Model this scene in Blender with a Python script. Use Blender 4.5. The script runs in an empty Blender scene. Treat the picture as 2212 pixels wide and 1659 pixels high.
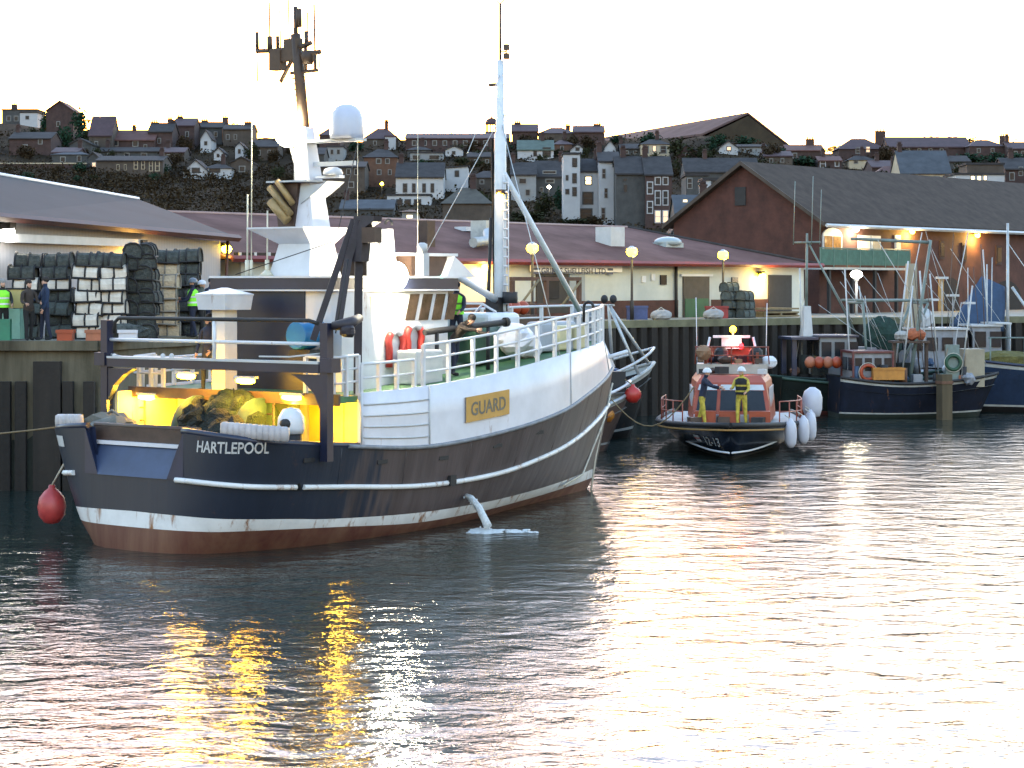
# Harbour at dusk: a guard trawler at the quay, a lifeboat coming in, moored boats and a hillside town.
import bpy, bmesh, math, random
from mathutils import Vector, Matrix
R = math.radians
rnd = random.Random(7)
scene = bpy.context.scene
COL = scene.collection
F = 4700.0            # focal length in units of a 2212-wide picture
EYE = 5.7             # camera height above the water
QZ = 4.1              # height of the quay


def W(u, v, D):
    """World point seen at picture position (u, v) of a 2212x1659 frame and D metres away."""
    return Vector(((u - 1106) / F * D, D, EYE - (v - 612) / F * D))


class Frame:
    """A local frame on the ground: x to its right, y forward; turned by a degrees."""
    def __init__(s, ox, oy, deg, oz=0.0):
        s.o = (ox, oy); s.oz = oz; s.deg = deg
        a = R(deg); s.ex = (math.cos(a), math.sin(a)); s.ey = (-math.sin(a), math.cos(a))

    def w(s, x, y, z=0.0):
        return Vector((s.o[0] + x * s.ex[0] + y * s.ey[0], s.o[1] + x * s.ex[1] + y * s.ey[1], z + s.oz))

    def at_y(s, u, v, y):
        k = (u - 1106) / F
        x = (k * (s.o[1] + y * s.ey[1]) - s.o[0] - y * s.ey[0]) / (s.ex[0] - k * s.ex[1])
        D = s.o[1] + x * s.ex[1] + y * s.ey[1]
        return Vector((x, y, EYE - (v - 612) / F * D - s.oz))

    def at_x(s, u, v, x):
        k = (u - 1106) / F
        y = (k * (s.o[1] + x * s.ex[1]) - s.o[0] - x * s.ex[0]) / (s.ey[0] - k * s.ey[1])
        D = s.o[1] + x * s.ex[1] + y * s.ey[1]
        return Vector((x, y, EYE - (v - 612) / F * D - s.oz))


# ------------------------------------------------------------------ materials
MATS = {}


def mat(name, col, rough=0.55, var=0.16, scale=2.0, metal=0.0, bump=0.0, col2=None, rust=0.0, streak=False,
        bands=None, spec=0.5, bscale=None):
    if name in MATS:
        return MATS[name]
    m = bpy.data.materials.new(name); m.use_nodes = True
    nt = m.node_tree; N = nt.nodes; L = nt.links
    p = N['Principled BSDF']
    p.inputs['Roughness'].default_value = rough
    p.inputs['Metallic'].default_value = metal
    p.inputs['Specular IOR Level'].default_value = spec
    tc = N.new('ShaderNodeTexCoord')
    no = N.new('ShaderNodeTexNoise'); no.inputs['Scale'].default_value = scale
    no.inputs['Detail'].default_value = 6; no.inputs['Roughness'].default_value = 0.65
    vec = tc.outputs['Object']
    if streak:
        mp = N.new('ShaderNodeMapping'); mp.inputs['Scale'].default_value = (1, 1, 0.12)
        L.new(vec, mp.inputs['Vector']); vec2 = mp.outputs['Vector']
    else:
        vec2 = vec
    L.new(vec2, no.inputs['Vector'])
    rp = N.new('ShaderNodeValToRGB')
    c1 = [max(0, c * (1 - var)) for c in col]; c2 = [min(1, c * (1 + var)) for c in (col2 or col)]
    rp.color_ramp.elements[0].position = 0.32; rp.color_ramp.elements[0].color = (*c1, 1)
    rp.color_ramp.elements[1].position = 0.68; rp.color_ramp.elements[1].color = (*c2, 1)
    L.new(no.outputs['Fac'], rp.inputs['Fac'])
    out = rp.outputs['Color']
    if bands:
        wv = N.new('ShaderNodeTexWave'); wv.wave_type = 'BANDS'; wv.bands_direction = bands[0]
        wv.inputs['Scale'].default_value = bands[1]; wv.inputs['Distortion'].default_value = 0.4
        L.new(vec, wv.inputs['Vector'])
        mx = N.new('ShaderNodeMixRGB'); mx.blend_type = 'MULTIPLY'; mx.inputs['Fac'].default_value = bands[2]
        L.new(out, mx.inputs['Color1']); L.new(wv.outputs['Color'], mx.inputs['Color2']); out = mx.outputs['Color']
    if rust:
        mp2 = N.new('ShaderNodeMapping'); mp2.inputs['Scale'].default_value = (1, 1, 0.22)
        L.new(tc.outputs['Object'], mp2.inputs['Vector'])
        n2 = N.new('ShaderNodeTexNoise'); n2.inputs['Scale'].default_value = 2.6; n2.inputs['Detail'].default_value = 8
        n2.inputs['Roughness'].default_value = 0.7
        L.new(mp2.outputs['Vector'], n2.inputs['Vector'])
        r2 = N.new('ShaderNodeValToRGB')
        r2.color_ramp.elements[0].position = 0.66 - rust * 0.2; r2.color_ramp.elements[0].color = (0, 0, 0, 1)
        r2.color_ramp.elements[1].position = 0.76 - rust * 0.2; r2.color_ramp.elements[1].color = (1, 1, 1, 1)
        L.new(n2.outputs['Fac'], r2.inputs['Fac'])
        mx = N.new('ShaderNodeMixRGB'); L.new(r2.outputs['Color'], mx.inputs['Fac'])
        L.new(out, mx.inputs['Color1']); mx.inputs['Color2'].default_value = (0.20, 0.085, 0.03, 1); out = mx.outputs['Color']
    L.new(out, p.inputs['Base Color'])
    if bump:
        b = N.new('ShaderNodeBump'); b.inputs['Strength'].default_value = bump; b.inputs['Distance'].default_value = 0.05
        nb = N.new('ShaderNodeTexNoise'); nb.inputs['Scale'].default_value = bscale or scale * 4; nb.inputs['Detail'].default_value = 5
        L.new(tc.outputs['Object'], nb.inputs['Vector'])
        L.new(nb.outputs['Fac'], b.inputs['Height']); L.new(b.outputs['Normal'], p.inputs['Normal'])
    MATS[name] = m
    return m


def emit(name, col, strength):
    if name in MATS:
        return MATS[name]
    m = bpy.data.materials.new(name); m.use_nodes = True
    p = m.node_tree.nodes['Principled BSDF']
    p.inputs['Base Color'].default_value = (*col, 1)
    p.inputs['Emission Color'].default_value = (*col, 1)
    p.inputs['Emission Strength'].default_value = strength
    MATS[name] = m
    return m


WHITE = mat('white paint', (0.52, 0.525, 0.57), 0.4, 0.08, 1.5, rust=0.12)
WHITE_CLEAN = mat('clean white paint', (0.50, 0.515, 0.55), 0.4, 0.10, 1.5, rust=.06)
FRAMEG = mat('grey window frame', (0.16, 0.16, 0.155), 0.7, 0.2, 1)
GREYW = mat('grey white paint', (0.40, 0.415, 0.43), 0.5, 0.1, 2)
NAVY = mat('navy paint', (0.009, 0.013, 0.034), 0.38, 0.25, 1.2)
NAVYL = mat('mid navy paint', (0.012, 0.018, 0.045), 0.4, 0.2, 1.5)
BLACK = mat('black rubber', (0.012, 0.012, 0.014), 0.7, 0.3, 3)
STEEL = mat('galvanised steel', (0.36, 0.38, 0.39), 0.45, 0.15, 4, metal=0.4)
RUSTY = mat('rusty steel', (0.10, 0.05, 0.03), 0.8, 0.4, 3, bump=0.3)
DKBROWN = mat('dark brown paint', (0.05, 0.028, 0.02), 0.6, 0.3, 3)
REDOX = mat('antifouling red', (0.13, 0.03, 0.022), 0.7, 0.45, 1.6, streak=True, col2=(0.10, 0.05, 0.03))
GREENDECK = mat('green deck paint', (0.05, 0.13, 0.05), 0.7, 0.3, 2)
DKGREEN = mat('dark green paint', (0.01, 0.05, 0.025), 0.6, 0.3, 2)
CREAM = mat('cream paint', (0.55, 0.45, 0.25), 0.6, 0.15, 2, rust=0.12)
GLASS = mat('dark window glass', (0.016, 0.019, 0.024), 0.22, 0.3, 1, spec=0.25)
NETG = mat('green trawl net', (0.012, 0.024, 0.012), 0.95, 0.5, 6, bump=1.0)
NETD = mat('black trawl net', (0.012, 0.016, 0.014), 0.95, 0.5, 6, bump=1.0)
ORANGE = mat('orange paint', (0.27, 0.042, 0.012), 0.45, 0.15, 2)
BUOYR = mat('red buoy plastic', (0.36, 0.025, 0.018), 0.4, 0.15, 3)
BUOYO = mat('amber buoy plastic', (0.33, 0.13, 0.015), 0.5, 0.3, 3)
FENDG = mat('grey fender plastic', (0.40, 0.41, 0.47), 0.45, 0.08, 2)
ROPE = mat('pale rope', (0.42, 0.40, 0.34), 0.9, 0.2, 8)
ROPEB = mat('brown rope', (0.14, 0.10, 0.05), 0.9, 0.2, 8)
BLUEP = mat('blue plastic', (0.01, 0.13, 0.30), 0.4, 0.15, 2)
SKIN = mat('skin', (0.42, 0.24, 0.17), 0.6, 0.1, 8)
HIVIS = mat('lime hi-vis cloth', (0.22, 0.75, 0.03), 0.7, 0.1, 6)
REFL = mat('silver tape', (0.6, 0.6, 0.6), 0.35, 0.1, 6)
CLOTHN = mat('navy cloth', (0.012, 0.016, 0.035), 0.9, 0.3, 6)
CLOTHK = mat('black cloth', (0.011, 0.011, 0.012), 0.9, 0.3, 6)
CLOTHB = mat('brown cloth', (0.03, 0.022, 0.018), 0.9, 0.3, 6)
YELLOWC = mat('yellow oilskin', (0.30, 0.23, 0.02), 0.7, 0.45, 7, col2=(.36, .28, .03))
HAIR = mat('dark hair', (0.015, 0.01, 0.008), 0.8, 0.3, 10)
CONC = mat('weathered concrete', (0.065, 0.057, 0.040), 0.95, 0.4, 0.9, bump=0.5, spec=.1, col2=(0.12, 0.105, 0.075), streak=True)
APRON = mat('quay concrete', (0.20, 0.19, 0.16), 0.9, 0.25, 0.7, bump=0.3)
ALGAE = mat('wet weeded wall', (0.012, 0.016, 0.012), 0.8, 0.5, 1.0, bump=0.6)
TIMBER = mat('tarred timber', (0.017, 0.013, 0.010), 0.9, 0.5, 1.2, bump=0.5, streak=True)
WOODP = mat('pale timber', (0.17, 0.13, 0.07), 0.9, 0.3, 2, bump=0.3, streak=True)
BRICK = mat('red brick', (0.062, 0.023, 0.017), 0.9, 0.35, 1.2, bands=('Z', 4.2, 0.12))
BRICKD = mat('dark brick', (0.045, 0.025, 0.022), 0.9, 0.35, 1.0)
BRICKO = mat('orange brick', (0.085, 0.042, 0.026), 0.9, 0.25, 1.0)
STONE = mat('grey stone', (0.045, 0.045, 0.045), 0.9, 0.3, 0.8)
STONEB = mat('brown stone', (0.055, 0.042, 0.033), 0.9, 0.3, 0.8)
REND = mat('white render', (0.33, 0.335, 0.35), 0.8, 0.1, 0.5)
RENDG = mat('grey render', (0.18, 0.187, 0.195), 0.85, 0.15, 0.5)
RENDC = mat('cream render', (0.36, 0.30, 0.21), 0.85, 0.12, 0.5)
SLATE = mat('slate roof', (0.040, 0.037, 0.038), 0.9, spec=.15, var=0.25, scale=0.8)
SLATEB = mat('blue slate roof', (0.06, 0.066, 0.076), 0.9, spec=.15, var=0.2, scale=0.6)
TILER = mat('red tile roof', (0.08, 0.034, 0.028), 0.85, 0.25, 0.9)
TILEM = mat('maroon tile roof', (0.05, 0.028, 0.032), 0.85, 0.25, 0.9)
TILEMK = mat('pink red sheet roof', (0.085, 0.038, 0.033), 0.9, 0.2, 0.4, spec=.12, col2=(.12, .062, .055), bands=('X', 1.6, 0.1))
TILEW = mat('brown pantile roof', (0.060, 0.045, 0.037), 0.92, spec=.15, var=0.25, scale=1.5, bands=('Z', 5.5, 0.35))
SHEETG = mat('grey sheet roof', (0.034, 0.046, 0.054), 0.85, 0.10, 0.35, spec=.12, bands=('X', 1.2, 0.08))
SHEETW = mat('grey sheet wall', (0.26, 0.27, 0.31), 0.6, 0.08, 0.5, bands=('X', 1.5, 0.08))
REDTRIM = mat('red trim', (0.14, 0.02, 0.018), 0.6, 0.2, 2)
MKWALL = mat('market white wall', (0.40, 0.42, 0.39), 0.8, 0.12, 0.7, rust=0.02)
LEAF = mat('dark leaves', (0.018, 0.024, 0.012), 0.95, 0.4, 0.3, col2=(0.03, 0.032, 0.016), spec=.05)
LEAF2 = mat('green leaves', (0.014, 0.045, 0.028), 0.95, 0.4, 0.3, col2=(0.022, 0.042, 0.024), spec=.05)
LEAF3 = mat('brown leaves', (0.03, 0.021, 0.013), 0.95, 0.4, 0.3, col2=(0.042, 0.03, 0.017), spec=.05)
BARK = mat('bark', (0.03, 0.024, 0.018), 0.9, 0.3, 2)
E_SODIUM = emit('sodium lamp', (1.0, 0.62, 0.010), 1.3)
E_WARM = emit('warm lamp', (1.0, 0.62, 0.016), 2.0)
E_FLOOD = emit('flood lamp', (1.0, 0.86, 0.6), 9.0)
E_TUBE = emit('deck tube', (1.0, 0.47, 0.006), 5.5)
E_WIN = emit('lit window', (1.0, 0.76, 0.42), 0.10)
E_WIN2 = emit('dim lit window', (1.0, 0.6, 0.34), 0.018)
E_MAST = emit('mast flood glass', (1.0, 0.84, 0.55), 2.2)
E_WHITE = emit('small white lamp', (1.0, 0.9, 0.72), 1.5)
E_RED = emit('red lamp', (1.0, 0.004, 0.006), 1.2)
E_AMBER = emit('amber beacon', (1.0, 0.42, 0.010), 1.0)


# ------------------------------------------------------------------ mesh builder
class MB:
    def __init__(s):
        s.v = []; s.f = []; s.m = []; s.sm = []

    def face(s, ids, m=0, sm=False):
        s.f.append(tuple(ids)); s.m.append(m); s.sm.append(sm)

    def add(s, pts):
        i = len(s.v); s.v.extend(Vector(p) for p in pts); return i

    def poly(s, pts, m=0):
        i = s.add(pts); s.face(range(i, i + len(pts)), m)

    def box(s, x0, x1, y0, y1, z0, z1, m=0):
        i = s.add([(x0, y0, z0), (x1, y0, z0), (x1, y1, z0), (x0, y1, z0), (x0, y0, z1), (x1, y0, z1), (x1, y1, z1), (x0, y1, z1)])
        for q in ((0, 3, 2, 1), (4, 5, 6, 7), (0, 1, 5, 4), (1, 2, 6, 5), (2, 3, 7, 6), (3, 0, 4, 7)):
            s.face([i + k for k in q], m)

    def cbox(s, c, sx, sy, sz, m=0, rz=0.0, tilt=None):
        M = Matrix.Rotation(rz, 3, 'Z')
        if tilt:
            M = M @ Matrix.Rotation(tilt[1], 3, tilt[0])
        c = Vector(c); i = len(s.v)
        pts = [(-1, -1, -1), (1, -1, -1), (1, 1, -1), (-1, 1, -1), (-1, -1, 1), (1, -1, 1), (1, 1, 1), (-1, 1, 1)]
        s.v.extend(c + M @ Vector((p[0] * sx / 2, p[1] * sy / 2, p[2] * sz / 2)) for p in pts)
        for q in ((0, 3, 2, 1), (4, 5, 6, 7), (0, 1, 5, 4), (1, 2, 6, 5), (2, 3, 7, 6), (3, 0, 4, 7)):
            s.face([i + k for k in q], m)

    def frustum(s, lo, hi, z0, z1, m=0):
        """lo, hi = (x0, x1, y0, y1)"""
        i = s.add([(lo[0], lo[2], z0), (lo[1], lo[2], z0), (lo[1], lo[3], z0), (lo[0], lo[3], z0),
                   (hi[0], hi[2], z1), (hi[1], hi[2], z1), (hi[1], hi[3], z1), (hi[0], hi[3], z1)])
        for q in ((0, 3, 2, 1), (4, 5, 6, 7), (0, 1, 5, 4), (1, 2, 6, 5), (2, 3, 7, 6), (3, 0, 4, 7)):
            s.face([i + k for k in q], m)

    def prism(s, poly, off, m=0):
        n = len(poly); off = Vector(off); poly = [Vector(p) for p in poly]
        i = s.add(poly); j = s.add([p + off for p in poly])
        s.face([i + k for k in range(n)][::-1], m); s.face([j + k for k in range(n)], m)
        for k in range(n):
            s.face([i + k, i + (k + 1) % n, j + (k + 1) % n, j + k], m)

    def tube(s, pts, r, n=8, m=0, cap=True, closed=False):
        pts = [Vector(p) for p in pts]
        k = len(pts)
        rr = r if isinstance(r, (list, tuple)) else [r] * k
        rings = []
        up = None
        for a in range(k):
            if closed:
                d = pts[(a + 1) % k] - pts[a - 1]
            else:
                d = pts[min(a + 1, k - 1)] - pts[max(a - 1, 0)]
            if d.length < 1e-9:
                d = Vector((0, 0, 1))
            d.normalize()
            if up is None or abs(up.dot(d)) > 0.98:
                up = Vector((0, 0, 1)) if abs(d.z) < 0.9 else Vector((1, 0, 0))
            x = d.cross(up).normalized(); y = x.cross(d).normalized(); up = y
            rings.append(s.add([pts[a] + (x * math.cos(2 * math.pi * q / n) + y * math.sin(2 * math.pi * q / n)) * rr[a] for q in range(n)]))
        for a in range(k if closed else k - 1):
            i, j = rings[a], rings[(a + 1) % k]
            for q in range(n):
                s.face([i + q, i + (q + 1) % n, j + (q + 1) % n, j + q], m, n > 4)
        if cap and not closed:
            s.face([rings[0] + q for q in range(n)][::-1], m); s.face([rings[-1] + q for q in range(n)], m)

    def lathe(s, prof, c=(0, 0, 0), n=14, m=0, axis='Z', sx=1.0):
        c = Vector(c); rings = []
        for r, h in prof:
            ring = []
            for q in range(n):
                a = 2 * math.pi * q / n
                p = (r * math.cos(a) * sx, r * math.sin(a), h)
                if axis == 'X': p = (h, p[0], p[1])
                if axis == 'Y': p = (p[0], h, p[1])
                ring.append(c + Vector(p))
            rings.append(s.add(ring))
        for a in range(len(rings) - 1):
            i, j = rings[a], rings[a + 1]
            for q in range(n):
                s.face([i + q, i + (q + 1) % n, j + (q + 1) % n, j + q], m, True)
        if prof[0][0] > 1e-4: s.face([rings[0] + q for q in range(n)][::-1], m)
        if prof[-1][0] > 1e-4: s.face([rings[-1] + q for q in range(n)], m)

    def ell(s, c, rx, ry, rz, m=0, n=12, k=8, noise=0.0, seed=0):
        c = Vector(c); g = random.Random(seed); rings = []
        for a in range(k + 1):
            th = math.pi * a / k
            ring = []
            for q in range(n):
                ph = 2 * math.pi * q / n
                f = 1 + (g.uniform(-noise, noise) if noise and 0 < a < k else 0)
                ring.append(c + Vector((rx * math.sin(th) * math.cos(ph) * f, ry * math.sin(th) * math.sin(ph) * f, -rz * math.cos(th) * f)))
            rings.append(s.add(ring))
        for a in range(k):
            i, j = rings[a], rings[a + 1]
            for q in range(n):
                s.face([i + q, i + (q + 1) % n, j + (q + 1) % n, j + q], m, not noise)

    def loft(s, rings, m=0, closed=False, sm=True, mfun=None):
        idx = [s.add(r) for r in rings]; n = len(rings[0])
        for a in range(len(rings) - 1):
            for q in range(n if closed else n - 1):
                mm = mfun(a, q) if mfun else m
                if mm is None: continue
                s.face([idx[a] + q, idx[a] + (q + 1) % n, idx[a + 1] + (q + 1) % n, idx[a + 1] + q], mm, sm)
        return idx

    def mesh(s, name, mats):
        me = bpy.data.meshes.new(name)
        me.from_pydata([tuple(v) for v in s.v], [], s.f)
        for mm in (mats if isinstance(mats, (list, tuple)) else [mats]):
            me.materials.append(mm)
        me.polygons.foreach_set('material_index', s.m)
        me.polygons.foreach_set('use_smooth', s.sm)
        me.validate(); me.update()
        bm = bmesh.new(); bm.from_mesh(me)
        bmesh.ops.remove_doubles(bm, verts=bm.verts, dist=1e-5)
        bmesh.ops.recalc_face_normals(bm, faces=bm.faces)
        bm.to_mesh(me); bm.free()
        return me

    def build(s, name, mats, parent=None, bevel=0.0):
        o = bpy.data.objects.new(name, s.mesh(name, mats)); COL.objects.link(o)
        if parent is not None:
            o.parent = parent
        if bevel:
            b = o.modifiers.new('bevel', 'BEVEL'); b.width = bevel; b.segments = 2; b.limit_method = 'ANGLE'
        return o


def tag(o, label=None, cat=None, group=None, kind=None):
    if label: o['label'] = label
    if cat: o['category'] = cat
    if group: o['group'] = group
    if kind: o['kind'] = kind
    return o


def thing(name, label, cat, loc=(0, 0, 0), deg=0.0, group=None):
    o = bpy.data.objects.new(name, None); COL.objects.link(o)
    o.location = loc; o.rotation_euler = (0, 0, R(deg)); o.empty_display_size = 0.3
    return tag(o, label, cat, group)


def lampL(name, loc, col, power, size=0.1, parent=None, kind='POINT', direction=None, cone=None):
    l = bpy.data.lights.new(name, kind); l.color = col; l.energy = power * 0.03; l.shadow_soft_size = size
    if cone: l.spot_size = R(cone); l.spot_blend = 0.6
    o = bpy.data.objects.new(name, l); COL.objects.link(o); o.location = loc
    if direction is not None:
        o.rotation_euler = Vector(direction).to_track_quat('-Z', 'Y').to_euler()
    if parent is not None: o.parent = parent
    return o


def copy_tree(o, parent=None):
    c = o.copy(); COL.objects.link(c)
    if parent is not None: c.parent = parent
    for ch in list(o.children):
        copy_tree(ch, c)
    return c


def text_pts(body, size, depth=0.0, offset=0.0, align='LEFT'):
    """A mesh of lettering in the XY plane: (verts, faces)."""
    cu = bpy.data.curves.new('lettering', 'FONT'); cu.body = body; cu.size = size; cu.extrude = depth
    cu.offset = offset; cu.align_x = align; cu.resolution_u = 3
    ob = bpy.data.objects.new('lettering', cu); COL.objects.link(ob)
    dg = bpy.context.evaluated_depsgraph_get()
    me = bpy.data.meshes.new_from_object(ob.evaluated_get(dg))
    vs = [v.co.copy() for v in me.vertices]; fs = [tuple(p.vertices) for p in me.polygons]
    bpy.data.objects.remove(ob); bpy.data.curves.remove(cu); bpy.data.meshes.remove(me)
    return vs, fs


def lettering(name, body, size, mtl, fn, parent, offset=0.0, width=None, sub=True):
    """Lettering laid on a surface: fn(x, y) -> point, with x scaled to width."""
    vs, fs = text_pts(body, size, 0, offset)
    x0 = min(v.x for v in vs); x1 = max(v.x for v in vs)
    k = (width / (x1 - x0)) if width else 1.0
    me = bpy.data.meshes.new(name)
    me.from_pydata([tuple(fn((v.x - x0) * k, v.y)) for v in vs], [], fs)
    me.materials.append(mtl)
    o = bpy.data.objects.new(name, me); COL.objects.link(o)
    if parent is not None: o.parent = parent
    return o


def interp(xs, ys, x):
    if x <= xs[0]: return ys[0]
    for a in range(len(xs) - 1):
        if x <= xs[a + 1]:
            f = (x - xs[a]) / (xs[a + 1] - xs[a])
            return ys[a] + (ys[a + 1] - ys[a]) * f
    return ys[-1]


def crom(P, s):
    """Catmull-Rom through points P (tuples), s in [0, len-1]."""
    n = len(P); i = min(int(s), n - 2); t = s - i
    p0 = P[max(i - 1, 0)]; p1 = P[i]; p2 = P[i + 1]; p3 = P[min(i + 2, n - 1)]
    return tuple(0.5 * (2 * b + (c - a) * t + (2 * a - 5 * b + 4 * c - d) * t * t + (3 * b - a - 3 * c + d) * t ** 3)
                 for a, b, c, d in zip(p0, p1, p2, p3))


# ------------------------------------------------------------------ people
def skin_mesh(joints, edges, root, sub=1):
    """joints: {name: ((x,y,z), radius)}"""
    me = bpy.data.meshes.new('body'); bm = bmesh.new()
    lay = bm.verts.layers.skin.verify(); vs = {}
    for k, (p, r) in joints.items():
        v = bm.verts.new(p); vs[k] = v
        rr = r if isinstance(r, tuple) else (r, r)
        v[lay].radius = rr; v[lay].use_root = (k == root)
    for a, b in edges:
        bm.edges.new((vs[a], vs[b]))
    bm.to_mesh(me); bm.free()
    ob = bpy.data.objects.new('body', me); COL.objects.link(ob)
    m = ob.modifiers.new('skin', 'SKIN'); m.use_smooth_shade = True
    if sub:
        s = ob.modifiers.new('sub', 'SUBSURF'); s.levels = sub; s.render_levels = sub
    dg = bpy.context.evaluated_depsgraph_get()
    out = bpy.data.meshes.new_from_object(ob.evaluated_get(dg))
    bpy.data.objects.remove(ob); bpy.data.meshes.remove(me)
    return out


def seg_dist(p, a, b):
    ab = b - a; t = max(0, min(1, (p - a).dot(ab) / max(ab.length_squared, 1e-9)))
    return (p - a - ab * t).length


def person(label, loc, deg, jacket, trousers, boots, head='hair', height=1.76, vest=None, lean=0.0, arms=((0.05, 0.1), (0.05, 0.1)),
           stride=0.1, headmat=None, group=None, crouch=0.0, sleeves=None, turn=0.0, stripes=None):
    """A standing figure facing +Y of its own frame. lean bends the trunk forward at the hip (degrees);
    arms: (swing forward degrees, elbow bend degrees) for each side."""
    k = height / 1.76
    t = thing('person', label, 'person', loc, deg, group)
    hipz = 0.93 * k - crouch
    J = {}; E = []
    def put(n, p, r): J[n] = ((p[0], p[1], p[2]), r if isinstance(r, tuple) else r * k)
    def trunk(y, z):  # a point of the trunk, bent about the hip
        a = R(lean); dz = z * k
        return Vector((0, y * k * math.cos(a) + dz * math.sin(a), hipz + dz * math.cos(a) - y * k * math.sin(a)))
    put('pelvis', trunk(0, 0), (0.155 * k, 0.115 * k)); put('waist', trunk(0.01, 0.16), (0.15 * k, 0.105 * k))
    put('chest', trunk(0.01, 0.36), (0.175 * k, 0.12 * k)); put('neck0', trunk(-0.01, 0.52), 0.075)
    put('neck', trunk(0.0, 0.58), 0.055)
    hd = trunk(0.02 + 0.0006 * lean, 0.655); put('jaw', hd, (0.068 * k, 0.078 * k))
    hd2 = trunk(0.015, 0.745); put('head', hd2, (0.078 * k, 0.095 * k))
    hd3 = trunk(0.0, 0.80); put('crown', hd3, (0.055 * k, 0.07 * k))
    put('nose', trunk(0.115, 0.70), 0.014)
    E += [('pelvis', 'waist'), ('waist', 'chest'), ('chest', 'neck0'), ('neck0', 'neck'), ('neck', 'jaw'), ('jaw', 'head'), ('head', 'crown'), ('jaw', 'nose')]
    bones = {'jacket': [('pelvis', 'waist'), ('waist', 'chest'), ('chest', 'neck0')], 'skin': [('neck', 'jaw'), ('jaw', 'head'), ('head', 'crown'), ('jaw', 'nose')],
             'trousers': [], 'boots': []}
    for s, nm in ((-1, 'a'), (1, 'b')):
        st = stride * (1 if s > 0 else -1)
        put('hip' + nm, (s * 0.095 * k, 0, hipz - 0.06 * k), 0.10)
        kz = hipz * 0.53; ky = st * 0.45 + crouch * 0.8 + 0.02
        put('knee' + nm, (s * 0.105 * k, ky, kz), 0.068)
        put('ankle' + nm, (s * 0.11 * k, st - 0.02, 0.09 * k), 0.05)
        put('heel' + nm, (s * 0.11 * k, st - 0.03, 0.045 * k), 0.045)
        put('toe' + nm, (s * 0.13 * k, st + 0.16 * k, 0.035 * k), 0.035)
        E += [('pelvis', 'hip' + nm), ('hip' + nm, 'knee' + nm), ('knee' + nm, 'ankle' + nm), ('ankle' + nm, 'heel' + nm), ('heel' + nm, 'toe' + nm)]
        bones['trousers'] += [('hip' + nm, 'knee' + nm), ('knee' + nm, 'ankle' + nm)]
        bones['boots'] += [('ankle' + nm, 'heel' + nm), ('heel' + nm, 'toe' + nm)]
        sw, eb = arms[0 if s < 0 else 1]
        sh = trunk(0, 0.46) + Vector((s * 0.19 * k, 0, 0)); put('sh' + nm, sh, 0.07)
        a = R(sw); el = sh + Vector((s * 0.06 * k, math.sin(a) * 0.28 * k, -math.cos(a) * 0.28 * k)); put('el' + nm, el, 0.052)
        a2 = R(sw + eb); d = Vector((-s * 0.08, math.sin(a2), -math.cos(a2))).normalized()
        wr = el + d * 0.25 * k; put('wr' + nm, wr, 0.036)
        pm = wr + d * 0.075 * k; put('pm' + nm, pm, (0.036 * k, 0.02 * k))
        E += [('neck0', 'sh' + nm), ('sh' + nm, 'el' + nm), ('el' + nm, 'wr' + nm), ('wr' + nm, 'pm' + nm)]
        bones['jacket'] += [('sh' + nm, 'el' + nm), ('el' + nm, 'wr' + nm), ('neck0', 'sh' + nm)]
        bones['skin'] += [('wr' + nm, 'pm' + nm)]
        fwd = Vector((0, 1, 0)); side = d.cross(Vector((s, 0, 0)))
        if side.length < 0.1: side = Vector((0, 1, 0))
        side.normalize()
        for q in range(4):
            base = pm + side * (q - 1.5) * 0.019 * k + d * 0.02 * k
            ln = (0.062, 0.075, 0.07, 0.055)[q] * k
            put('fa%d%s' % (q, nm), base, 0.0095)
            tip = base + (d * 0.8 + Vector((-s * 0.5, 0, 0)) * (0.6 + 0.1 * q)).normalized() * ln
            put('fb%d%s' % (q, nm), tip, 0.0075)
            E += [('pm' + nm, 'fa%d%s' % (q, nm)), ('fa%d%s' % (q, nm), 'fb%d%s' % (q, nm))]
            bones['skin'] += [('fa%d%s' % (q, nm), 'fb%d%s' % (q, nm))]
        th = wr + d * 0.03 * k + side * 0.04 * k; put('th' + nm, th, 0.011)
        tt = th + (d * 0.7 + side * 0.5).normalized() * 0.05 * k; put('tt' + nm, tt, 0.008)
        E += [('wr' + nm, 'th' + nm), ('th' + nm, 'tt' + nm)]; bones['skin'] += [('th' + nm, 'tt' + nm)]
    me = skin_mesh(J, E, 'pelvis')
    mats = [jacket, trousers, boots, SKIN]; order = ['jacket', 'trousers', 'boots', 'skin']
    for mm in mats: me.materials.append(mm)
    while len(me.materials) > 4: me.materials.pop(index=0)
    P = {n: Vector(p[0]) for n, p in J.items()}
    for f in me.polygons:
        c = f.center; best = 9; bi = 0
        for i, g in enumerate(order):
            for a, b in bones[g]:
                dd = seg_dist(c, P[a], P[b]) / max(0.02, (J[a][1][0] if isinstance(J[a][1], tuple) else J[a][1]))
                if dd < best: best = dd; bi = i
        f.material_index = bi
    o = bpy.data.objects.new('body', me); COL.objects.link(o); o.parent = t
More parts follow.
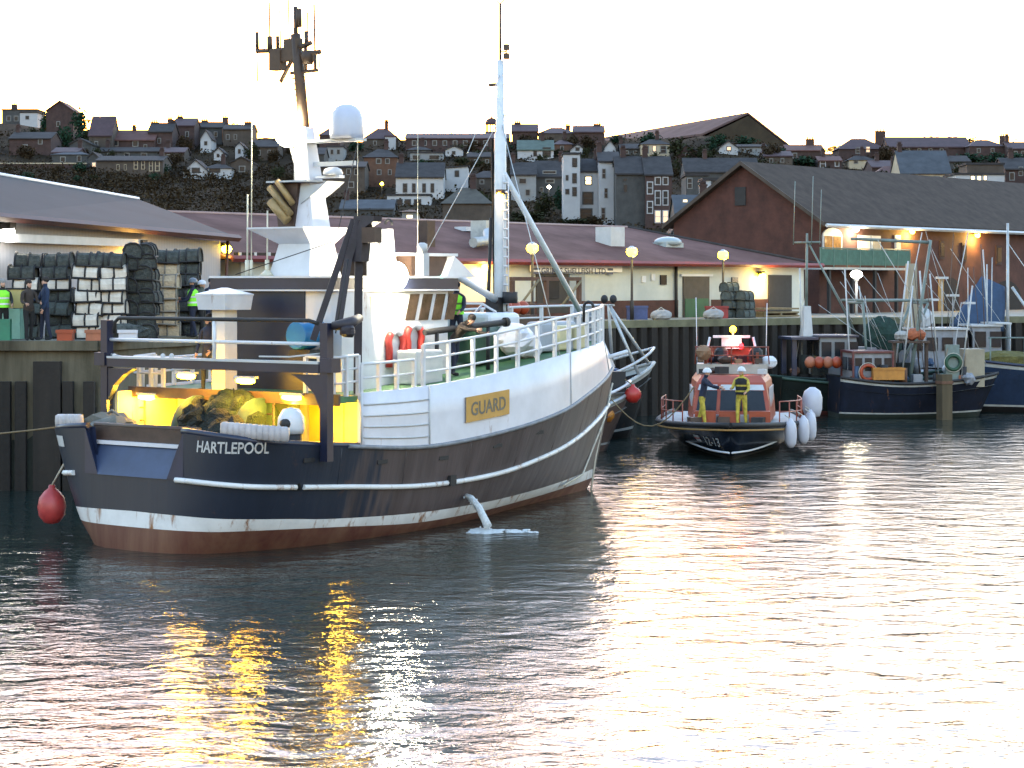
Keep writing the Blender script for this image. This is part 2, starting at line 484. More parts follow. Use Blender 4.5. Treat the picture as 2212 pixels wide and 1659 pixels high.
    if vest:
        mb = MB(); prof = ((0.02, 0.2, 0.165), (0.18, 0.185, 0.15), (0.36, 0.215, 0.165), (0.46, 0.205, 0.15), (0.525, 0.11, 0.10))
        rings = []
        for z, rx, ry in prof:
            c = trunk(0.005, z)
            rings.append([c + Vector((rx * k * math.cos(a), ry * k * math.sin(a) * math.cos(R(lean)), -ry * k * math.sin(a) * math.sin(R(lean)))) for a in [2 * math.pi * q / 16 for q in range(16)]])
        mb.loft(rings, 0, True)
        v = mb.build('vest', vest, t)
        sb = MB()
        for z in (0.10, 0.27):
            rr = []
            for zz in (z, z + 0.05):
                rx = interp([p[0] for p in prof], [p[1] for p in prof], zz) + 0.006; ry = interp([p[0] for p in prof], [p[2] for p in prof], zz) + 0.006
                c = trunk(0.005, zz)
                rr.append([c + Vector((rx * k * math.cos(a), ry * k * math.sin(a) * math.cos(R(lean)), -ry * k * math.sin(a) * math.sin(R(lean)))) for a in [2 * math.pi * q / 16 for q in range(16)]])
            sb.loft(rr, 0, True)
        sb.build('reflective_band', stripes or REFL, v)
    c = trunk(0.005, 0.765)
    if head == 'hair':
        mb = MB(); mb.ell(c + Vector((0, -0.012, 0.01)), 0.092 * k, 0.108 * k, 0.095 * k, 0, 14, 8, 0.03, 3)
        mb.build('hair', headmat or HAIR, t)
    elif head == 'helmet':
        mb = MB(); rings = []
        for q in range(7):
            th = math.pi / 2 * q / 6
            rings.append([c + Vector((0.125 * k * math.cos(th) * math.cos(a) + 0, 0.145 * k * math.cos(th) * math.sin(a), -0.02 * k + 0.135 * k * math.sin(th))) for a in [2 * math.pi * w / 16 for w in range(16)]])
        mb.loft(rings, 0, True)
        mb.lathe([(0.128 * k, -0.035 * k), (0.15 * k, -0.03 * k), (0.128 * k, -0.01 * k)], c, 16)
        mb.build('helmet', headmat or WHITE_CLEAN, t)
    elif head == 'cap':
        mb = MB(); mb.ell(c + Vector((0, -0.005, 0.012)), 0.095 * k, 0.11 * k, 0.092 * k, 0, 14, 8)
        mb.build('hat', headmat or CLOTHK, t)
    return t


# ------------------------------------------------------------------ camera, light, air
cam = bpy.data.cameras.new('camera'); co = bpy.data.objects.new('camera', cam); COL.objects.link(co)
co.location = (0, 0, EYE); co.rotation_euler = (R(90), 0, 0)
cam.sensor_width = 36; cam.sensor_fit = 'HORIZONTAL'; cam.lens = F / 2212 * 36
cam.shift_y = -(829.5 - 612) / 2212; cam.clip_start = .5; cam.clip_end = 5000
scene.camera = co
SUN_EL, SUN_AZ = 0.2, -8.0
w = bpy.data.worlds.new('World'); scene.world = w; w.use_nodes = True
nt = w.node_tree; bg = nt.nodes['Background']
sky = nt.nodes.new('ShaderNodeTexSky'); sky.sky_type = 'NISHITA'; sky.sun_disc = False
sky.sun_elevation = R(SUN_EL); sky.sun_rotation = R(SUN_AZ); sky.air_density = 1.0; sky.dust_density = 1.2; sky.ozone_density = 1.6
nt.links.new(sky.outputs['Color'], bg.inputs['Color']); bg.inputs['Strength'].default_value = 0.15
sl = bpy.data.lights.new('sun', 'SUN'); sl.energy = 0.5; sl.angle = R(0.5); sl.color = (1, .72, .45)
so = bpy.data.objects.new('sun', sl); COL.objects.link(so)
a = R(SUN_AZ); sd = Vector((math.sin(a) * math.cos(R(SUN_EL)), math.cos(a) * math.cos(R(SUN_EL)), math.sin(R(SUN_EL))))
so.rotation_euler = (-sd).to_track_quat('-Z', 'Y').to_euler()
vs = scene.view_settings; vs.view_transform = 'Standard'; vs.look = 'None'; vs.exposure = 5.3; vs.gamma = 1.0; vs.use_curve_mapping = False
scene.render.engine = 'CYCLES'
scene.cycles.use_denoising = True
scene.cycles.sample_clamp_indirect = 6.0; scene.cycles.sample_clamp_direct = 0
scene.cycles.max_bounces = 6; scene.cycles.diffuse_bounces = 3; scene.cycles.glossy_bounces = 3

# ------------------------------------------------------------------ water
wm = bpy.data.materials.new('harbour water'); wm.use_nodes = True
nt = wm.node_tree; N = nt.nodes; L = nt.links; p = N['Principled BSDF']
p.inputs['Base Color'].default_value = (.012, .022, .020, 1); p.inputs['Roughness'].default_value = .06; p.inputs['IOR'].default_value = 1.33; p.inputs['Specular IOR Level'].default_value = .5
tc = N.new('ShaderNodeTexCoord'); mp = N.new('ShaderNodeMapping'); mp.inputs['Scale'].default_value = (.8, 1.0, 1); mp.inputs['Rotation'].default_value = (0, 0, R(8))
L.new(tc.outputs['Object'], mp.inputs['Vector'])
n1 = N.new('ShaderNodeTexNoise'); n1.inputs['Scale'].default_value = 1.1; n1.inputs['Detail'].default_value = 5; n1.inputs['Roughness'].default_value = .55; n1.inputs['Distortion'].default_value = .3
L.new(mp.outputs['Vector'], n1.inputs['Vector'])
b1 = N.new('ShaderNodeBump'); b1.inputs['Strength'].default_value = 1.0; b1.inputs['Distance'].default_value = .085
n2 = N.new('ShaderNodeTexNoise'); n2.inputs['Scale'].default_value = 4.2; n2.inputs['Detail'].default_value = 4; L.new(mp.outputs['Vector'], n2.inputs['Vector'])
b2 = N.new('ShaderNodeBump'); b2.inputs['Strength'].default_value = 1.0; b2.inputs['Distance'].default_value = .014
L.new(n2.outputs['Fac'], b2.inputs['Height']); L.new(n1.outputs['Fac'], b1.inputs['Height']); L.new(b1.outputs['Normal'], b2.inputs['Normal']); L.new(b2.outputs['Normal'], p.inputs['Normal'])
mb = MB(); mb.poly([(-220, -40, 0), (220, -40, 0), (220, 150, 0), (-220, 150, 0)])
tag(mb.build('water', wm), 'rippled harbour water mirroring the bright sky', 'water', kind='structure')

# ------------------------------------------------------------------ quay
EDGE = [(-90, 60), (-11.4, 60), (-6.3, 74), (4.27, 92.5), (12.95, 100), (47, 114.5), (120, 146)]
mb = MB(); back = [(120, 170), (-90, 170)]
top = [Vector((x, y, QZ)) for x, y in EDGE + back]
mb.poly(top)
tag(mb.build('quay', APRON), 'concrete quay apron above the harbour wall', 'quay', kind='structure')


def wall_run(name, label, pts, z0, z1, m, pitch, depth, cap, capm):
    o = thing(name, label, 'quay wall', (pts[0][0], pts[0][1], 0))
    ox, oy = pts[0]
    mb = MB()
    for (xa, ya), (xb, yb) in zip(pts, pts[1:]):
        d = Vector((xb - xa, yb - ya, 0)); n = max(1, int(d.length / pitch)); nn = Vector((d.y, -d.x, 0)).normalized()
        if depth == 0:
            mb.poly([(xa - ox, ya - oy, z0), (xb - ox, yb - oy, z0), (xb - ox, yb - oy, z1), (xa - ox, ya - oy, z1)]); continue
        row = []
        for i in range(n):
            for f, dd in ((0, 0), (.28, 0), (.38, depth), (.9, depth), (1.0, 0)):
                q = Vector((xa - ox, ya - oy, 0)) + d * ((i + f) / n) + nn * dd; row.append(q)
        mb.loft([[q + Vector((0, 0, z0)) for q in row], [q + Vector((0, 0, z1)) for q in row]], sm=False)
    mb.build('face', m, o)
    mb = MB()
    for (xa, ya), (xb, yb) in zip(pts, pts[1:]):
        d = Vector((xb - xa, yb - ya, 0)).normalized(); nn = Vector((d.y, -d.x, 0)); A = Vector((xa - ox, ya - oy, 0)); B = Vector((xb - ox, yb - oy, 0))
        mb.prism([A + nn * .2 + Vector((0, 0, z1)), B + nn * .2 + Vector((0, 0, z1)), B - nn * .5 + Vector((0, 0, z1)), A - nn * .5 + Vector((0, 0, z1))], (0, 0, cap))
    mb.build('coping', capm, o)
    return o


pier = wall_run('quay_wall', 'grey weathered concrete pier wall at the stern of the trawler, dark with weed below', EDGE[:2], -1, QZ - .25, CONC, 2, 0, .262, CONC)
mb = MB()
# weed line and timber fenders on the pier face (local: x from -90)
xs = [50 + 28.55 * i / 60 for i in range(61)]
mb.loft([[Vector((x, -.03, -1)) for x in xs], [Vector((x, -.03, 1.75 + .28 * math.sin(x * 1.7) + .2 * math.sin(x * 4.1) + rnd.uniform(-.1, .1))) for x in xs]], sm=False)
mb.build('weed_band', ALGAE, pier)
for u, w_ in ((105, .75), (150, .28), (48, .3), (10, .4), (195, .3)):
    x = W(u, 800, 60).x + 90; mb = MB(); mb.box(x - w_ / 2, x + w_ / 2, -.26, -.035, -1, 3.55 if w_ > .5 else 3.0); mb.build('fender_pile', TIMBER, pier)
wall_run('quay_wall', 'pale concrete quay side running back behind the stern gantry', EDGE[1:3], -1, QZ - .25, CONC, 3, .12, .262, CONC)
wall_run('quay_wall', 'dark ribbed pile wall under the shellfish shed, seen past the trawler bow', EDGE[2:5], -1, QZ - .3, TIMBER, .62, .2, .312, mat('pale coping', (.13, .125, .075), .9, .35, 1))
wall_run('quay_wall', 'dark ribbed pile wall behind the moored boats under the brick warehouse', EDGE[4:], -1, QZ - .3, TIMBER, .62, .2, .312, MATS['pale coping'])

# ------------------------------------------------------------------ hill
def ztop(X, Y):
    u = 1106 + F * X / max(Y, 1)
    vt = interp([-300, 0, 300, 560, 700, 1000, 1300, 1560, 1790, 2000, 2300], [270, 268, 292, 300, 302, 302, 300, 296, 335, 312, 312], u)
    return EYE + 430 * (612 - vt) / F
def hill_z(X, Y):
    q = max(0, min(1.25, (Y - 128) / 302)); s = q ** 1.85 if q < 1 else 1 + (q - 1) * .25
    return 4.0 + (ztop(X, Y) - 4) * s
def ground_hit(u, v):
    """Distance at which the view ray meets the hill."""
    D = 135.0
    while D < 470:
        P = W(u, v, D)
        if P.z <= hill_z(P.x, D): return D
        D += 1.0
    return 470.0
hm = mat('scrub hillside', (.020, .017, .011), .95, .5, .09, col2=(.030, .021, .013), bump=.8, bscale=.5, spec=.03)
mb = MB(); nx, ny = 90, 70
rows = []
for j in range(ny + 1):
    Y = 126 + (620 - 126) * (j / ny) ** 1.2; row = []
    for i in range(nx + 1):
        X = (-.34 + .68 * i / nx) * Y * 1.15
        row.append(Vector((X, Y, hill_z(X, Y) - (Y > 560) * (Y - 560) * .3 + (rnd.uniform(-.5, .5) if 150 < Y < 440 else 0))))
    rows.append(row)
mb.loft(rows)
tag(mb.build('hill', hm), 'dark scrubby hillside rising behind the harbour', 'hill', kind='structure')


# ------------------------------------------------------------------ trees
def tree_proto(i, rx, ry, rz, m, n=70):
    g = random.Random(100 + i); t = thing('tree', 'tree', 'tree', (0, 0, -50))
    mb = MB()
    mb.tube([(0, 0, -1.5), (.1, 0, rz * .5), (.05, .1, rz * 1.1)], [.28, .2, .1], 6)
    for k in range(4):
        a = g.uniform(0, 6.28); mb.tube([(.08, 0, rz * .5), (rx * .5 * math.cos(a), ry * .5 * math.sin(a), rz * (.95 + .2 * g.random()))], [.12, .05], 5)
    mb.build('trunk', BARK, t)
    mb = MB()
    lobes = [(g.uniform(-.55, .55) * rx, g.uniform(-.5, .5) * ry, rz * (.75 + g.uniform(-.35, .55)), g.uniform(.4, .62)) for _ in range(7)] + [(0, 0, rz, .7)]
    for k in range(n):
        lx, ly, lz, ls = g.choice(lobes)
        while True:
            d = Vector((g.uniform(-1, 1), g.uniform(-1, 1), g.uniform(-1, 1)))
            if .25 < d.length < 1: break
        c = Vector((lx + d.x * rx * ls, ly + d.y * ry * ls, lz + d.z * rz * ls * .8))
        for q in range(9):
            o = Vector((g.gauss(0, .42), g.gauss(0, .42), g.gauss(0, .36))); s = g.uniform(.2, .42)
            a = Vector((g.uniform(-1, 1), g.uniform(-1, 1), g.uniform(-1, 1))).normalized(); b = a.cross(Vector((g.uniform(-1, 1), g.uniform(-1, 1), 1))).normalized()
            P_ = c + o; mb.poly([P_ + a * s, P_ + b * s * .7, P_ - a * s, P_ - b * s * .7])
    mb.build('crown', m, t)
    return t


PROTO = [tree_proto(0, 3.2, 2.6, 3.0, LEAF), tree_proto(1, 3.0, 2.6, 2.6, LEAF2), tree_proto(2, 3.6, 2.6, 2.3, LEAF3), tree_proto(3, 2.2, 2.2, 3.6, LEAF2, 60), tree_proto(4, 4.2, 3, 2.4, LEAF, 90)]
_used = set()


def tree(kind, u, v, wpx, label, D=None, hpx=None, zb=None, group='trees on the hillside'):
    """Tree whose crown is wpx wide, its base at (u, v)."""
    D = D or ground_hit(u, v); P_ = W(u, v, D)
    o = PROTO[kind] if kind not in _used else copy_tree(PROTO[kind]); _used.add(kind)
    rx = (3.2, 3.0, 3.6, 2.2, 4.2)[kind]; rz = (3.0, 2.6, 2.3, 3.6, 2.4)[kind]
    s = wpx / F * D / (2.2 * rx)
    sz = s if hpx is None else hpx / F * D / (2.05 * rz)
    o.location = P_; o.scale = (s, s, sz); o.rotation_euler = (0, 0, rnd.uniform(0, 6.28))
    tag(o, label, 'tree', group)
    return o


# ------------------------------------------------------------------ houses
def winbox(mb, x0, x1, z0, z1, y, fr):
    f = min(.14, (x1 - x0) * .16)
    mb.box(x0, x1, y - .06, y + .02, z0, z1, 0)
    mb.box(x0 + f, x1 - f, y - .085, y - .055, z0 + f, z1 - f, 1)
    if fr: mb.box(x0 + f, x1 - f, y - .1, y - .084, (z0 + z1) / 2 - .04, (z0 + z1) / 2 + .04, 0)


def house(label, u0, u1, vb, ve, vr, wallm, roofm, kind='side', depth=8.0, name='house', cat='house', win=(), grid=None, chim=(), D=None, yaw=0.0, frame=None,
          lit=(), group='houses on the hillside', ov=.3, chm=None):
    um = (u0 + u1) / 2
    D = D or ground_hit(um, vb)
    o = thing(name, label, cat, W(um, vb, D), yaw, group); zb = o.location.z
    k = D / F; wd = (u1 - u0) * k; he = (vb - ve) * k; hr = (vb - vr) * k
    frame = frame or (FRAMEG if wallm not in (REND,) else STONE)
    X = lambda u: (u - um) * k
    Z = lambda v: (vb - v) * k
    mb = MB()
    if kind == 'front':
        mb.prism([(-wd / 2, 0, -4), (wd / 2, 0, -4), (wd / 2, 0, he), (0, 0, hr), (-wd / 2, 0, he)], (0, depth, 0))
    elif kind == 'shed':
        mb.prism([(-wd / 2, 0, -4), (wd / 2, 0, -4), (wd / 2, 0, hr), (-wd / 2, 0, he)], (0, depth, 0))
    elif kind == 'side':
        i = len(mb.v); mb.prism([(-wd / 2, 0, -4), (-wd / 2, depth, -4), (-wd / 2, depth, he), (-wd / 2, depth / 2, hr - .05), (-wd / 2, 0, he)], (wd, 0, 0))
    else:
        mb.box(-wd / 2, wd / 2, 0, depth, -4, he)
    wl = mb.build('wall', wallm, o)
    mb = MB(); t = .22
    if kind == 'side':
        for y0, y1 in ((-ov, depth / 2), (depth + ov, depth / 2)):
            zl = he - (hr - he) * ov / (depth / 2)
            mb.prism([(-wd / 2 - .15, y0, zl + .02), (-wd / 2 - .15, y1, hr + .02), (-wd / 2 - .15, y1, hr + t), (-wd / 2 - .15, y0, zl + t)], (wd + .3, 0, 0))
    elif kind == 'front':
        for s in (-1, 1):
            dx = ov * .5; zl = he - (hr - he) * dx / (wd / 2)
            mb.prism([(s * (wd / 2 + dx), -ov, zl + .02), (0, -ov, hr + .02), (0, -ov, hr + t), (s * (wd / 2 + dx), -ov, zl + t)], (0, depth + 2 * ov, 0))
    elif kind == 'hip':
        a = Vector((-wd / 2 - ov, -ov, he + .01)); b = Vector((wd / 2 + ov, -ov, he + .01)); c = Vector((wd / 2 + ov, depth + ov, he + .01)); d = Vector((-wd / 2 - ov, depth + ov, he + .01))
        hw = min(depth / 2, wd * .35); e = Vector((-wd / 2 + hw, depth / 2, hr)); f = Vector((wd / 2 - hw, depth / 2, hr))
        mb.poly([a, b, f, e]); mb.poly([b, c, f]); mb.poly([c, d, e, f]); mb.poly([d, a, e]); mb.poly([d, c, b, a])
    elif kind == 'shed':
        mb.prism([(-wd / 2 - .2, -.25, he + .01), (wd / 2 + .2, -.25, hr + .01), (wd / 2 + .2, -.25, hr + .2), (-wd / 2 - .2, -.25, he + .2)], (0, depth + .5, 0))
    else:
        mb.box(-wd / 2 - .15, wd / 2 + .15, -.15, depth + .15, he + .005, he + .3)
    rf = mb.build('roof', roofm, o)
    if not chim and kind in ('side', 'hip') and u1 - u0 > 34 and hr - he > .8 and cat == 'house':
        chim = ((u0 + (u1 - u0) * rnd.choice((.08, .3, .7, .92)) if kind == 'side' else um + (u1 - u0) * .12, vr - 1.1 / k, 7),)
    for c in chim:
        cu, cv, cw = c; mb = MB(); x = X(cu); y = depth / 2 if kind != 'front' else depth * .3; h0 = min(he, hr) if kind != 'flat' else he
        w2 = max(.35, cw * k / 2); zt = Z(cv)
        mb.box(x - w2, x + w2, y - .4, y + .4, h0 - .2, zt); mb.box(x - w2 - .08, x + w2 + .08, y - .48, y + .48, zt, zt + .15)
        for q in range(3): mb.lathe([(.13, 0), (.1, .45)], (x + (q - 1) * w2 * .6, y, zt + .15), 6)
        mb.build('chimney', chm or BRICKD, rf)
    i = 0
    boxes = [(X(a), X(b), Z(d), Z(c)) for a, b, c, d in win]
    if grid:
        nr, nc, ww, wh_ = grid
        for r in range(nr):
            for c in range(nc):
                cx = -wd / 2 + wd * (c + .5) / nc; cz = he * (r + .55) / nr
                boxes.append((cx - ww / 2, cx + ww / 2, cz - wh_ / 2, cz + wh_ / 2))
    for i, (x0, x1, z0, z1) in enumerate(boxes):
        mb = MB(); winbox(mb, x0, x1, z0, z1, 0, z1 - z0 > 1.2)
        mb.build('window', [frame, lit[i] if isinstance(lit, dict) and i in lit else GLASS], o)
    return o


H = house
# skyline, from the west end
H('pale house with flat grey roof on the skyline at the west end of town', 4, 80, 268, 238, 230, STONE, SLATE, 'flat', 8, win=((14, 24, 250, 262), (30, 40, 250, 262)), chim=((22, 224, 12),))
H('small white square house beside the flat roofed skyline house', 43, 81, 268, 244, 240, REND, SLATE, 'flat', 5, win=((55, 63, 250, 258),), D=460)
H('dark red gabled house half hidden by the tallest skyline trees', 100, 158, 300, 240, 219, BRICKD, TILEM, 'front', 9, win=((122, 130, 262, 274),))
H('brown house with sloping roof and tall stack above the red roofed terrace', 192, 241, 330, 292, 250, STONEB, TILEM, 'side', 8, chim=((234, 254, 12),), win=((204, 212, 305, 318),))
H('long red roofed terrace with two pale dormers on the skyline', 236, 334, 330, 303, 280, BRICKD, TILER, 'side', 8, name='terraced_house', win=((243, 256, 303, 316), (286, 299, 304, 317), (310, 318, 312, 322)), chim=((282, 273, 8),))
H('brick house with three chimney stacks east of the red roofed terrace', 320, 372, 330, 285, 264, BRICKD, SLATE, 'side', 8, chim=((326, 262, 16), (360, 256, 10), (368, 262, 6)), win=((340, 348, 298, 310),))
H('narrow white gable end below the three chimney stacks', 384, 399, 300, 280, 270, REND, SLATE, 'front', 7, win=((389, 394, 282, 290),))
H('dark house with two stacks and a bushy garden on the skyline', 374, 420, 320, 272, 254, BRICKD, TILEM, 'side', 8, chim=((382, 250, 12),), win=((400, 408, 284, 296),))
H('grey stone house with one broad stack beside the white stepped gable', 420, 480, 312, 276, 262, STONE, SLATE, 'side', 8, chim=((436, 258, 14), (481, 252, 12)), win=((462, 470, 284, 296),))
H('white stepped gable house facing the harbour high on the hill', 433, 456, 330, 300, 282, REND, SLATE, 'front', 7, win=((441, 448, 305, 314),))
H('dark slate house under the stack nearest the trawler aerial mast', 482, 545, 320, 280, 268, STONEB, SLATE, 'side', 8, chim=((530, 262, 14),), win=((505, 512, 290, 302), (488, 496, 290, 302)))
H('low brown terrace with a row of pale tall windows below the red roofed terrace', 208, 352, 380, 348, 336, STONEB, SLATE, 'side', 9, name='terraced_house', win=((252, 258, 355, 368), (268, 273, 355, 368), (289, 298, 347, 366), (305, 313, 347, 366), (322, 330, 347, 370), (335, 345, 347, 370)), frame=RENDC)
H('dim stone house with a lit doorway beside the low brown terrace', 190, 212, 366, 340, 330, STONE, SLATE, 'front', 7, win=((198, 208, 350, 362),), lit={0: E_WIN2})
H('grey terrace with small roof lights above the scrub bank', 212, 380, 342, 328, 318, STONE, SLATE, 'side', 7, name='terraced_house', win=((232, 244, 330, 339), (268, 280, 330, 339), (304, 318, 330, 339)))
H('blue grey low house at the foot of the skyline trees', 112, 190, 356, 334, 324, STONE, SLATEB, 'hip', 8, win=((130, 142, 338, 350), (166, 176, 336, 350)))
H('dark cottage with a pale upstairs window at the west end', 20, 110, 336, 300, 284, BRICKD, SLATE, 'side', 9, win=((48, 60, 312, 324), (82, 92, 300, 312)))
H('white bungalow with a steep front gable above the scrub bank', 396, 448, 384, 370, 346, REND, SLATE, 'front', 8, win=((414, 432, 362, 374),))
H('low white wing with blue windows joined to the gabled bungalow', 440, 500, 384, 364, 352, REND, SLATE, 'hip', 6, win=((452, 476, 363, 373),))
H('small white gable between the dark slate houses', 462, 482, 346, 330, 320, REND, SLATE, 'front', 6, win=((468, 474, 332, 340),))
H('brown gabled house with one white framed window by the aerial wires', 498, 545, 380, 352, 340, STONEB, SLATE, 'front', 8, win=((516, 530, 358, 372),))
H('white fronted villa tucked behind the mast flood lamp', 508, 526, 345, 318, 308, REND, SLATE, 'front', 7, win=((514, 520, 322, 332),))
# behind the aerials and dome
H('dark hipped roof house behind the white dome', 690, 735, 330, 292, 274, BRICKD, TILEM, 'hip', 8)
H('maroon roofed house with a white gable beside the dome', 786, 860, 322, 300, 274, STONEB, TILEM, 'hip', 9, win=((806, 814, 304, 314),))
H('white gable wall on the maroon roofed house beside the dome', 832, 855, 324, 296, 290, REND, TILEM, 'flat', 4, D=None)
H('long maroon roofed school block on the skyline', 876, 1100, 330, 300, 286, BRICKD, TILEM, 'side', 12, name='school_block', cat='building', win=tuple((890 + 22 * i, 900 + 22 * i, 303, 315) for i in range(8)))
H('pale house with two windows behind the aerial arm', 706, 742, 350, 318, 308, RENDG, SLATE, 'flat', 7, win=((713, 721, 322, 334), (727, 735, 322, 334)))
H('large orange brown brick house with a lamp lit side', 786, 858, 405, 340, 318, BRICKO, SLATE, 'hip', 10, name='brick_house', win=((812, 824, 342, 354), (832, 842, 342, 354), (814, 824, 366, 378), (838, 846, 366, 378)))
H('brown terrace with sash windows behind the mast platform', 660, 788, 420, 362, 348, STONEB, SLATE, 'side', 10, name='terraced_house', win=((724, 735, 364, 378), (748, 758, 364, 378), (765, 774, 364, 378), (724, 735, 392, 406), (752, 765, 392, 406)))
H('low slate roofed store at the foot of the brown terrace', 735, 850, 470, 452, 432, STONE, SLATEB, 'side', 8)
H('white terrace with four tall windows and two rows of dormers', 855, 958, 428, 383, 350, REND, SLATE, 'side', 10, name='terraced_house', win=((870, 880, 396, 416), (890, 898, 396, 416), (912, 920, 396, 416), (930, 938, 396, 416)))
H('upper dormer box of the white terrace', 886, 958, 350, 331, 328, RENDG, SLATE, 'flat', 4, win=((890, 908, 334, 346), (926, 950, 334, 346)))
H('lower dormer box of the white terrace', 868, 948, 378, 358, 354, RENDG, SLATE, 'flat', 4, win=((873, 902, 361, 374), (910, 942, 361, 374)))
H('long white ground floor extension with shop windows', 836, 930, 448, 423, 420, REND, SLATE, 'flat', 6, win=((844, 852, 430, 444), (856, 870, 430, 444), (874, 888, 430, 444), (894, 910, 430, 444)))
H('white gable end with one small dark window uphill of the hedge', 953, 1011, 415, 364, 360, REND, SLATE, 'shed', 7, win=((982, 992, 368, 382),))
H('tiny lit cottage window house just above the market roof', 868, 900, 480, 458, 450, RENDG, SLATE, 'hip', 6, win=((876, 894, 462, 474),), lit={0: E_WIN}, D=170)
H('dark pitched roof house with two white roof lights behind the hedge', 956, 1060, 470, 440, 402, STONEB, mat('mossy roof', (.05, .045, .035), .9, .3, 1), 'hip', 9, D=250)
H('grey white house with one wide window beside the foremast ladder', 1104, 1158, 436, 378, 350, RENDG, SLATE, 'side', 9, win=((1120, 1138, 384, 398), (1134, 1146, 408, 424)))
H('green roofed white walled house above the foremast ladder', 1118, 1196, 344, 324, 302, REND, mat('green slate', (.055, .08, .065), .8, .25, 1), 'side', 8, win=((1152, 1160, 326, 338), (1172, 1190, 318, 340)))
H('grey house with a dormer and lamp by the white tall house', 1158, 1218, 430, 382, 346, STONE, SLATE, 'side', 10, win=((1172, 1202, 368, 376), (1178, 1198, 386, 396), (1166, 1174, 404, 416)))
H('tall narrow white tower house with dark sashes', 1217, 1253, 480, 334, 330, REND, SLATE, 'flat', 9, name='white_house', win=((1236, 1247, 341, 361), (1236, 1246, 374, 396), (1222, 1228, 378, 390), (1236, 1246, 404, 424), (1221, 1230, 408, 420)))
H('white house with one bright lit window over two dark bays', 1250, 1295, 478, 371, 342, REND, SLATE, 'side', 9, name='white_house', win=((1263, 1279, 380, 400), (1258, 1282, 414, 442), (1252, 1280, 450, 474)), lit={0: E_WIN}, yaw=0)
H('tall white gabled house with paired roof lights next to the stone terrace', 1294, 1338, 482, 350, 326, REND, SLATE, 'side', 10, name='white_house', win=((1300, 1309, 364, 386), (1305, 1313, 406, 428), (1298, 1308, 448, 476), (1322, 1330, 352, 362)), frame=RENDG)
H('dark skyline house with a square stack just east of the cupola', 1106, 1162, 312, 284, 267, BRICKD, TILEM, 'side', 8, chim=((1118, 263, 14),))
H('maroon roofed skyline house between the two stacks', 1164, 1242, 316, 288, 272, STONEB, TILEM, 'hip', 9, chim=((1228, 270, 10),))
H('plum roofed skyline house with a broad end stack', 1240, 1306, 316, 286, 270, BRICKD, TILEM, 'side', 9, chim=((1292, 266, 16),))
H('white dormer gable above the tall white houses', 1232, 1264, 336, 324, 312, REND, SLATE, 'front', 6, win=((1243, 1252, 318, 326),))
H('second white dormer gable beside a dark stack', 1306, 1330, 334, 320, 304, REND, SLATE, 'front', 6)
H('dark grey stone terrace with slate roof and roof lights', 1331, 1396, 492, 376, 336, STONE, SLATE, 'side', 11, name='stone_house', win=((1345, 1356, 384, 392), (1346, 1356, 398, 416)), frame=STONE)
H('brick terrace end with tall white framed windows and lit ground floor', 1394, 1452, 492, 378, 336, BRICKD, SLATE, 'side', 11, name='brick_house', frame=REND,
  win=((1397, 1411, 392, 420), (1397, 1411, 434, 462), (1414, 1428, 382, 400), (1431, 1444, 382, 400), (1414, 1428, 411, 444), (1431, 1444, 411, 444), (1414, 1428, 454, 482), (1431, 1444, 454, 482)), lit={6: E_WIN2, 7: E_WIN2})
H('cream gabled villa with a pink lit window under the big hall roof', 1384, 1446, 340, 312, 298, RENDC, SLATE, 'hip', 8, win=((1390, 1402, 314, 332), (1409, 1418, 314, 328), (1426, 1440, 314, 332)), lit={1: E_WIN2})
# the big hall on the skyline: a gabled roof whose ridge runs toward the town
D0 = 440; k0 = D0 / F
o = thing('hall', 'great gabled hall with a long pale roof dominating the skyline', 'hall', W(1616, 312, D0), 0)
A = Vector((0, 0, 62 * k0)); Lb = Vector((-100 * k0, -6, 12 * k0)); Rb = Vector((112 * k0, 14, 0)); far = Vector((-290 * k0, 95, 35 * k0)); farL = Vector((-330 * k0, 62, 22 * k0))
mb = MB(); mb.poly([A, Rb, Rb - Vector((0, 0, 14)), Lb - Vector((0, 0, 14)), Lb]); mb.poly([Lb, Lb - Vector((0, 0, 14)), farL - Vector((0, 0, 10)), farL]); mb.build('gable_wall', mat('dim brown brick', (.05, .04, .028), .95, .3, .3), o)
mb = MB(); n_ = Vector((0, 0, .3)); mb.prism([A + n_, Lb + n_ - Vector((4 * k0, 0, 0)), farL + n_, Vector((-290 * k0, 95, 30 * k0 + 4)) + n_], (0, 0, .4)); rb = Rb + Vector((110 * k0 * .3, 95, 0)); mb.prism([A + n_, Rb + n_ + Vector((3 * k0, 0, -.3)), rb + n_, Vector((-290 * k0, 95, 30 * k0 + 4)) + n_], (0, 0, .4))
mb.build('roof', mat('pale pink grey roof', (.10, .07, .068), .95, .2, .2, spec=.05), o)
H('small white gable with a lit window below the great hall', 1554, 1594, 330, 320, 306, REND, SLATE, 'front', 7, win=((1569, 1580, 316, 326),), lit={0: E_WIN2})
H('low white dormer row beside the small gable below the hall', 1594, 1656, 332, 318, 312, RENDG, SLATE, 'side', 6, win=((1600, 1608, 320, 328), (1618, 1626, 320, 330)))
H('slate roofed house with two white dormer boxes', 1480, 1640, 400, 372, 340, STONE, SLATE, 'side', 10)
H('white dormer box nearest the brick terrace end', 1496, 1532, 378, 354, 351, REND, SLATEB, 'flat', 4, win=((1502, 1524, 358, 370),))
H('white dormer box nearest the warehouse gable', 1542, 1574, 376, 353, 350, REND, SLATEB, 'flat', 4, win=((1548, 1566, 357, 369),))
H('grey house with one tall pale framed window behind the warehouse', 1482, 1530, 460, 380, 374, STONE, SLATE, 'flat', 7, win=((1484, 1496, 384, 408),), D=255)
H('white walled cottage stepping down behind the warehouse gable', 1520, 1582, 450, 390, 386, REND, SLATE, 'flat', 6, win=((1536, 1552, 388, 398),), D=235)
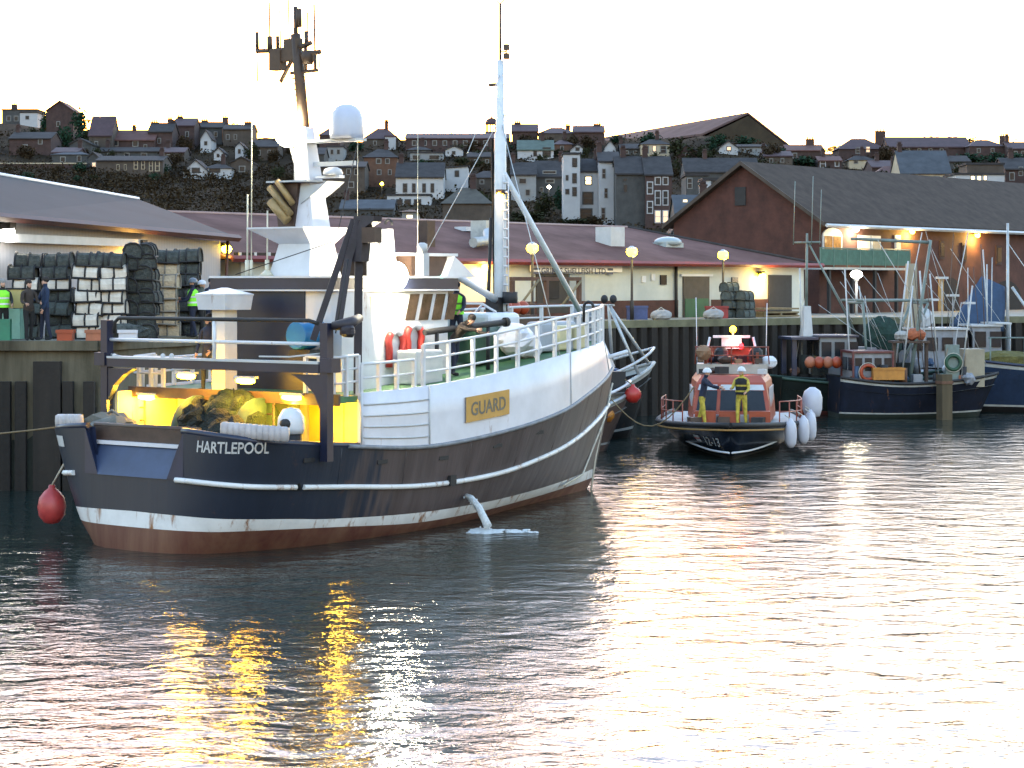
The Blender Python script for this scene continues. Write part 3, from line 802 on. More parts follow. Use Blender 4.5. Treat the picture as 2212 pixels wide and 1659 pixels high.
H('low slate lean-to with a bright lit end behind the warehouse', 1460, 1532, 490, 462, 422, STONE, SLATEB, 'side', 8, win=((1474, 1486, 430, 438),), D=215, lit={0: E_WIN})
H('little grey gable with an arched opening over the market roof', 1454, 1494, 506, 502, 474, RENDG, SLATE, 'front', 5, win=((1474, 1484, 494, 502),), D=150)
# east of the hall
H('brick cottage with a tall stack in the skyline dip', 1700, 1780, 352, 326, 312, BRICKD, TILER, 'side', 8, chim=((1756, 299, 18),), win=((1712, 1722, 330, 342),))
H('two white outbuildings below the skyline dip', 1768, 1818, 372, 348, 338, BRICKD, TILER, 'side', 6, win=((1771, 1784, 346, 362), (1803, 1813, 346, 360)), frame=REND)
H('maroon hipped terrace with a lit attic window on the eastern skyline', 1812, 1912, 345, 322, 296, BRICKD, TILEM, 'hip', 9, name='terraced_house', chim=((1910, 281, 22),), win=((1848, 1858, 318, 332), (1870, 1880, 316, 330)), lit={1: E_WIN2})
H('cream dormer cottage in front of the maroon hipped terrace', 1834, 1888, 366, 346, 334, RENDC, SLATE, 'hip', 6, win=((1844, 1854, 346, 354),))
H('long plum roofed terrace on the eastern skyline', 1920, 2096, 340, 318, 295, BRICKD, TILEM, 'side', 9, name='terraced_house', chim=((2062, 298, 10), (2074, 298, 10)), win=tuple((1934 + 24 * i, 1942 + 24 * i, 320, 330) for i in range(5)))
H('plum hipped house with twin pots at the east end of the skyline', 2094, 2170, 345, 316, 299, BRICKD, TILEM, 'hip', 8, chim=((2178, 292, 16),), win=((2110, 2118, 320, 330), (2140, 2148, 320, 330)))
H('house with a great blue grey slate roof and cream wall', 1946, 2054, 402, 374, 324, RENDC, SLATEB, 'side', 10, win=((1980, 1996, 380, 392), (2016, 2030, 380, 392)))
H('white modern house with three bright lit panes', 2064, 2170, 425, 378, 374, REND, SLATE, 'flat', 8, win=((2096, 2106, 379, 399), (2110, 2120, 379, 391), (2124, 2132, 379, 390), (2068, 2094, 400, 408), (2134, 2150, 398, 406)), lit={0: E_WIN, 1: E_WIN, 2: E_WIN}, D=300)
H('dark upper storey above the white modern house', 2090, 2168, 380, 356, 352, STONEB, SLATE, 'flat', 6, D=303)
H('dark brick terrace at the eastern edge of town', 2172, 2260, 430, 366, 340, BRICKD, SLATE, 'side', 9, win=((2180, 2192, 372, 390), (2200, 2210, 360, 380)), D=310)
H('russet cottage roof showing above the warehouse ridge', 1892, 1966, 395, 378, 356, BRICKD, TILER, 'hip', 8)
H('squat dark cottage on the terrace under the west end white house', 112, 168, 350, 330, 318, BRICKD, TILEM, 'side', 8, win=((122, 130, 334, 343), (148, 156, 334, 343)))
H('narrow stone house in the trees below the dark red gable', 150, 196, 338, 312, 300, STONE, SLATE, 'front', 8, win=((168, 176, 318, 328),))
H('brown semi with two small dormers on the upper west bank', 352, 398, 350, 330, 318, STONEB, TILEM, 'side', 8, win=((360, 368, 333, 343), (380, 388, 333, 343)))
H('dim terrace end behind the roof aerials of the trawler', 545, 600, 350, 318, 302, STONEB, SLATE, 'side', 9, win=((556, 563, 324, 336), (578, 585, 324, 336)), chim=((590, 298, 12),))
H('dim hipped house on the skyline behind the mast flood lamp', 596, 650, 330, 298, 284, BRICKD, TILEM, 'hip', 9, win=((612, 620, 304, 314),))
H('tall stone house behind the mast trunk', 640, 700, 372, 334, 318, STONE, SLATE, 'side', 9, win=((652, 660, 342, 354), (676, 684, 342, 354)))
H('grey cottage in the trees under the school block', 880, 930, 340, 324, 314, STONE, SLATE, 'hip', 7, win=((892, 900, 327, 335), (912, 920, 327, 335)))
H('white cottage peeping from the trees under the school block', 962, 1000, 338, 324, 316, REND, SLATE, 'front', 7, win=((976, 984, 326, 334),))
H('brown cottage row in the trees beside the cupola', 1010, 1096, 360, 340, 328, STONEB, SLATE, 'side', 8, name='terraced_house', win=((1024, 1032, 344, 353), (1048, 1056, 344, 353), (1072, 1080, 344, 353)))
H('dark house with a broad roof uphill of the mossy roofed one', 1016, 1094, 412, 384, 366, STONEB, SLATE, 'hip', 9, win=((1036, 1046, 388, 398), (1066, 1076, 388, 398)))
H('brick villa in the trees below the plum roofed skyline house', 1196, 1236, 330, 312, 300, BRICKO, TILEM, 'hip', 7, win=((1210, 1218, 315, 324),))
H('slate cottage beside the cream gabled villa', 1340, 1386, 338, 322, 310, STONE, SLATE, 'side', 8, win=((1350, 1358, 325, 333), (1368, 1376, 325, 333)))
H('dark gable in the trees under the great hall', 1462, 1506, 346, 328, 314, BRICKD, SLATE, 'front', 8, win=((1480, 1488, 330, 339),))
H('long dark cottage row under the great hall', 1650, 1712, 356, 338, 326, STONEB, TILEM, 'side', 8, name='terraced_house', win=((1662, 1670, 342, 351), (1686, 1694, 342, 351)))
H('brick house between the cream dormer cottage and the blue grey roof', 1884, 1948, 386, 362, 346, BRICKD, TILEM, 'side', 9, win=((1900, 1908, 366, 377), (1926, 1934, 366, 377)))
H('stone house above the white modern house', 2050, 2096, 372, 350, 336, STONE, SLATE, 'side', 8, win=((2060, 2068, 353, 363), (2078, 2086, 353, 363)))
H('plum terrace at the very edge of the eastern skyline', 2180, 2250, 350, 322, 306, BRICKD, TILEM, 'side', 8, name='terraced_house', win=((2190, 2198, 326, 336), (2206, 2214, 326, 336)))
# bandstand cupola
D1 = 425; k1 = D1 / F
o = thing('cupola', 'domed open cupola standing on the skyline beside the foremast', 'cupola', W(1062, 288, D1), 0)
mb = MB(); mb.lathe([(1.3, -1), (1.3, 0.3)], (0, 0, 0), 12); mb.build('base', TILEM, o)
for i in range(6):
    a = i * math.pi / 3 + .3; mb = MB(); mb.tube([(1.05 * math.cos(a), 1.05 * math.sin(a), .3), (1.05 * math.cos(a), 1.05 * math.sin(a), 1.75)], .13, 6); mb.build('column', TILEM, o)
mb = MB(); mb.lathe([(1.3, 1.72), (1.32, 1.85), (1.15, 2.4), (.75, 2.85), (.2, 3.05), (.08, 3.4), (0, 3.45)], (0, 0, 0), 16); mb.build('dome', TILEM, o)
# retaining wall on the bank and street lamps on the hill
D2 = ground_hit(90, 362); o = thing('retaining_wall', 'pale topped retaining wall along the scrub bank', 'wall', W(90, 358, D2), 0)
mb = MB(); mb.box(-9, 7.5, 0, .4, -3, .3); mb.build('wall_body', BRICKD, o); mb = MB(); mb.box(-9.1, 7.6, -.1, .5, .3, .5); mb.build('wall_cap', RENDC, o)
for u, v, lb in ((825, 397, 'small street lamp against the orange brick house'), (1186, 404, 'white street lamp by the grey dormer house'), (1296, 424, 'warm street lamp between the white houses'), (1520, 435, 'pinkish lamp by the white walled cottage'), (2026, 500, None)):
    if not lb: continue
    D2 = ground_hit(u, v + 30) - 8; o = thing('street_lamp', lb, 'street lamp', W(u, v + 32, D2), 0, 'street lamps on the hillside'); k2 = D2 / F
    mb = MB(); mb.tube([(0, 0, -1), (0, 0, 31 * k2)], .06, 6); mb.build('post', BLACK, o); mb = MB(); mb.ell((0, -.1, 32 * k2), .26, .22, .26, 0, 10, 6); mb.build('lamp_head', E_WARM if u != 1186 else E_WHITE, o)
    lampL('street_light', (0, -.5, 31.5 * k2), (1, .7, .35), 25, .2, o)

# trees
TL = [(1, 97, 290, 40, 62, 'dark bushy skyline tree beside the small white square house'), (3, 172, 310, 52, 90, 'tallest green tree on the skyline at the west end'), (1, 140, 322, 60, 66, 'broad green tree below the dark red gable'),
      (0, 192, 322, 40, 60, 'dark tree by the brown house with the tall stack'), (0, 70, 300, 40, 34, None), (2, 60, 345, 60, 40, None), (0, 240, 346, 30, 30, None),
      (1, 378, 292, 40, 30, None), (2, 405, 330, 50, 46, None), (1, 460, 280, 46, 22, None), (1, 500, 285, 44, 26, None), (2, 370, 362, 60, 40, None), (0, 548, 350, 44, 60, None), (1, 900, 322, 60, 32, None), (1, 960, 326, 70, 34, None),
      (2, 1020, 330, 60, 34, None), (1, 1080, 336, 60, 40, None), (1, 770, 330, 50, 34, None), (4, 1040, 352, 90, 34, None), (4, 1000, 360, 80, 24, None), (2, 1060, 392, 80, 50, None), (0, 1090, 420, 40, 70, None),
      (4, 1010, 470, 140, 74, 'wide dark hedge like tree above the market roof west of the foremast'), (0, 1070, 474, 60, 90, None), (0, 1174, 468, 66, 70, 'round dark tree in front of the grey dormer house'), (3, 1212, 462, 36, 70, 'slim dark tree beside the tall narrow tower house'),
      (4, 1140, 484, 120, 34, None), (4, 1240, 490, 110, 22, None), (2, 1290, 490, 60, 30, None), (2, 1140, 322, 60, 40, 'brown leaved skyline tree just east of the cupola'), (2, 1180, 322, 50, 32, None), (2, 1230, 326, 60, 42, None), (2, 1272, 328, 60, 44, None),
      (1, 1330, 312, 56, 26, None), (1, 1400, 316, 70, 40, 'green tree in front of the pale hall roof'), (0, 1470, 345, 80, 66, 'dark rounded tree beside the cream gabled villa'), (0, 1520, 345, 70, 46, None), (1, 1550, 316, 60, 36, None), (1, 1610, 318, 60, 34, None), (2, 1660, 350, 70, 50, None), (0, 1460, 380, 50, 50, None),
      (1, 1690, 350, 50, 40, None), (1, 1740, 362, 80, 34, None), (0, 1640, 372, 80, 40, None), (2, 1780, 380, 60, 24, None), (2, 1915, 368, 70, 66, 'tall rust brown tree by the broad stack of the maroon terrace'), (2, 1955, 352, 60, 40, None), (1, 1990, 322, 50, 22, None), (1, 2100, 356, 90, 34, None), (1, 2150, 352, 60, 30, None), (1, 2200, 356, 70, 36, None),
      (0, 1900, 398, 60, 40, None), (0, 2074, 395, 40, 60, None), (2, 1840, 390, 60, 34, None), (0, 2200, 440, 60, 70, None)]
g2 = random.Random(12)
for _ in range(70):
    u = g2.uniform(10, 2210); v = g2.uniform(318, 400 if u < 1500 else 375); TL.append((g2.choice((0, 0, 1, 2, 2, 4)), u, v, g2.uniform(26, 58), g2.uniform(18, 36), None))
for i, (kd, u, v, wp, hp, lb) in enumerate(TL):
    tree(kd, u, v, wp, lb or ('dark olive bushy tree among the hillside houses', 'blue green bushy tree among the hillside houses', 'brown leaved bushy tree among the hillside houses', 'slim green tree among the houses', 'low spreading dark tree among the hillside houses')[kd], hpx=hp)
# scrub on the bank
mb = MB(); g = random.Random(4)
for i in range(6500):
    if i < 2200: u = g.uniform(-40, 640); v = g.uniform(364, 475)
    elif i < 2900: u = g.uniform(640, 1480); v = g.uniform(440, 500)
    else: u = g.uniform(-20, 2240); v = g.uniform(288, 440)
    D3 = ground_hit(u, v)
    if D3 >= 466: continue
    P3 = W(u, v, D3 - .5)
    for q in range(9):
        c = P3 + Vector((g.gauss(0, 1.0), g.gauss(0, 1.0), g.gauss(.25, .35))); s_ = g.uniform(.12, .32)
        a_ = Vector((g.uniform(-1, 1), g.uniform(-1, 1), g.uniform(-1, 1))).normalized(); b_ = a_.cross(Vector((g.uniform(-1, 1), .3, 1))).normalized()
        mb.poly([c + a_ * s_, c + b_ * s_ * .7, c - a_ * s_, c - b_ * s_ * .7])
tag(mb.build('scrub', LEAF3), 'dark brown scrub covering the bank behind the sheds', 'scrub', kind='stuff')

# ------------------------------------------------------------------ grey shed
SA = W(-40, 640, 62.5); SB = W(476, 640, 79)
ang = math.degrees(math.atan2(SB.y - SA.y, SB.x - SA.x)); SF = Frame(SA.x, SA.y, ang, QZ); Ls = (Vector((SB.x, SB.y)) - Vector((SA.x, SA.y))).length
o = thing('storage_shed', 'long grey sheet clad shed with a pale hipped roof behind the creel stacks', 'shed', (SA.x, SA.y, QZ), ang)
e0 = 3.55; e1 = SF.at_y(475, 512, 0).z
mb = MB(); mb.prism([(0, 0, -.02), (Ls, 0, -.02), (Ls, 0, e1 - .15), (0, 0, e0 - .05)], (0, 12, 0)); wl = mb.build('wall', SHEETW, o)
ra = SF.at_y(298, 430, 6.0); rA = Vector((0, 6, ra.z + .9)); ra = Vector((ra.x, 6, ra.z))
mb = MB(); A = Vector((-.3, -.5, e0)); B = Vector((Ls + .4, -.5, e1)); C = Vector((Ls + .4, 12.5, e1)); Dd = Vector((-.3, 12.5, e0))
for pl in ([A, B, ra, rA], [B, C, ra], [C, Dd, rA, ra], [A, rA, Dd], [A, Dd, C, B]): mb.poly(pl)
rf = mb.build('roof', SHEETG, o)
mb = MB(); mb.tube([rA, ra], .09, 6); mb.build('ridge_cap', WHITE_CLEAN, rf)
mb = MB(); mb.tube([A + Vector((0, -.06, -.04)), B + Vector((0, -.06, -.04))], .13, 4); mb.tube([B + Vector((-.2, .3, -.1)), B + Vector((-.25, .4, -e1))], .06, 6); mb.build('gutter', mat('dark red gutter', (.05, .015, .012), .6, .2, 2), rf)
mb = MB(); q0 = SF.at_y(30, 475, 0); q1 = SF.at_y(298, 506, 0); mb.box(.2, q1.x, -.3, -.1, e0 - .75, e0 - .5); mb.build('door_track', GREYW, o)
q = SF.at_y(290, 525, 0)
mb = MB(); mb.box(q.x - .18, q.x + .18, -.4, -.02, q.z - .1, q.z + .1); lt = mb.build('wall_lamp', BLACK, o)
mb = MB(); mb.ell((q.x, -.25, q.z - .15), .2, .18, .14, 0, 10, 6); mb.build('lamp_glass', E_WARM, lt); lampL('wall_light', (q.x, -.4, q.z - .35), (1, .50, .12), 150, .12, lt)
q = SF.at_y(2, 488, 0)
mb = MB(); mb.box(q.x - .18, q.x + .18, -.4, -.02, q.z - .1, q.z + .1); lt = mb.build('wall_lamp', BLACK, o)
mb = MB(); mb.ell((q.x, -.25, q.z - .15), .2, .18, .14, 0, 10, 6); mb.build('lamp_glass', E_WHITE, lt); lampL('wall_light', (q.x, -.45, q.z - .4), (1, .9, .75), 45, .12, lt)

# ------------------------------------------------------------------ shellfish market
MF = Frame(-10.0, 80.3, 50.5, QZ); ML = 39.0; EV = 2.5; RV = 4.45; DP = 14.0
o = thing('market_shed', 'long low white market shed with a pink red roof and a shellfish company sign', 'market building', (-10.0, 80.3, QZ), 50.5)
mb = MB(); mb.box(0, ML, 0, DP, -.02, EV - .02); wl = mb.build('wall', MKWALL, o)
mb = MB(); mb.box(9, MF.at_y(1463, 640, 0).x, -.06, -.003, 0, .82); mb.box(MF.at_y(1536, 640, 0).x, ML - 3.4, -.06, -.003, 0, .82); mb.build('brick_plinth', BRICK, o)
mb = MB(); mb.box(0, 8.4, -.06, -.003, 0, 1.0); mb.build('brick_plinth', BRICKO, o)
A = Vector((-1.0, -.55, EV)); B = Vector((ML + .9, -.55, EV)); C = Vector((ML + .9, DP + .5, EV)); Dd = Vector((-1, DP + .5, EV)); ra = Vector((-1, DP / 2, RV)); rb = Vector((ML - 5.6, DP / 2, RV))
mb = MB()
for pl in ([A, B, rb, ra], [B, C, rb], [C, Dd, ra, rb], [A, ra, Dd], [A, Dd, C, B]): mb.poly(pl)
rf = mb.build('roof', TILEMK, o)
mb = MB(); mb.tube([ra, rb], .08, 6); mb.build('ridge_cap', mat('pale ridge', (.3, .2, .18), .7, .1, 2), rf)
mb = MB(); mb.tube([rb, B + Vector((0, 0, .05))], .09, 6); mb.build('hip_cap', SLATE, rf)
mb = MB(); mb.tube([A + Vector((0, -.05, 0)), B + Vector((0, -.05, 0))], .12, 4); mb.build('gutter', REDTRIM, rf)
def ronf(u, v):
    """Point on the front roof slope."""
    lo, hi = -.5, DP / 2
    for _ in range(30):
        m = (lo + hi) / 2; q = MF.at_y(u, v, m); zr = EV + (RV - EV) * (m + .55) / (DP / 2 + .55)
        if q.z > zr: lo = m
        else: hi = m
    return MF.at_y(u, v, lo)
for nm, u, v, sx, sy, sz, m in (('roof_vent', 1318, 527, 1.1, .9, 1.0, GREYW), ('roof_vent', 1054, 520, 1.3, .9, 1.1, STEEL), ('roof_vent', 922, 530, .5, .5, 1.3, DKBROWN), ('roof_light', 1018, 498, 1.5, .7, .2, WHITE_CLEAN)):
    q = ronf(u, v); mb = MB(); mb.cbox((q.x, q.y, q.z + sz * .3), sx, sy, sz); ob = mb.build(nm, m, rf)
q = ronf(1443, 530); mb = MB(); mb.ell((q.x, q.y, q.z + .15), .85, .6, .28, 0, 14, 8); mb.cbox((q.x, q.y, q.z), 1.5, .8, .25); mb.build('roof_light', mat('pale blue fibreglass', (.26, .31, .33), .4, .1, 1), rf)
q = ronf(1040, 535); mb = MB(); mb.tube([(q.x - .9, q.y - .3, q.z + .2), (q.x + .5, q.y, q.z + .3), (q.x + .9, q.y + .4, q.z + .7)], .22, 8); mb.build('roof_duct', STEEL, rf)
def mk_box(nm, u0, u1, v0, v1, m, par, y0=-.07, y1=-.01):
    a = MF.at_y(u0, v0, 0); b = MF.at_y(u1, v1, 0); mb = MB(); mb.box(a.x, b.x, y0, y1, max(0, min(b.z, a.z)), max(a.z, b.z)); return mb.build(nm, m, par)
sg = mk_box('company_sign', 1141, 1338, 572, 588, mat('white sign board', (.7, .7, .72), .6, .08, 1), o, -.16, -.09)
a = MF.at_y(1163, 586, 0); b = MF.at_y(1302, 586, 0)
lettering('sign_lettering', 'GRIMES SHELLFISH LTD', .36, mat('blue grey lettering', (.06, .07, .13), .6, .1, 5), lambda x, y: Vector((a.x + x, -.166, 2.02 + y)), sg, .008, b.x - a.x)
for u0, u1 in ((1146, 1160), (1306, 1318)):
    a2 = MF.at_y(u0, 586, 0); b2 = MF.at_y(u1, 586, 0)
    for kk, mm in enumerate(('blue grey lettering', 'blue grey lettering')):
        mb = MB(); mb.box(a2.x, b2.x, -.168, -.162, 2.0 + .17 * kk, 2.1 + .17 * kk); mb.build('sign_emblem', MATS[mm], sg)
mk_box('entrance', 1157, 1226, 590, 676, mat('dark doorway', (.02, .017, .016), .7, .3, 2), o)
f = mk_box('window', 1172, 1204, 596, 645, GLASS, o, -.11, -.075); mk_box('roller_shutter', 1229, 1262, 592, 650, mat('blue grey shutter', (.22, .25, .27), .6, .1, 3), o, -.05, -.005)
dd = mk_box('loading_door', 1474, 1530, 597, 687, mat('brown shutter', (.05, .04, .03), .7, .2, 3), o); mk_box('door_panel', 1477, 1527, 645, 686, mat('green door panel', (.012, .075, .03), .6, .2, 2), dd, -.10, -.072); mk_box('door_lintel', 1468, 1536, 592, 597, WHITE_CLEAN, dd, -.12, -.02)
mk_box('window', 1425, 1438, 594, 615, GLASS, o); mk_box('window', 1579, 1592, 599, 615, GLASS, o)
mk_box('notice', 1385, 1393, 596, 610, WHITE_CLEAN, o); mk_box('notice', 1405, 1413, 592, 606, WHITE_CLEAN, o)
mk_box('open_doorway', 1658, 1708, 594, 672, BLACK, o)  # flat black panel, the shade inside the opening put into its colour
mb = MB(); q = MF.at_y(1457, 600, 0); mb.tube([(q.x, -.1, EV), (q.x, -.1, .0)], .08, 6); mb.build('downpipe', BLACK, o)
mk_box('window_band', 505, 600, 545, 566, GLASS, o, -.08, -.01)
for u in (512, 545, 575): mk_box('window_post', u, u + 5, 545, 566, GREYW, o, -.12, -.085)
mk_box('entrance', 930, 990, 585, 680, mat('dark doorway', (.02, .017, .016)), o)
for u, v, e, pw, c in ((1050, 572, E_WARM, 260, (1, .6, .18)), (1648, 592, E_WARM, 260, (1, .62, .2)), (490, 532, E_WARM, 15, (1, .5, .2))):
    q = MF.at_y(u, v, -.3); mb = MB(); mb.box(q.x - .15, q.x + .15, -.32, -.07, q.z - .02, q.z + .14); lt = mb.build('wall_lamp', BLACK, o)
    mb = MB(); mb.ell((q.x, -.28, q.z - .1), .22, .16, .16, 0, 10, 6); mb.build('lamp_glass', e, lt); lampL('wall_light', (q.x, -.45, q.z - .3), c, pw, .12, lt)
# lamp posts along the market quay
for u, v, lb in ((960, 566, 'sodium lamp on a dark post beside the trawler bridge visor'), (1150, 535, 'sodium lamp on a dark post just east of the foremast'), (1365, 543, 'sodium lamp on a dark post between the sign and the loading door'), (1562, 550, 'sodium lamp on a dark post east of the green loading door')):
    k_ = MF.at_y(u, 640, -2.2); P4 = MF.w(k_.x, -2.2, 0); D4 = P4.y
    o2 = thing('lamp_post', lb, 'lamp post', (P4.x, P4.y, QZ), 50.5, 'lamp posts along the market quay'); zt = EYE - (v - 612) / F * D4 - QZ
    mb = MB(); mb.tube([(0, 0, 0), (0, 0, .8), (0, 0, .82), (0, 0, zt - .25)], [.09, .09, .06, .05], 8); mb.build('post', BLACK, o2)
    mb = MB(); mb.lathe([(.06, -.3), (.16, -.2), (.2, .16), (.05, .24)], (0, 0, zt), 10); lh = mb.build('lantern', GREYW, o2)
    mb = MB(); mb.ell((0, 0, zt - .02), .25, .25, .23, 0, 12, 8); mb.build('lamp_glass', E_SODIUM, lh); lampL('post_light', (0, -.5, zt - .1), (1, .72, .2), 90, .2, lh)

# ------------------------------------------------------------------ brick warehouse
C0 = W(1770, 700, 115); WF = Frame(C0.x, C0.y, 50.5, QZ); WL = 46.0; GW = 9.4
o = thing('brick_warehouse', 'tall red brick warehouse with a brown pantile roof, balcony and wall lamps', 'warehouse', (C0.x, C0.y, QZ), 50.5)
ez = 4.95; rz_ = 8.0
mb = MB(); mb.prism([(0, 0, -.02), (0, GW, -.02), (0, GW, ez), (0, GW / 2, rz_), (0, 0, ez)], (WL, 0, 0)); wl = mb.build('wall', BRICK, o)
mb = MB()
for y0, y1 in ((-.5, GW / 2), (GW + .5, GW / 2)):
    zl = ez - (rz_ - ez) * .5 / (GW / 2); mb.prism([(-.35, y0, zl + .02), (-.35, y1, rz_ + .02), (-.35, y1, rz_ + .2), (-.35, y0, zl + .2)], (WL + .7, 0, 0))
rf = mb.build('roof', TILEW, o)
mb = MB(); mb.tube([(-.3, -.62, ez - .3), (WL, -.62, ez - .3)], .1, 4); mb.build('gutter', GREYW, rf)
mb = MB(); mb.prism([(-.36, -.5, ez - .32), (-.36, GW / 2, rz_ + .0), (-.36, GW / 2, rz_ + .22), (-.36, -.5, ez - .1)], (-.08, 0, 0)); mb.prism([(-.36, GW + .5, ez - .32), (-.36, GW / 2, rz_ + .0), (-.36, GW / 2, rz_ + .22), (-.36, GW + .5, ez - .1)], (-.08, 0, 0)); mb.build('verge', STONEB, rf)
def wx(u): return WF.at_y(u, 540, 0).x
def wz(u, v): return WF.at_y(u, v, 0).z
def wbox(nm, u0, u1, v0, v1, m, par, y0=-.08, y1=-.005):
    a = WF.at_y(u0, v0, 0); b = WF.at_y(u1, v1, 0); mb = MB(); mb.box(a.x, b.x, y0, y1, min(a.z, b.z), max(a.z, b.z)); return mb.build(nm, m, par)
# arched window, glazed doors and small windows
def archwin(u0, u1, v0, v1, m, fm_):
    a = WF.at_y(u0, v1, 0); b = WF.at_y(u1, v1, 0); zt = wz((u0 + u1) / 2, v0); r = (b.x - a.x) / 2; cx = (a.x + b.x) / 2
    out = [(a.x, -.005, a.z), (b.x, -.005, a.z)] + [(cx + r * math.cos(q), -.005, zt - r * .45 + r * .45 * math.sin(q)) for q in [math.pi * k / 10 for k in range(11)]]
    mb = MB(); mb.prism(out, (0, -.07, 0)); fr = mb.build('arched_window', fm_, o)
    mb = MB(); mb.box(a.x + .15, cx - .05, -.1, -.078, a.z + .15, zt - r * .45); mb.box(cx + .05, b.x - .15, -.1, -.078, a.z + .15, zt - r * .45); mb.build('pane', m, fr)
archwin(1775, 1817, 492, 549, mat('amber glow tinted glass', (.3, .15, .05), .2, .5, 3), GREYW)  # window glow put into the pane colour, no emission
lampL('window_fill_light', (wx(1795), -.6, wz(1795, 520)), (1, .6, .3), 6, .1, o)  # added light outside the wall, brightens the arched pane from the front
for u0, u1, v0, v1, pm in ((1852, 1878, 508, 562, E_WIN2), (1880, 1900, 509, 560, mat('curtained glass', (.25, .22, .17), .4, .2, 2)), (1932, 1943, 508, 549, mat('pale blind', (.35, .35, .32), .7, .1, 2)), (2028, 2038, 520, 560, GLASS), (2076, 2086, 524, 566, GLASS), (2150, 2162, 530, 572, GLASS)):
    fr = wbox('window', u0, u1, v0, v1, GREYW if u0 < 1950 else BRICKD, o); a = WF.at_y(u0, v0, 0); b = WF.at_y(u1, v1, 0); mb = MB(); f_ = (b.x - a.x) * .14
    mb.box(a.x + f_, b.x - f_, -.11, -.082, b.z + .15, a.z - .15); mb.build('pane', pm, fr)
# balcony
a = WF.at_y(1768, 577, -1.2); b = WF.at_y(1962, 577, -1.2)
mb = MB(); mb.box(a.x, b.x, -1.3, -.01, a.z - .12, a.z); bal = mb.build('balcony', STEEL, o)
mb = MB(); mb.box(a.x, b.x, -1.3, -1.27, a.z + .12, a.z + .95); mb.build('balcony_screen', mat('green mesh screen', (.035, .10, .075), .7, .25, 3), bal)
mb = MB(); mb.tube([(a.x, -1.28, a.z + 1.0), (b.x, -1.28, a.z + 1.0)], .035, 6)
for i in range(8): x = a.x + (b.x - a.x) * i / 7; mb.box(x - .03, x + .03, -1.32, -1.302, a.z, a.z + 1.0)
mb.build('balcony_rail', mat('green rail', (.08, .15, .12), .6, .1, 2), bal)
for i in range(4): x = a.x + (b.x - a.x) * (i + .5) / 4; mb = MB(); mb.box(x - .08, x + .08, -1.2, -1.04, 0, a.z - .121); mb.build('balcony_post', BLACK, bal)
for u0, u1, v0, v1 in ((2036, 2070, 600, 672), (2140, 2205, 606, 680)):
    a = WF.at_y(u0, v1, 0); b = WF.at_y(u1, v1, 0); zt = wz((u0 + u1) / 2, v0); r = (b.x - a.x) / 2; cx = (a.x + b.x) / 2
    out = [(a.x, -.003, .02), (b.x, -.003, .02)] + [(cx + r * math.cos(q), -.003, zt - r * .6 + r * .6 * math.sin(q)) for q in [math.pi * k / 10 for k in range(11)]]
    mb = MB(); mb.prism(out, (0, -.04, 0)); mb.build('archway', mat('dark archway', (.018, .014, .013), .9, .2, 2), o)
wbox('ochre_pier', 2026, 2036, 598, 680, mat('ochre plaster', (.25, .16, .06), .8, .15, 1), o)
for u, v, c, pw in ((1851, 495, (1, .82, .5), 460), (1972, 500, (1, .62, .18), 560), (2113, 508, (1, .58, .16), 540)):
    q = WF.at_y(u, v, -.35); mb = MB(); mb.box(q.x - .16, q.x + .16, -.4, -.01, q.z + .08, q.z + .2); lt = mb.build('wall_lamp', BLACK, o)
    mb = MB(); mb.ell((q.x, -.3, q.z), .2, .16, .14, 0, 10, 6); mb.build('lamp_glass', E_WARM if u > 1900 else E_WHITE, lt); lampL('wall_light', (q.x, -.42, q.z - .22), c, pw, .1, lt)
wbox('vent', 1596, 1597, 420, 421, BLACK, o) if False else None
mb = MB(); gq = WF.at_x(1600, 424, 0); mb.box(-.06, -.004, gq.y - .35, gq.y + .35, gq.z - .5, gq.z + .5); mb.build('gable_vent', BLACK, o)
# globe lamp on the quay by the moored boats
D5 = 108; o2 = thing('lamp_post', 'white globe lamp post under the warehouse balcony', 'lamp post', W(1850, 700, D5) * Vector((1, 1, 0)) + Vector((0, 0, QZ)) if False else Vector((W(1850, 700, D5).x, D5, QZ)), 0)
zt = W(1850, 592, D5).z - QZ
mb = MB(); mb.tube([(0, 0, 0), (0, 0, zt - .1)], .06, 8); mb.build('post', GREYW, o2); mb = MB(); mb.lathe([(.1, -.35), (.3, .02), (.1, .14)], (0, 0, zt), 12); lh = mb.build('lamp_shade', GREYW, o2)
mb = MB(); mb.ell((0, 0, zt - .02), .3, .3, .2, 0, 12, 8); mb.build('lamp_glass', E_WHITE, lh); lampL('globe_light', (0, -.45, zt - .3), (1, .85, .6), 30, .2, lh)


# ------------------------------------------------------------------ the guard trawler
BF = Frame(-8.1, 46.5, -36.5)
T5 = [0, 0, .1, .6, 1.6, 3.2, 6, 9, 11.5, 13.6, 16.2, 18.4]
PL5 = [(0, 0), (0, 1.5), (.1, 2.5), (.6, 3.0), (1.6, 3.25), (3.2, 3.3), (6, 3.3), (9, 3.3), (11.5, 3.05), (13.6, 2.4), (16.2, 1.2), (18.4, 0)]
PL1 = [(-.1, 0), (0, 1.0), (.5, 1.75), (1.2, 2.1), (2.1, 2.4), (3.4, 2.6), (6.2, 2.62), (9, 2.2), (11.5, 1.5), (13.6, .95), (15.6, .42), (17.1, 0)]
PL6 = PL5[:9] + [(13.5, 2.42), (15.9, 1.32), (17.9, 0)]
ZL2 = [.5, .5, .49, .48, .45, .38, .22, .22, .24, .26, .29, .31]
ZL3 = [.84, .82, .78, .74, .68, .57, .46, .45, .47, .5, .54, .57]
ZL4 = [1.57, 1.57, 1.52, 1.45, 1.38, 1.28, 1.1, 1.15, 1.4, 1.65, 2.0, 2.3]
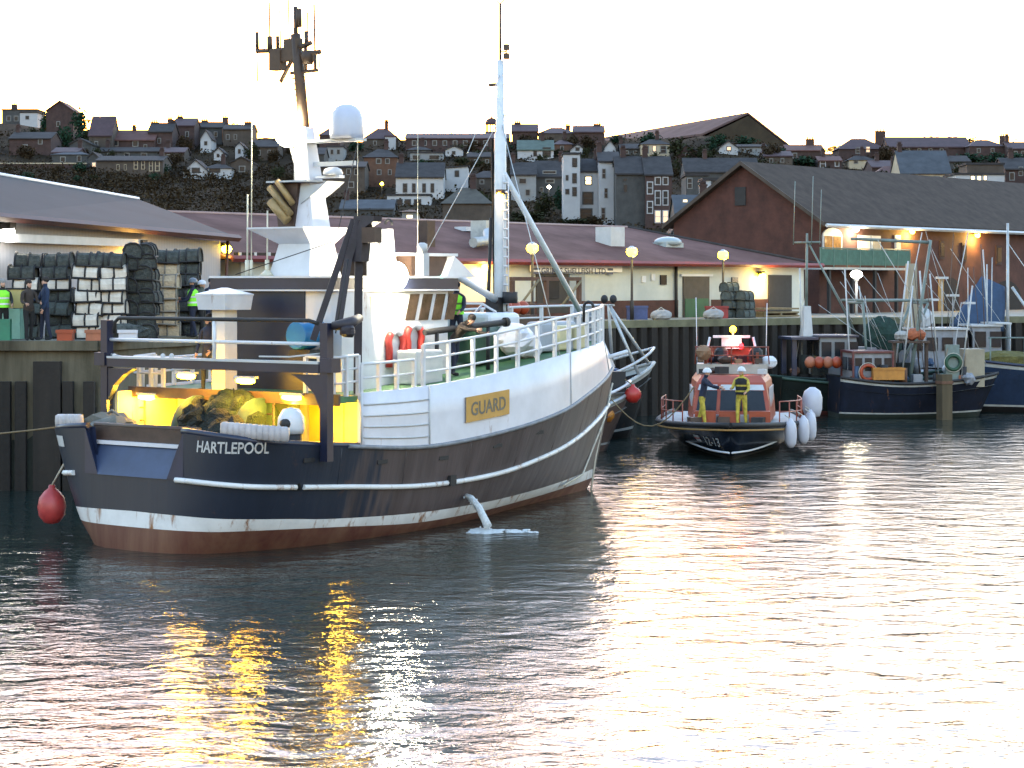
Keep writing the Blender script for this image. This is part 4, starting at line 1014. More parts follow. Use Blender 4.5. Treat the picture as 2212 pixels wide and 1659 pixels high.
ZL5 = [2.62, 2.58, 2.5, 2.4, 2.3, 2.17, 2.0, 2.2, 2.5, 2.82, 3.1, 3.35]
ZL6 = [3.3, 3.3, 3.3, 3.3, 3.3, 3.3, 3.38, 3.63, 3.9, 4.02, 4.12, 4.16]
NH = 66


def hz(Z, p): return crom([(z,) for z in Z], p)[0]


def hull_level(Z, p, off=0.0):
    """Point (x=half breadth, y=station, z) of the hull for perimeter parameter p at sheer line Z."""
    a = crom(PL1, p); b = crom(PL5, p); z = hz(Z, p); z5 = hz(ZL5, p)
    g = max(0.0, min(1.0, z / z5)) ** 0.62
    return Vector(((a[1] + (b[1] - a[1]) * g) + off, a[0] + (b[0] - a[0]) * g, z))


def hull6(p, off=0.0, dz=0.0):
    a = crom(PL6, p); return Vector((max(0, a[1] + off), a[0], hz(ZL6, p) + dz))


def mir(v, s): return Vector((v.x * s, v.y, v.z))


def p_of_t(t):
    lo, hi = 1.0, 11.0
    for _ in range(40):
        m = (lo + hi) / 2
        if crom(PL5, m)[0] < t: lo = m
        else: hi = m
    return lo


hullm = bpy.data.materials.new('worn hull paint'); hullm.use_nodes = True
_nt = hullm.node_tree; _N = _nt.nodes; _L = _nt.links; _p = _N['Principled BSDF']; _p.inputs['Roughness'].default_value = 0.5
_tc = _N.new('ShaderNodeTexCoord'); _mp = _N.new('ShaderNodeMapping'); _mp.inputs['Scale'].default_value = (1, 1.6, 0.08)
_n1 = _N.new('ShaderNodeTexNoise'); _n1.inputs['Scale'].default_value = 2.2; _n1.inputs['Detail'].default_value = 4
_sp = _N.new('ShaderNodeSeparateXYZ'); _L.new(_tc.outputs['Object'], _sp.inputs[0]); _L.new(_tc.outputs['Object'], _mp.inputs['Vector'])
_L.new(_mp.outputs['Vector'], _n1.inputs['Vector'])
_ad = _N.new('ShaderNodeMath'); _ad.operation = 'MULTIPLY_ADD'; _L.new(_n1.outputs['Fac'], _ad.inputs[0]); _ad.inputs[1].default_value = 5.0; _L.new(_sp.outputs['Y'], _ad.inputs[2])
_mr = _N.new('ShaderNodeMapRange'); _mr.inputs['From Min'].default_value = 6.2; _mr.inputs['From Max'].default_value = 7.2; _L.new(_ad.outputs[0], _mr.inputs['Value'])
_n2 = _N.new('ShaderNodeTexNoise'); _n2.inputs['Scale'].default_value = 1.4; _n2.inputs['Detail'].default_value = 7; _L.new(_mp.outputs['Vector'], _n2.inputs['Vector'])
_r2 = _N.new('ShaderNodeValToRGB'); _r2.color_ramp.elements[0].color = (.042, .029, .028, 1); _r2.color_ramp.elements[1].color = (.085, .064, .064, 1)
_r2.color_ramp.elements[0].position = .3; _r2.color_ramp.elements[1].position = .7; _L.new(_n2.outputs['Fac'], _r2.inputs['Fac'])
_r1 = _N.new('ShaderNodeValToRGB'); _r1.color_ramp.elements[0].color = (.006, .010, .021, 1); _r1.color_ramp.elements[1].color = (.013, .019, .036, 1); _L.new(_n2.outputs['Fac'], _r1.inputs['Fac'])
_mx = _N.new('ShaderNodeMixRGB'); _L.new(_mr.outputs[0], _mx.inputs['Fac']); _L.new(_r1.outputs['Color'], _mx.inputs['Color1']); _L.new(_r2.outputs['Color'], _mx.inputs['Color2'])
_n3 = _N.new('ShaderNodeTexNoise'); _n3.inputs['Scale'].default_value = 1.1; _n3.inputs['Detail'].default_value = 8; _n3.inputs['Roughness'].default_value = .75
_L.new(_tc.outputs['Object'], _n3.inputs['Vector'])
_r3 = _N.new('ShaderNodeValToRGB'); _r3.color_ramp.elements[0].position = .61; _r3.color_ramp.elements[1].position = .74; _r3.color_ramp.elements[0].color = (0, 0, 0, 1); _r3.color_ramp.elements[1].color = (.6, .6, .6, 1)
_L.new(_n3.outputs['Fac'], _r3.inputs['Fac'])
_mx2 = _N.new('ShaderNodeMixRGB'); _L.new(_r3.outputs['Color'], _mx2.inputs['Fac']); _L.new(_mx.outputs['Color'], _mx2.inputs['Color1']); _mx2.inputs['Color2'].default_value = (.11, .045, .02, 1)
_L.new(_mx2.outputs['Color'], _p.inputs['Base Color'])
_bp = _N.new('ShaderNodeBump'); _bp.inputs['Strength'].default_value = .5; _bp.inputs['Distance'].default_value = .06; _L.new(_n2.outputs['Fac'], _bp.inputs['Height']); _L.new(_bp.outputs['Normal'], _p.inputs['Normal'])
BOOT = mat('white boot stripe', (0.55, 0.56, 0.57), 0.5, 0.12, 1.5, rust=0.55)
RAMPB = mat('faded blue paint', (0.024, 0.038, 0.085), 0.5, 0.2, 1.5)

TR = thing('fishing_trawler', 'big navy and white guard trawler moored by the quay with a lit working deck', 'fishing boat', BF.w(0, 0, 0), -36.5)
mb = MB()
ps = [11.0 * i / NH for i in range(NH + 1)]
for s in (1, -1):
    keel = []
    for p in ps:
        q = hull_level(ZL2, p); a = crom(PL1, p); keel.append(Vector((a[1] * 0.55 * s, a[0] * 0.96 + .3, -1.0)))
    rows = [keel, [mir(Vector((crom(PL1, p)[1], crom(PL1, p)[0], 0)), s) for p in ps],
            [mir(hull_level(ZL2, p), s) for p in ps], [mir(hull_level(ZL3, p), s) for p in ps],
            [mir(hull_level([(a + b) / 2 for a, b in zip(ZL3, ZL4)], p), s) for p in ps],
            [mir(hull_level(ZL4, p), s) for p in ps],
            [mir(hull_level([(a + b) / 2 for a, b in zip(ZL5, ZL4)], p), s) for p in ps], [mir(hull_level(ZL5, p), s) for p in ps]]
    mb.loft(rows, 0, mfun=lambda a, q: (None if (a >= 5 and q < 6) else (0 if a < 2 else (1 if a == 2 else 2))))
hull = mb.build('hull', [REDOX, BOOT, hullm], TR)
# bulwark inside, cap rail and aft deck
mb = MB()
for s in (1, -1):
    for a in range(6, 36):
        p, q = ps[a], ps[a + 1]
        o1, o2 = mir(hull_level(ZL5, p), s), mir(hull_level(ZL5, q), s)
        def inn(pp):
            h = hull_level(ZL5, pp); k = 0.16
            return Vector(((h.x - k) * s, h.y + (k if h.y < 1.2 else 0), h.z))
        def low(pp):
            h = hull_level(ZL4, pp); return Vector(((h.x - .16) * s, h.y + (.16 if h.y < 1.2 else 0), h.z))
        i1, i2 = inn(p), inn(q)
        mb.poly([i1, i2, low(q), low(p)])
mb.build('bulwark_lining', NAVYL, hull)
mb = MB()
for s in (1, -1):
    pts = [mir(hull_level(ZL5, p), s) + Vector((-.06 * s, .05 if p < 3 else 0, .02)) for p in ps[6:42]]
    mb.tube(pts, 0.075, 6)
mb.build('bulwark_rail', NAVY, hull)
mb = MB()
pts = [hull_level(ZL4, p) for p in ps[6:36]]
mb.poly([Vector((v.x - .12, v.y + .14, 1.34)) for v in pts] + [Vector((-(v.x - .12), v.y + .14, 1.34)) for v in reversed(pts)])
mb.build('aft_deck', GREENDECK, TR)
# white rubbing strakes with gaps
def strake_pt(p):
    v = hull_level(ZL4, p); a = hull_level(ZL4, max(p - .05, 0)); b = hull_level(ZL4, min(p + .05, 11)); n = Vector((b.y - a.y, a.x - b.x, 0)).normalized()
    return v + n * .03
for s, ranges in ((1, [(.95, 4.05), (4.22, 10.96)]), (-1, [(1.5, 2.3), (2.6, 10.96)])):
    for a, b in ranges:
        mb = MB(); n = max(6, int((b - a) * 8))
        mb.tube([mir(strake_pt(a + (b - a) * i / n), s) for i in range(n + 1)], 0.062, 6)
        mb.build('rubbing_strake', BOOT, hull)
# edge line where dark hull meets the white side
mb = MB()
for s in (1, -1):
    mb.tube([mir(hull_level(ZL5, p, 0.02), s) for p in ps[30:66]], 0.05, 6)
mb.build('sheer_rail', mat('grey worn steel', (.16, .17, .19), .6, .3, 3), hull)
# stern ramp
rp = MB()
rp.poly([(-1.5, .3, 2.22), (1.5, .3, 2.22), (1.05, -.05, 1.57), (-1.05, -.05, 1.57)], 0)
rp.poly([(1.5, 0, 2.58), (1.5, .3, 2.56), (1.5, .3, 2.22), (1.05, -.04, 1.57)], 1); rp.poly([(1.5, 0, 2.58), (1.05, -.04, 1.57), (1.5, 0.0, 1.57)], 1)
rp.poly([(-1.5, 0, 2.58), (-1.05, -.04, 1.57), (-1.5, .3, 2.22), (-1.5, .3, 2.56)], 1); rp.poly([(-1.5, 0, 2.58), (-1.5, 0.0, 1.57), (-1.05, -.04, 1.57)], 1)
ramp = rp.build('stern_ramp', [RAMPB, NAVYL], hull)
mb = MB(); mb.box(-1.55, 1.55, .24, .33, 2.2, 2.28); mb.build('ramp_lip', WHITE, ramp)
mb = MB(); mb.box(-1.55, 1.55, .34, .46, 2.2, 2.58); mb.tube([(-1.6, .4, 2.6), (1.6, .4, 2.6)], .06, 8); mb.build('ramp_gate', DKBROWN, ramp)
# arc length along the stern for the lettering
ARC = [0.0]; APS = [1.0 + 4.0 * i / 80 for i in range(81)]
for i in range(80):
    a = hull_level(ZL5, APS[i]); b = hull_level(ZL5, APS[i + 1]); ARC.append(ARC[-1] + (Vector((b.x, b.y)) - Vector((a.x, a.y))).length)


def hull_at(p, z, off):
    a = hull_level(ZL4, p); b = hull_level(ZL5, p); f = (z - a.z) / (b.z - a.z); v = a + (b - a) * f
    h = hull_level(ZL5, min(p + .05, 11)) - hull_level(ZL5, max(p - .05, 1.0)); n = Vector((h.y, -h.x, 0)).normalized()
    return v + n * off


def put_name(x, y):
    arc = interp(APS, ARC, 1.38) + x; p = interp(ARC, APS, arc); return hull_at(p, 2.185 - .02 * x + y, .012)


lettering('name_lettering', 'HARTLEPOOL', 0.34, mat('white lettering', (.42, .42, .42), .7, .3, 9), put_name, hull, 0.006, 1.62)
mb = MB(); i = mb.add([mir(hull_at(p, z, .014), -1) for p in (1.75, 1.95, 2.15) for z in (2.1, 2.34)])
for q in (0, 2): mb.face([i + q, i + q + 2, i + q + 3, i + q + 1])
mb.build('name_plate', GREYW, hull)

# white shelter sides from the working deck to the bow
PW = [p_of_t(3.6) + (11 - p_of_t(3.6)) * i / 44 for i in range(45)]
side = None
for s in (1, -1):
    mb = MB()
    lo = [mir(hull_level(ZL5, p), s) for p in PW]; hi = [mir(hull6(p), s) for p in PW]
    md = [a * .5 + b * .5 for a, b in zip(lo, hi)]
    lo2 = [mir(hull_level(ZL5, p, -.08), s) for p in PW]; hi2 = [mir(hull6(p, -.08), s) for p in PW]
    mb.loft([lo, md, hi, hi2, lo2])
    mb.poly([lo[0], md[0], hi[0], hi2[0], lo2[0]])
    sd = mb.build('shelter_side', WHITE_CLEAN if False else WHITE, TR)
    if s == 1: side = sd
    rb = MB()
    pa, pb = p_of_t(3.7), p_of_t(5.95)
    for f in (.17, .37, .57, .78):
        pts = []
        for i in range(7):
            p = pa + (pb - pa) * i / 6; a = hull_level(ZL5, p); b = hull6(p); v = a + (b - a) * f; v.x += .012; pts.append(mir(v, s))
        rb.tube(pts, 0.02, 6)
    rb.build('side_ribs', GREYW, sd)
    for t in (3.62, 6.0, 12.2, 17.3):
        rb = MB(); p = p_of_t(t); a = hull_level(ZL5, p); b = hull6(p_of_t(t)); rb.tube([mir(a + Vector((.012, 0, 0)), s), mir(b + Vector((.012, 0, 0)), s)], 0.022 if t < 7 else .012, 6)
        rb.build('panel_seam', GREYW, sd)
# guard board
def on_side(t, f, off=.03):
    p = p_of_t(t); a = hull_level(ZL5, p); b = hull6(p); v = a + (b - a) * f; v.x += off; return v
def side_z(t, z, off=.03):
    p = p_of_t(t); a = hull_level(ZL5, p); b = hull6(p); return on_side(t, (z - a.z) / (b.z - a.z), off)
GBO = mat('ochre sign board', (0.42, 0.24, 0.06), .7, .1, 3)
mb = MB()
TS = [7.29 + 1.7 * i / 6 for i in range(7)]
zb = lambda t: 2.47 + (t - 7.29) * .075
mb.loft([[side_z(t, zb(t), .0) for t in TS], [side_z(t, zb(t), .05) for t in TS], [side_z(t, zb(t) + .58, .05) for t in TS], [side_z(t, zb(t) + .58, .0) for t in TS]], sm=False)
gb = mb.build('guard_board', GBO, side)
lettering('board_lettering', 'GUARD', 0.44, mat('grey lettering', (.13, .115, .085), .7, .2, 5), lambda x, y: side_z(7.47 + x, zb(7.47 + x) + .14 + y, .057), gb, 0.008, 1.36)
# shelter deck
mb = MB()
pts = [hull6(p, -.08, -.06) for p in PW]
for i in range(len(pts) - 1):
    a, b = pts[i], pts[i + 1]
    mb.poly([a, b, mir(b, -1), mir(a, -1)])
mb.box(-3.2, 3.2, 3.0, 3.62, 3.1, 3.24)
sdk = mb.build('shelter_deck', GREENDECK, TR)
mb = MB(); mb.box(-3.25, 3.25, 2.94, 3.0, 3.05, 3.3); mb.build('deck_edge', DKBROWN, sdk)
# bulkhead of the working deck
mb = MB(); mb.box(-3.1, 3.1, 4.4, 4.5, 1.3, 3.24)
for x in (-2.2, -.9, .7, 2.1): mb.box(x, x + .05, 4.34, 4.4, 1.3, 3.2)
bh = mb.build('working_deck_bulkhead', CREAM, TR)
mb = MB(); mb.box(1.15, 1.75, 4.33, 4.4, 1.35, 3.1); mb.build('door', mat('yellow door', (.5, .3, .03), .5, .1, 2), bh)
mb = MB(); mb.box(-1.75, .5, 4.05, 4.38, 1.3, 2.75); mb.box(-.2, .9, 3.9, 4.3, 2.75, 3.05); mb.build('gear_locker', mat('grey green paint', (.14, .17, .12), .6, .25, 2), bh)
mb = MB(); mb.box(-3.22, -3.12, 2.5, 4.39, 1.35, 3.2); mb.build('port_side_lining', CREAM, TR)
lampL('deck_light', (-2.7, 3.4, 2.95), (1, .55, .04), 190, .12, TR)  # extra light with no fixture, added to brighten the port lining
for bx, nm in ((-2.05, 0), (1.55, 1)):
    mb = MB(); b = BF.at_y(302, 900, 3.2).x if nm == 0 else BF.at_y(579, 890, 3.0).x; y = 3.2 if nm == 0 else 3.0
    mb.tube([(b - .17, y, 1.3), (b - .17, y, 3.2)], .03, 6); mb.tube([(b + .17, y, 1.3), (b + .17, y, 3.2)], .03, 6)
    for k in range(6): mb.tube([(b - .17, y, 1.6 + .3 * k), (b + .17, y, 1.6 + .3 * k)], .022, 6)
    mb.build('ladder', DKBROWN, TR)
# net drum
nd = MB(); c0 = BF.at_y(492, 905, 2.75)
nd.tube([(c0.x - .95, 2.75, 2.35), (c0.x + .95, 2.75, 2.35)], .18, 10, 1)
for x in (-.98, .9): nd.lathe([(.05, 0), (.82, 0), (.82, .06), (.05, .06)], (c0.x + x, 2.75, 2.35), 22, 1, 'X')
drum = nd.build('net_drum', [NETG, mat('green painted steel', (.03, .06, .04), .6, .3, 3)], TR)
nn = MB(); nn.ell((c0.x + .2, 2.75, 2.42), .86, .84, .9, 0, 26, 16, .08, 5); nn.build('wound_net', NETG, drum)
nn = MB()
for i in range(26):
    nn.ell((c0.x + rnd.uniform(-1.0, .95), 2.0 + rnd.uniform(-.25, .25), 2.3 + rnd.uniform(-.4, .5)), .33, .3, .27, 0, 10, 7, .22, i)
nn.ell((c0.x - .75, 2.6, 3.0), .16, .16, .16, 0, 10, 7, .1, 3); nn.build('dark_net_heap', NETD, drum)
# gantry
GT = 2.4; GB = 3.38
mb = MB()
for x in (-GB, GB): mb.box(x - .105, x + .105, GT - .1, GT + .1, 1.9, 4.85)
mb.box(-GB + .121, GB - .121, GT - .12, GT + .12, 3.78, 3.97)
for s in (-1, 1):
    mb.prism([(s * (GB - .12), GT - .08, 3.0), (s * (GB - .12), GT - .08, 3.74), (s * (GB - .95), GT - .08, 3.74), (s * (GB - .62), GT - .08, 3.6), (s * (GB - .3), GT - .08, 3.35)], (0, .16, 0))
    mb.cbox((s * (GB + .1), GT, 3.95), .34, .3, .3)
gan = mb.build('stern_gantry', NAVY, TR)
mb = MB(); mb.box(-GB + .13, GB - .13, GT - .135, GT + .2, 3.972, 4.02); mb.build('gantry_walkway', GREYW, gan)
mb = MB(); mb.tube([(-GB + .25, GT, 4.55), (-GB + .26, GT, 4.8), (-GB + .4, GT, 4.9), (GB - .5, GT, 4.9), (GB - .25, GT, 4.84)], .045, 8); mb.build('top_rail', BLACK, gan)
mb = MB(); mb.tube([(-GB + .12, GT, 4.4), (GB - .12, GT, 4.4)], .04, 8)
xv = BF.at_y(463, 740, GT).x; mb.tube([(xv, GT, 4.0), (xv, GT, 4.86)], .045, 8); mb.build('middle_rail', WHITE_CLEAN, gan)
mb = MB()
for i, (u0, u1, va, vb) in enumerate(((240, 330, 765, 778), (330, 410, 778, 772), (560, 690, 770, 764))):
    a = BF.at_y(u0, va, GT); b = BF.at_y(u1, vb, GT); mb.tube([a, (a + b) / 2 - Vector((0, 0, .04)), b], .02, 6)
for u in (247, 352, 371):
    a = BF.at_y(u, 772, GT); mb.lathe([(.05, -.1), (.06, .0), (.05, .06), (.02, .09)], a, 8)
mb.build('gantry_fittings', GREYW, gan)
# lamps of the working deck
def tube_lamp(b, t, z, ln, power):
    m1 = MB(); m1.box(b - ln / 2 - .05, b + ln / 2 + .05, t - .07, t + .07, z + .05, z + .1)
    f = m1.build('deck_lamp', GREYW, TR)
    m2 = MB(); m2.tube([(b - ln / 2, t - .02, z), (b - ln / 4, t - .02, z), (b + ln / 4, t - .02, z), (b + ln / 2, t - .02, z)], [.045, .07, .07, .045], 8); m2.build('lamp_tube', E_TUBE, f)
    lampL('deck_light', (b, t - .02, z - .15), (1, .58, .05), power * 3.0, .12, f)
v = BF.at_y(407, 803, GT); tube_lamp(v.x, GT - .05, 3.62, .5, 28)
v = BF.at_y(535, 818, GT); tube_lamp(v.x, GT - .05, 3.56, .5, 28)
v = BF.at_y(318, 858, 2.95); tube_lamp(v.x, 2.95, v.z, .5, 75)
v = BF.at_y(632, 859, 2.95); tube_lamp(v.x, 2.95, v.z, .55, 95)
lampL('deck_light', (2.5, 3.6, 2.9), (1, .55, .04), 220, .15, TR)  # light without a fixture of its own, brightens the starboard opening

# wheelhouse
WB, WT0, WT1 = 1.75, 4.42, 8.65
mb = MB()
z0, z1 = 3.24, 5.52
sl = 0.25
def wsec(t, lean): return [(-WB, t, z0), (WB, t, z0), (WB - lean, t, z1), (-WB + lean, t, z1)]
mb.loft([[Vector(q) for q in wsec(WT0, .0)], [Vector(q) for q in wsec(WT1, .0)]], 0, True, False)
mb.poly([Vector(q) for q in wsec(WT0, 0)][::-1]); mb.poly([Vector(q) for q in wsec(WT1, 0)])
wh = mb.build('wheelhouse', WHITE_CLEAN, TR)
a = BF.at_y(660, 700, WT0).x
mb = MB(); mb.box(-WB - .02, a, WT0 - .03, WT0 - .004, z0, z1); mb.build('aft_casing', NAVY, wh)
mb = MB(); mb.box(-WB - .12, WB + .12, WT0 - .18, WT1 + .25, 5.56, 5.82); rf = mb.build('roof_fascia', NAVY, wh)
mb = MB(); mb.box(-WB - .14, WB + .14, WT0 - .2, WT1 + .27, 5.523, 5.557); mb.box(-WB - .14, WB + .14, WT0 - .2, WT1 + .27, 5.823, 5.87); mb.build('roof_edge', WHITE_CLEAN, rf)
# upper tier over the bridge front and its visor
mb = MB(); t0, t1 = BF.at_x(882, 600, 1.5).y, BF.at_x(958, 600, 1.5).y
mb.box(-1.6, 1.6, t0, t1, 5.875, 6.35); ut = mb.build('upper_tier', DKBROWN, wh)
mb = MB(); mb.box(-1.75, 1.75, t0 - .6, t1 + .25, 6.352, 6.42)
mb.prism([(WB + .05, t1 + .05, 6.35), (WB + .05, t1 + .95, 5.84), (WB + .05, t1 - .25, 5.84)], (-3.6, 0, 0)); mb.build('visor', WHITE_CLEAN, wh)
# slanted bridge windows on the starboard side
for i, u in enumerate((868, 897, 925, 953)):
    for s in (1, -1):
        a = BF.at_x(u + 8, 632, WB).y; w = .34; zt, zbm = 5.45, 4.83
        m1 = MB(); x = s * (WB + .012)
        m1.prism([(x, a + .16, zt), (x, a + w + .16, zt), (x, a + w - .03, zbm), (x, a - .03, zbm)], (s * .02, 0, 0))
        m1.build('window', mat('brown bridge glass', (.02, .014, .01), .25, .5, 2.5, spec=.3, col2=(.05, .034, .026)), wh)
for b in (-1.2, -.4, .4, 1.2):
    m1 = MB(); m1.box(b - .33, b + .33, WT1 + .004, WT1 + .03, 4.75, 5.4); m1.build('window', GLASS, wh)
m1 = MB(); y = BF.at_x(788, 660, WB).y; m1.box(WB + .004, WB + .04, y - .25, y + .2, 4.8, 5.4); m1.build('door_window', mat('grey green panel', (.17, .18, .11), .5, .2, 2), wh)
lettering('side_lettering', 'BOW', .17, mat('grey lettering', (.13, .115, .085), .7, .2, 5), lambda x, y: Vector((WB + .008, BF.at_x(848, 660, WB).y + x, 5.15 + y)), wh, 0, .36) if False else None
# starboard casing beside the wheelhouse (lit by the flood lamp)
ya = BF.at_x(722, 700, 2.0).y; yb = BF.at_x(808, 700, 2.0).y
mb = MB(); mb.prism([(WB + .003, WT0, 3.24), (WB + .003, WT0 + 1.3, 3.24), (WB + .003, WT0 + .95, 5.5), (WB + .003, WT0, 5.5)], (.3, 0, 0)); mb.build('side_casing', WHITE_CLEAN, wh)
m1 = MB(); m1.tube([(a + .25 + .12 * math.cos(q), WT0 - .03, 5.2 + .12 * math.sin(q)) for q in [math.pi * k / 8 for k in range(9)]] + [(a + .13, WT0 - .03, 4.9)], .03, 6); m1.build('hook_hose', BLACK, wh)

# pylon mast on the wheelhouse roof
PM = BF.at_y(662, 600, 5.5); px, py = 0.0, 5.5
mb = MB()
mb.frustum((px - .66, px + .62, py - .55, py + .55), (px - .46, px + .52, py - .42, py + .42), 5.875, 6.62)
mb.frustum((px - .46, px + .52, py - .42, py + .42), (px - 1.0, px + .72, py - .9, py + .75), 6.62, 6.96)
mb.box(px - 1.02, px + .74, py - .92, py + .77, 6.962, 7.0)
pyl = mb.build('mast_pylon', WHITE_CLEAN, TR)
mb = MB(); mb.frustum((px - .05, px + .5, py - .3, py + .3), (px - .22, px + .12, py - .15, py + .15), 7.002, 9.35); tk = mb.build('mast_trunk', WHITE, pyl)
mb = MB(); mb.prism([(px - .55, py - .35, 7.003), (px - .06, py - .35, 7.003), (px + .06, py - .35, 8.03), (px - .7, py - .35, 8.03)], (0, .6, 0)); eh = mb.build('exhaust_housing', DKBROWN, pyl)
for (x0, zz0, x1, zz1, r) in ((-.16, 7.15, -.62, 7.62, .12), (-.06, 7.3, -.66, 7.95, .085), (.0, 7.55, -.42, 8.08, .075)):
    m1 = MB(); m1.tube([(px + x0, py - .45, zz0), (px + x1, py - .52, zz1)], r, 10, 0); m1.tube([(px + x1, py - .52, zz1), (px + x1 - .02, py - .524, zz1 + .02)], r * .8, 10, 1); m1.build('exhaust_pipe', [mat('stained ochre pipe', (.22, .15, .06), .5, .35, 4), BLACK], eh)
mb = MB(); mb.prism([(px + .1, py - .3, 7.95), (px + .75, py - .3, 8.0), (px + .95, py - .3, 8.06), (px + .55, py - .3, 7.8), (px + .1, py - .3, 7.55)], (0, .6, 0)); mb.box(px - .75, px + .5, py - .55, py + .35, 8.05, 8.09); mb.build('mast_platform', GREYW, pyl)
# dome aerial on its arm
d = BF.at_y(749, 300, 5.5)
mb = MB(); mb.box(px + .05, d.x + .45, py - .18, py + .18, d.z - .06, d.z); mb.box(px - .1, d.x + .25, py - .03, py + .03, 8.42, 8.52); mb.build('aerial_arm', GREYW, pyl)
mb = MB(); mb.lathe([(.38, .003), (.4, .12), (.39, .45), (.34, .62), (.24, .74), (.12, .8), (0, .815)], (d.x, py, d.z), 24); mb.build('radome', mat('white radome', (.42, .44, .52), .35, .05, 2), pyl)
mb = MB(); mb.lathe([(.22, 0), (.24, .05), (.2, .14), (.1, .19), (0, .2)], (d.x - .42, py, 8.53 - .33), 14); mb.box(d.x - .9, d.x - .15, py - .1, py + .1, 8.14, 8.2); mb.build('small_radome', WHITE_CLEAN, pyl)
# aerial tree
mb = MB(); top = BF.at_y(632, 60, 5.5)
mb.tube([(px - .05, py, 9.35), (px - .2, py, 10.6), (px - .32, py, 11.55)], [.13, .13, .12], 8)
mb.box(px - .62, px - .18, py - .1, py + .1, 10.95, 11.45)
def zz(v): return BF.at_y(630, v, 5.5).z
def xx(u): return BF.at_y(u, 100, 5.5).x
mb.tube([(xx(555), py, zz(104)), (xx(592), py, zz(106)), (xx(640), py, zz(106)), (xx(672), py, zz(96))], .06, 6)
mb.tube([(xx(630), py, zz(122)), (xx(692), py, zz(117))], .06, 6); mb.tube([(xx(628), py, zz(158)), (xx(686), py, zz(156))], .045, 6)
mb.tube([(xx(660), py, zz(158)), (xx(660), py, zz(100))], .045, 6); mb.tube([(xx(681), py, zz(158)), (xx(681), py, zz(115))], .04, 6); mb.tube([(xx(606), py, zz(175)), (xx(640), py, zz(112))], .05, 6); mb.tube([(xx(655), py, zz(172)), (xx(628), py, zz(108))], .05, 6); mb.box(xx(604), xx(640), py - .09, py + .09, zz(132), zz(108))
mb.lathe([(.12, -.18), (.16, 0), (.12, .14)], (xx(665), py, zz(125)), 10)
mb.box(xx(588), xx(612), py - .12, py + .12, zz(150), zz(108))
for k in range(5): mb.tube([(px - .42 + .03 * k, py, zz(170 + 12 * k)), (px - .1 + .03 * k, py, zz(168 + 12 * k))], .02, 5)
at = mb.build('aerial_mast', mat('dark bronze paint', (.045, .026, .016), .6, .3, 4), pyl)
for u, v0, v1, r in ((556, 104, 62, .03), (583, 106, 74, .045), (583, 75, 0, .014), (600, 106, 75, .03), (606, 104, 20, .012), (625, 104, -25, .012), (640, 104, 15, .035), (646, 60, 20, .05),
                     (636, 104, 60, .012), (662, 104, 70, .035), (665, 70, 30, .012), (681, 150, 14, .016), (555, 106, 170, .012), (690, 150, 110, .01)):
    m1 = MB(); m1.tube([(xx(u), py, zz(v0)), (xx(u - .02 * (v0 - v1)), py, zz(v1))], r * 1.5, 6); m1.build('whip_aerial', MATS['dark bronze paint'], at)
for u, v, r in ((658, 172, .09), (606, 190, .13)):
    m1 = MB(); m1.tube([(xx(u) + r * math.cos(q), py, zz(v) + r * math.sin(q)) for q in [2 * math.pi * k / 16 for k in range(16)]], .014, 6, closed=True); m1.build('loop_aerial', STEEL, at)
m1 = MB(); m1.tube([(px - .3, py, zz(268)), (px - .55, py, zz(295)), (px - .2, py, zz(398))], .022, 6); m1.tube([(px - .34, py, zz(335)), (px - .34, py, zz(398))], .022, 6); m1.tube([(px - .55, py, zz(295)), (px - .34, py, zz(335))], .022, 6); m1.build('lamp_bracket', GREYW, pyl)
m1 = MB(); fl = (px - .27, py - .22, zz(285)); m1.lathe([(.05, .12), (.12, .1), (.3, -.03), (.32, -.06)], fl, 14, 0, 'Y'); fo = m1.build('flood_lamp', GREYW, pyl)
m1 = MB(); m1.ell((fl[0], fl[1] - .09, fl[2]), .42, .16, .38, 0, 18, 12); m1.build('lamp_glass', E_MAST, fo)  # glass oversized, its shape takes in the glare of the lamp
lampL('mast_flood', (fl[0], fl[1] - .35, fl[2] - .1), (1, .8, .45), 25, .15, fo)
# two whip aerials and wire stays aft of the pylon
for u, v0, v1, r in ((534, 600, 420, .02), (543, 602, 215, .014), (577, 598, 455, .02), (772, 520, 145, .007), (902, 590, 170, .007)):
    y = 4.9 if u < 700 else 7.0
    b0 = BF.at_y(u, v0, y); b1 = BF.at_y(u + 1, v1, y); m1 = MB(); m1.tube([(b0.x, y, 5.86), b1], r, 6); m1.tube([(b0.x, y, 5.86), (b0.x, y, 6.25)], r * 2.6, 6)
    if u == 577: m1.lathe([(.2, 5.86), (.06, 6.0)], (b0.x, y, 0), 10)
    m1.build('roof_aerial', mat('cream fibreglass', (.5, .48, .38), .5, .1, 3), TR)
# searchlights and small gear on the roof
for u, v, h in ((806, 545, .9), (912, 560, .75)):
    b0 = BF.at_y(u, 600, 6.6); m1 = MB(); m1.box(b0.x - .11, b0.x + .11, 6.5, 6.72, 5.875, 5.875 + h * .7); m1.lathe([(.12, 0), (.12, .2), (.05, .24)], (b0.x, 6.6, 5.875 + h * .7), 10); m1.build('roof_locker', GREYW, TR)
b0 = BF.at_y(836, 560, 6.9); m1 = MB(); m1.frustum((b0.x - .2, b0.x + .2, 6.75, 7.05), (b0.x - .1, b0.x + .12, 6.82, 6.98), 5.875, 6.98); m1.build('roof_post', WHITE_CLEAN, TR)
m1 = MB(); m1.tube([(b0.x + .1 * math.cos(q) + .05, 6.9, 6.98 + .12 + .1 * math.sin(q)) for q in [math.pi * (k / 8 - .1) for k in range(10)]], .03, 6); m1.build('post_hook', BLACK, TR)
b1 = BF.at_x(845, 596, WB + .1)
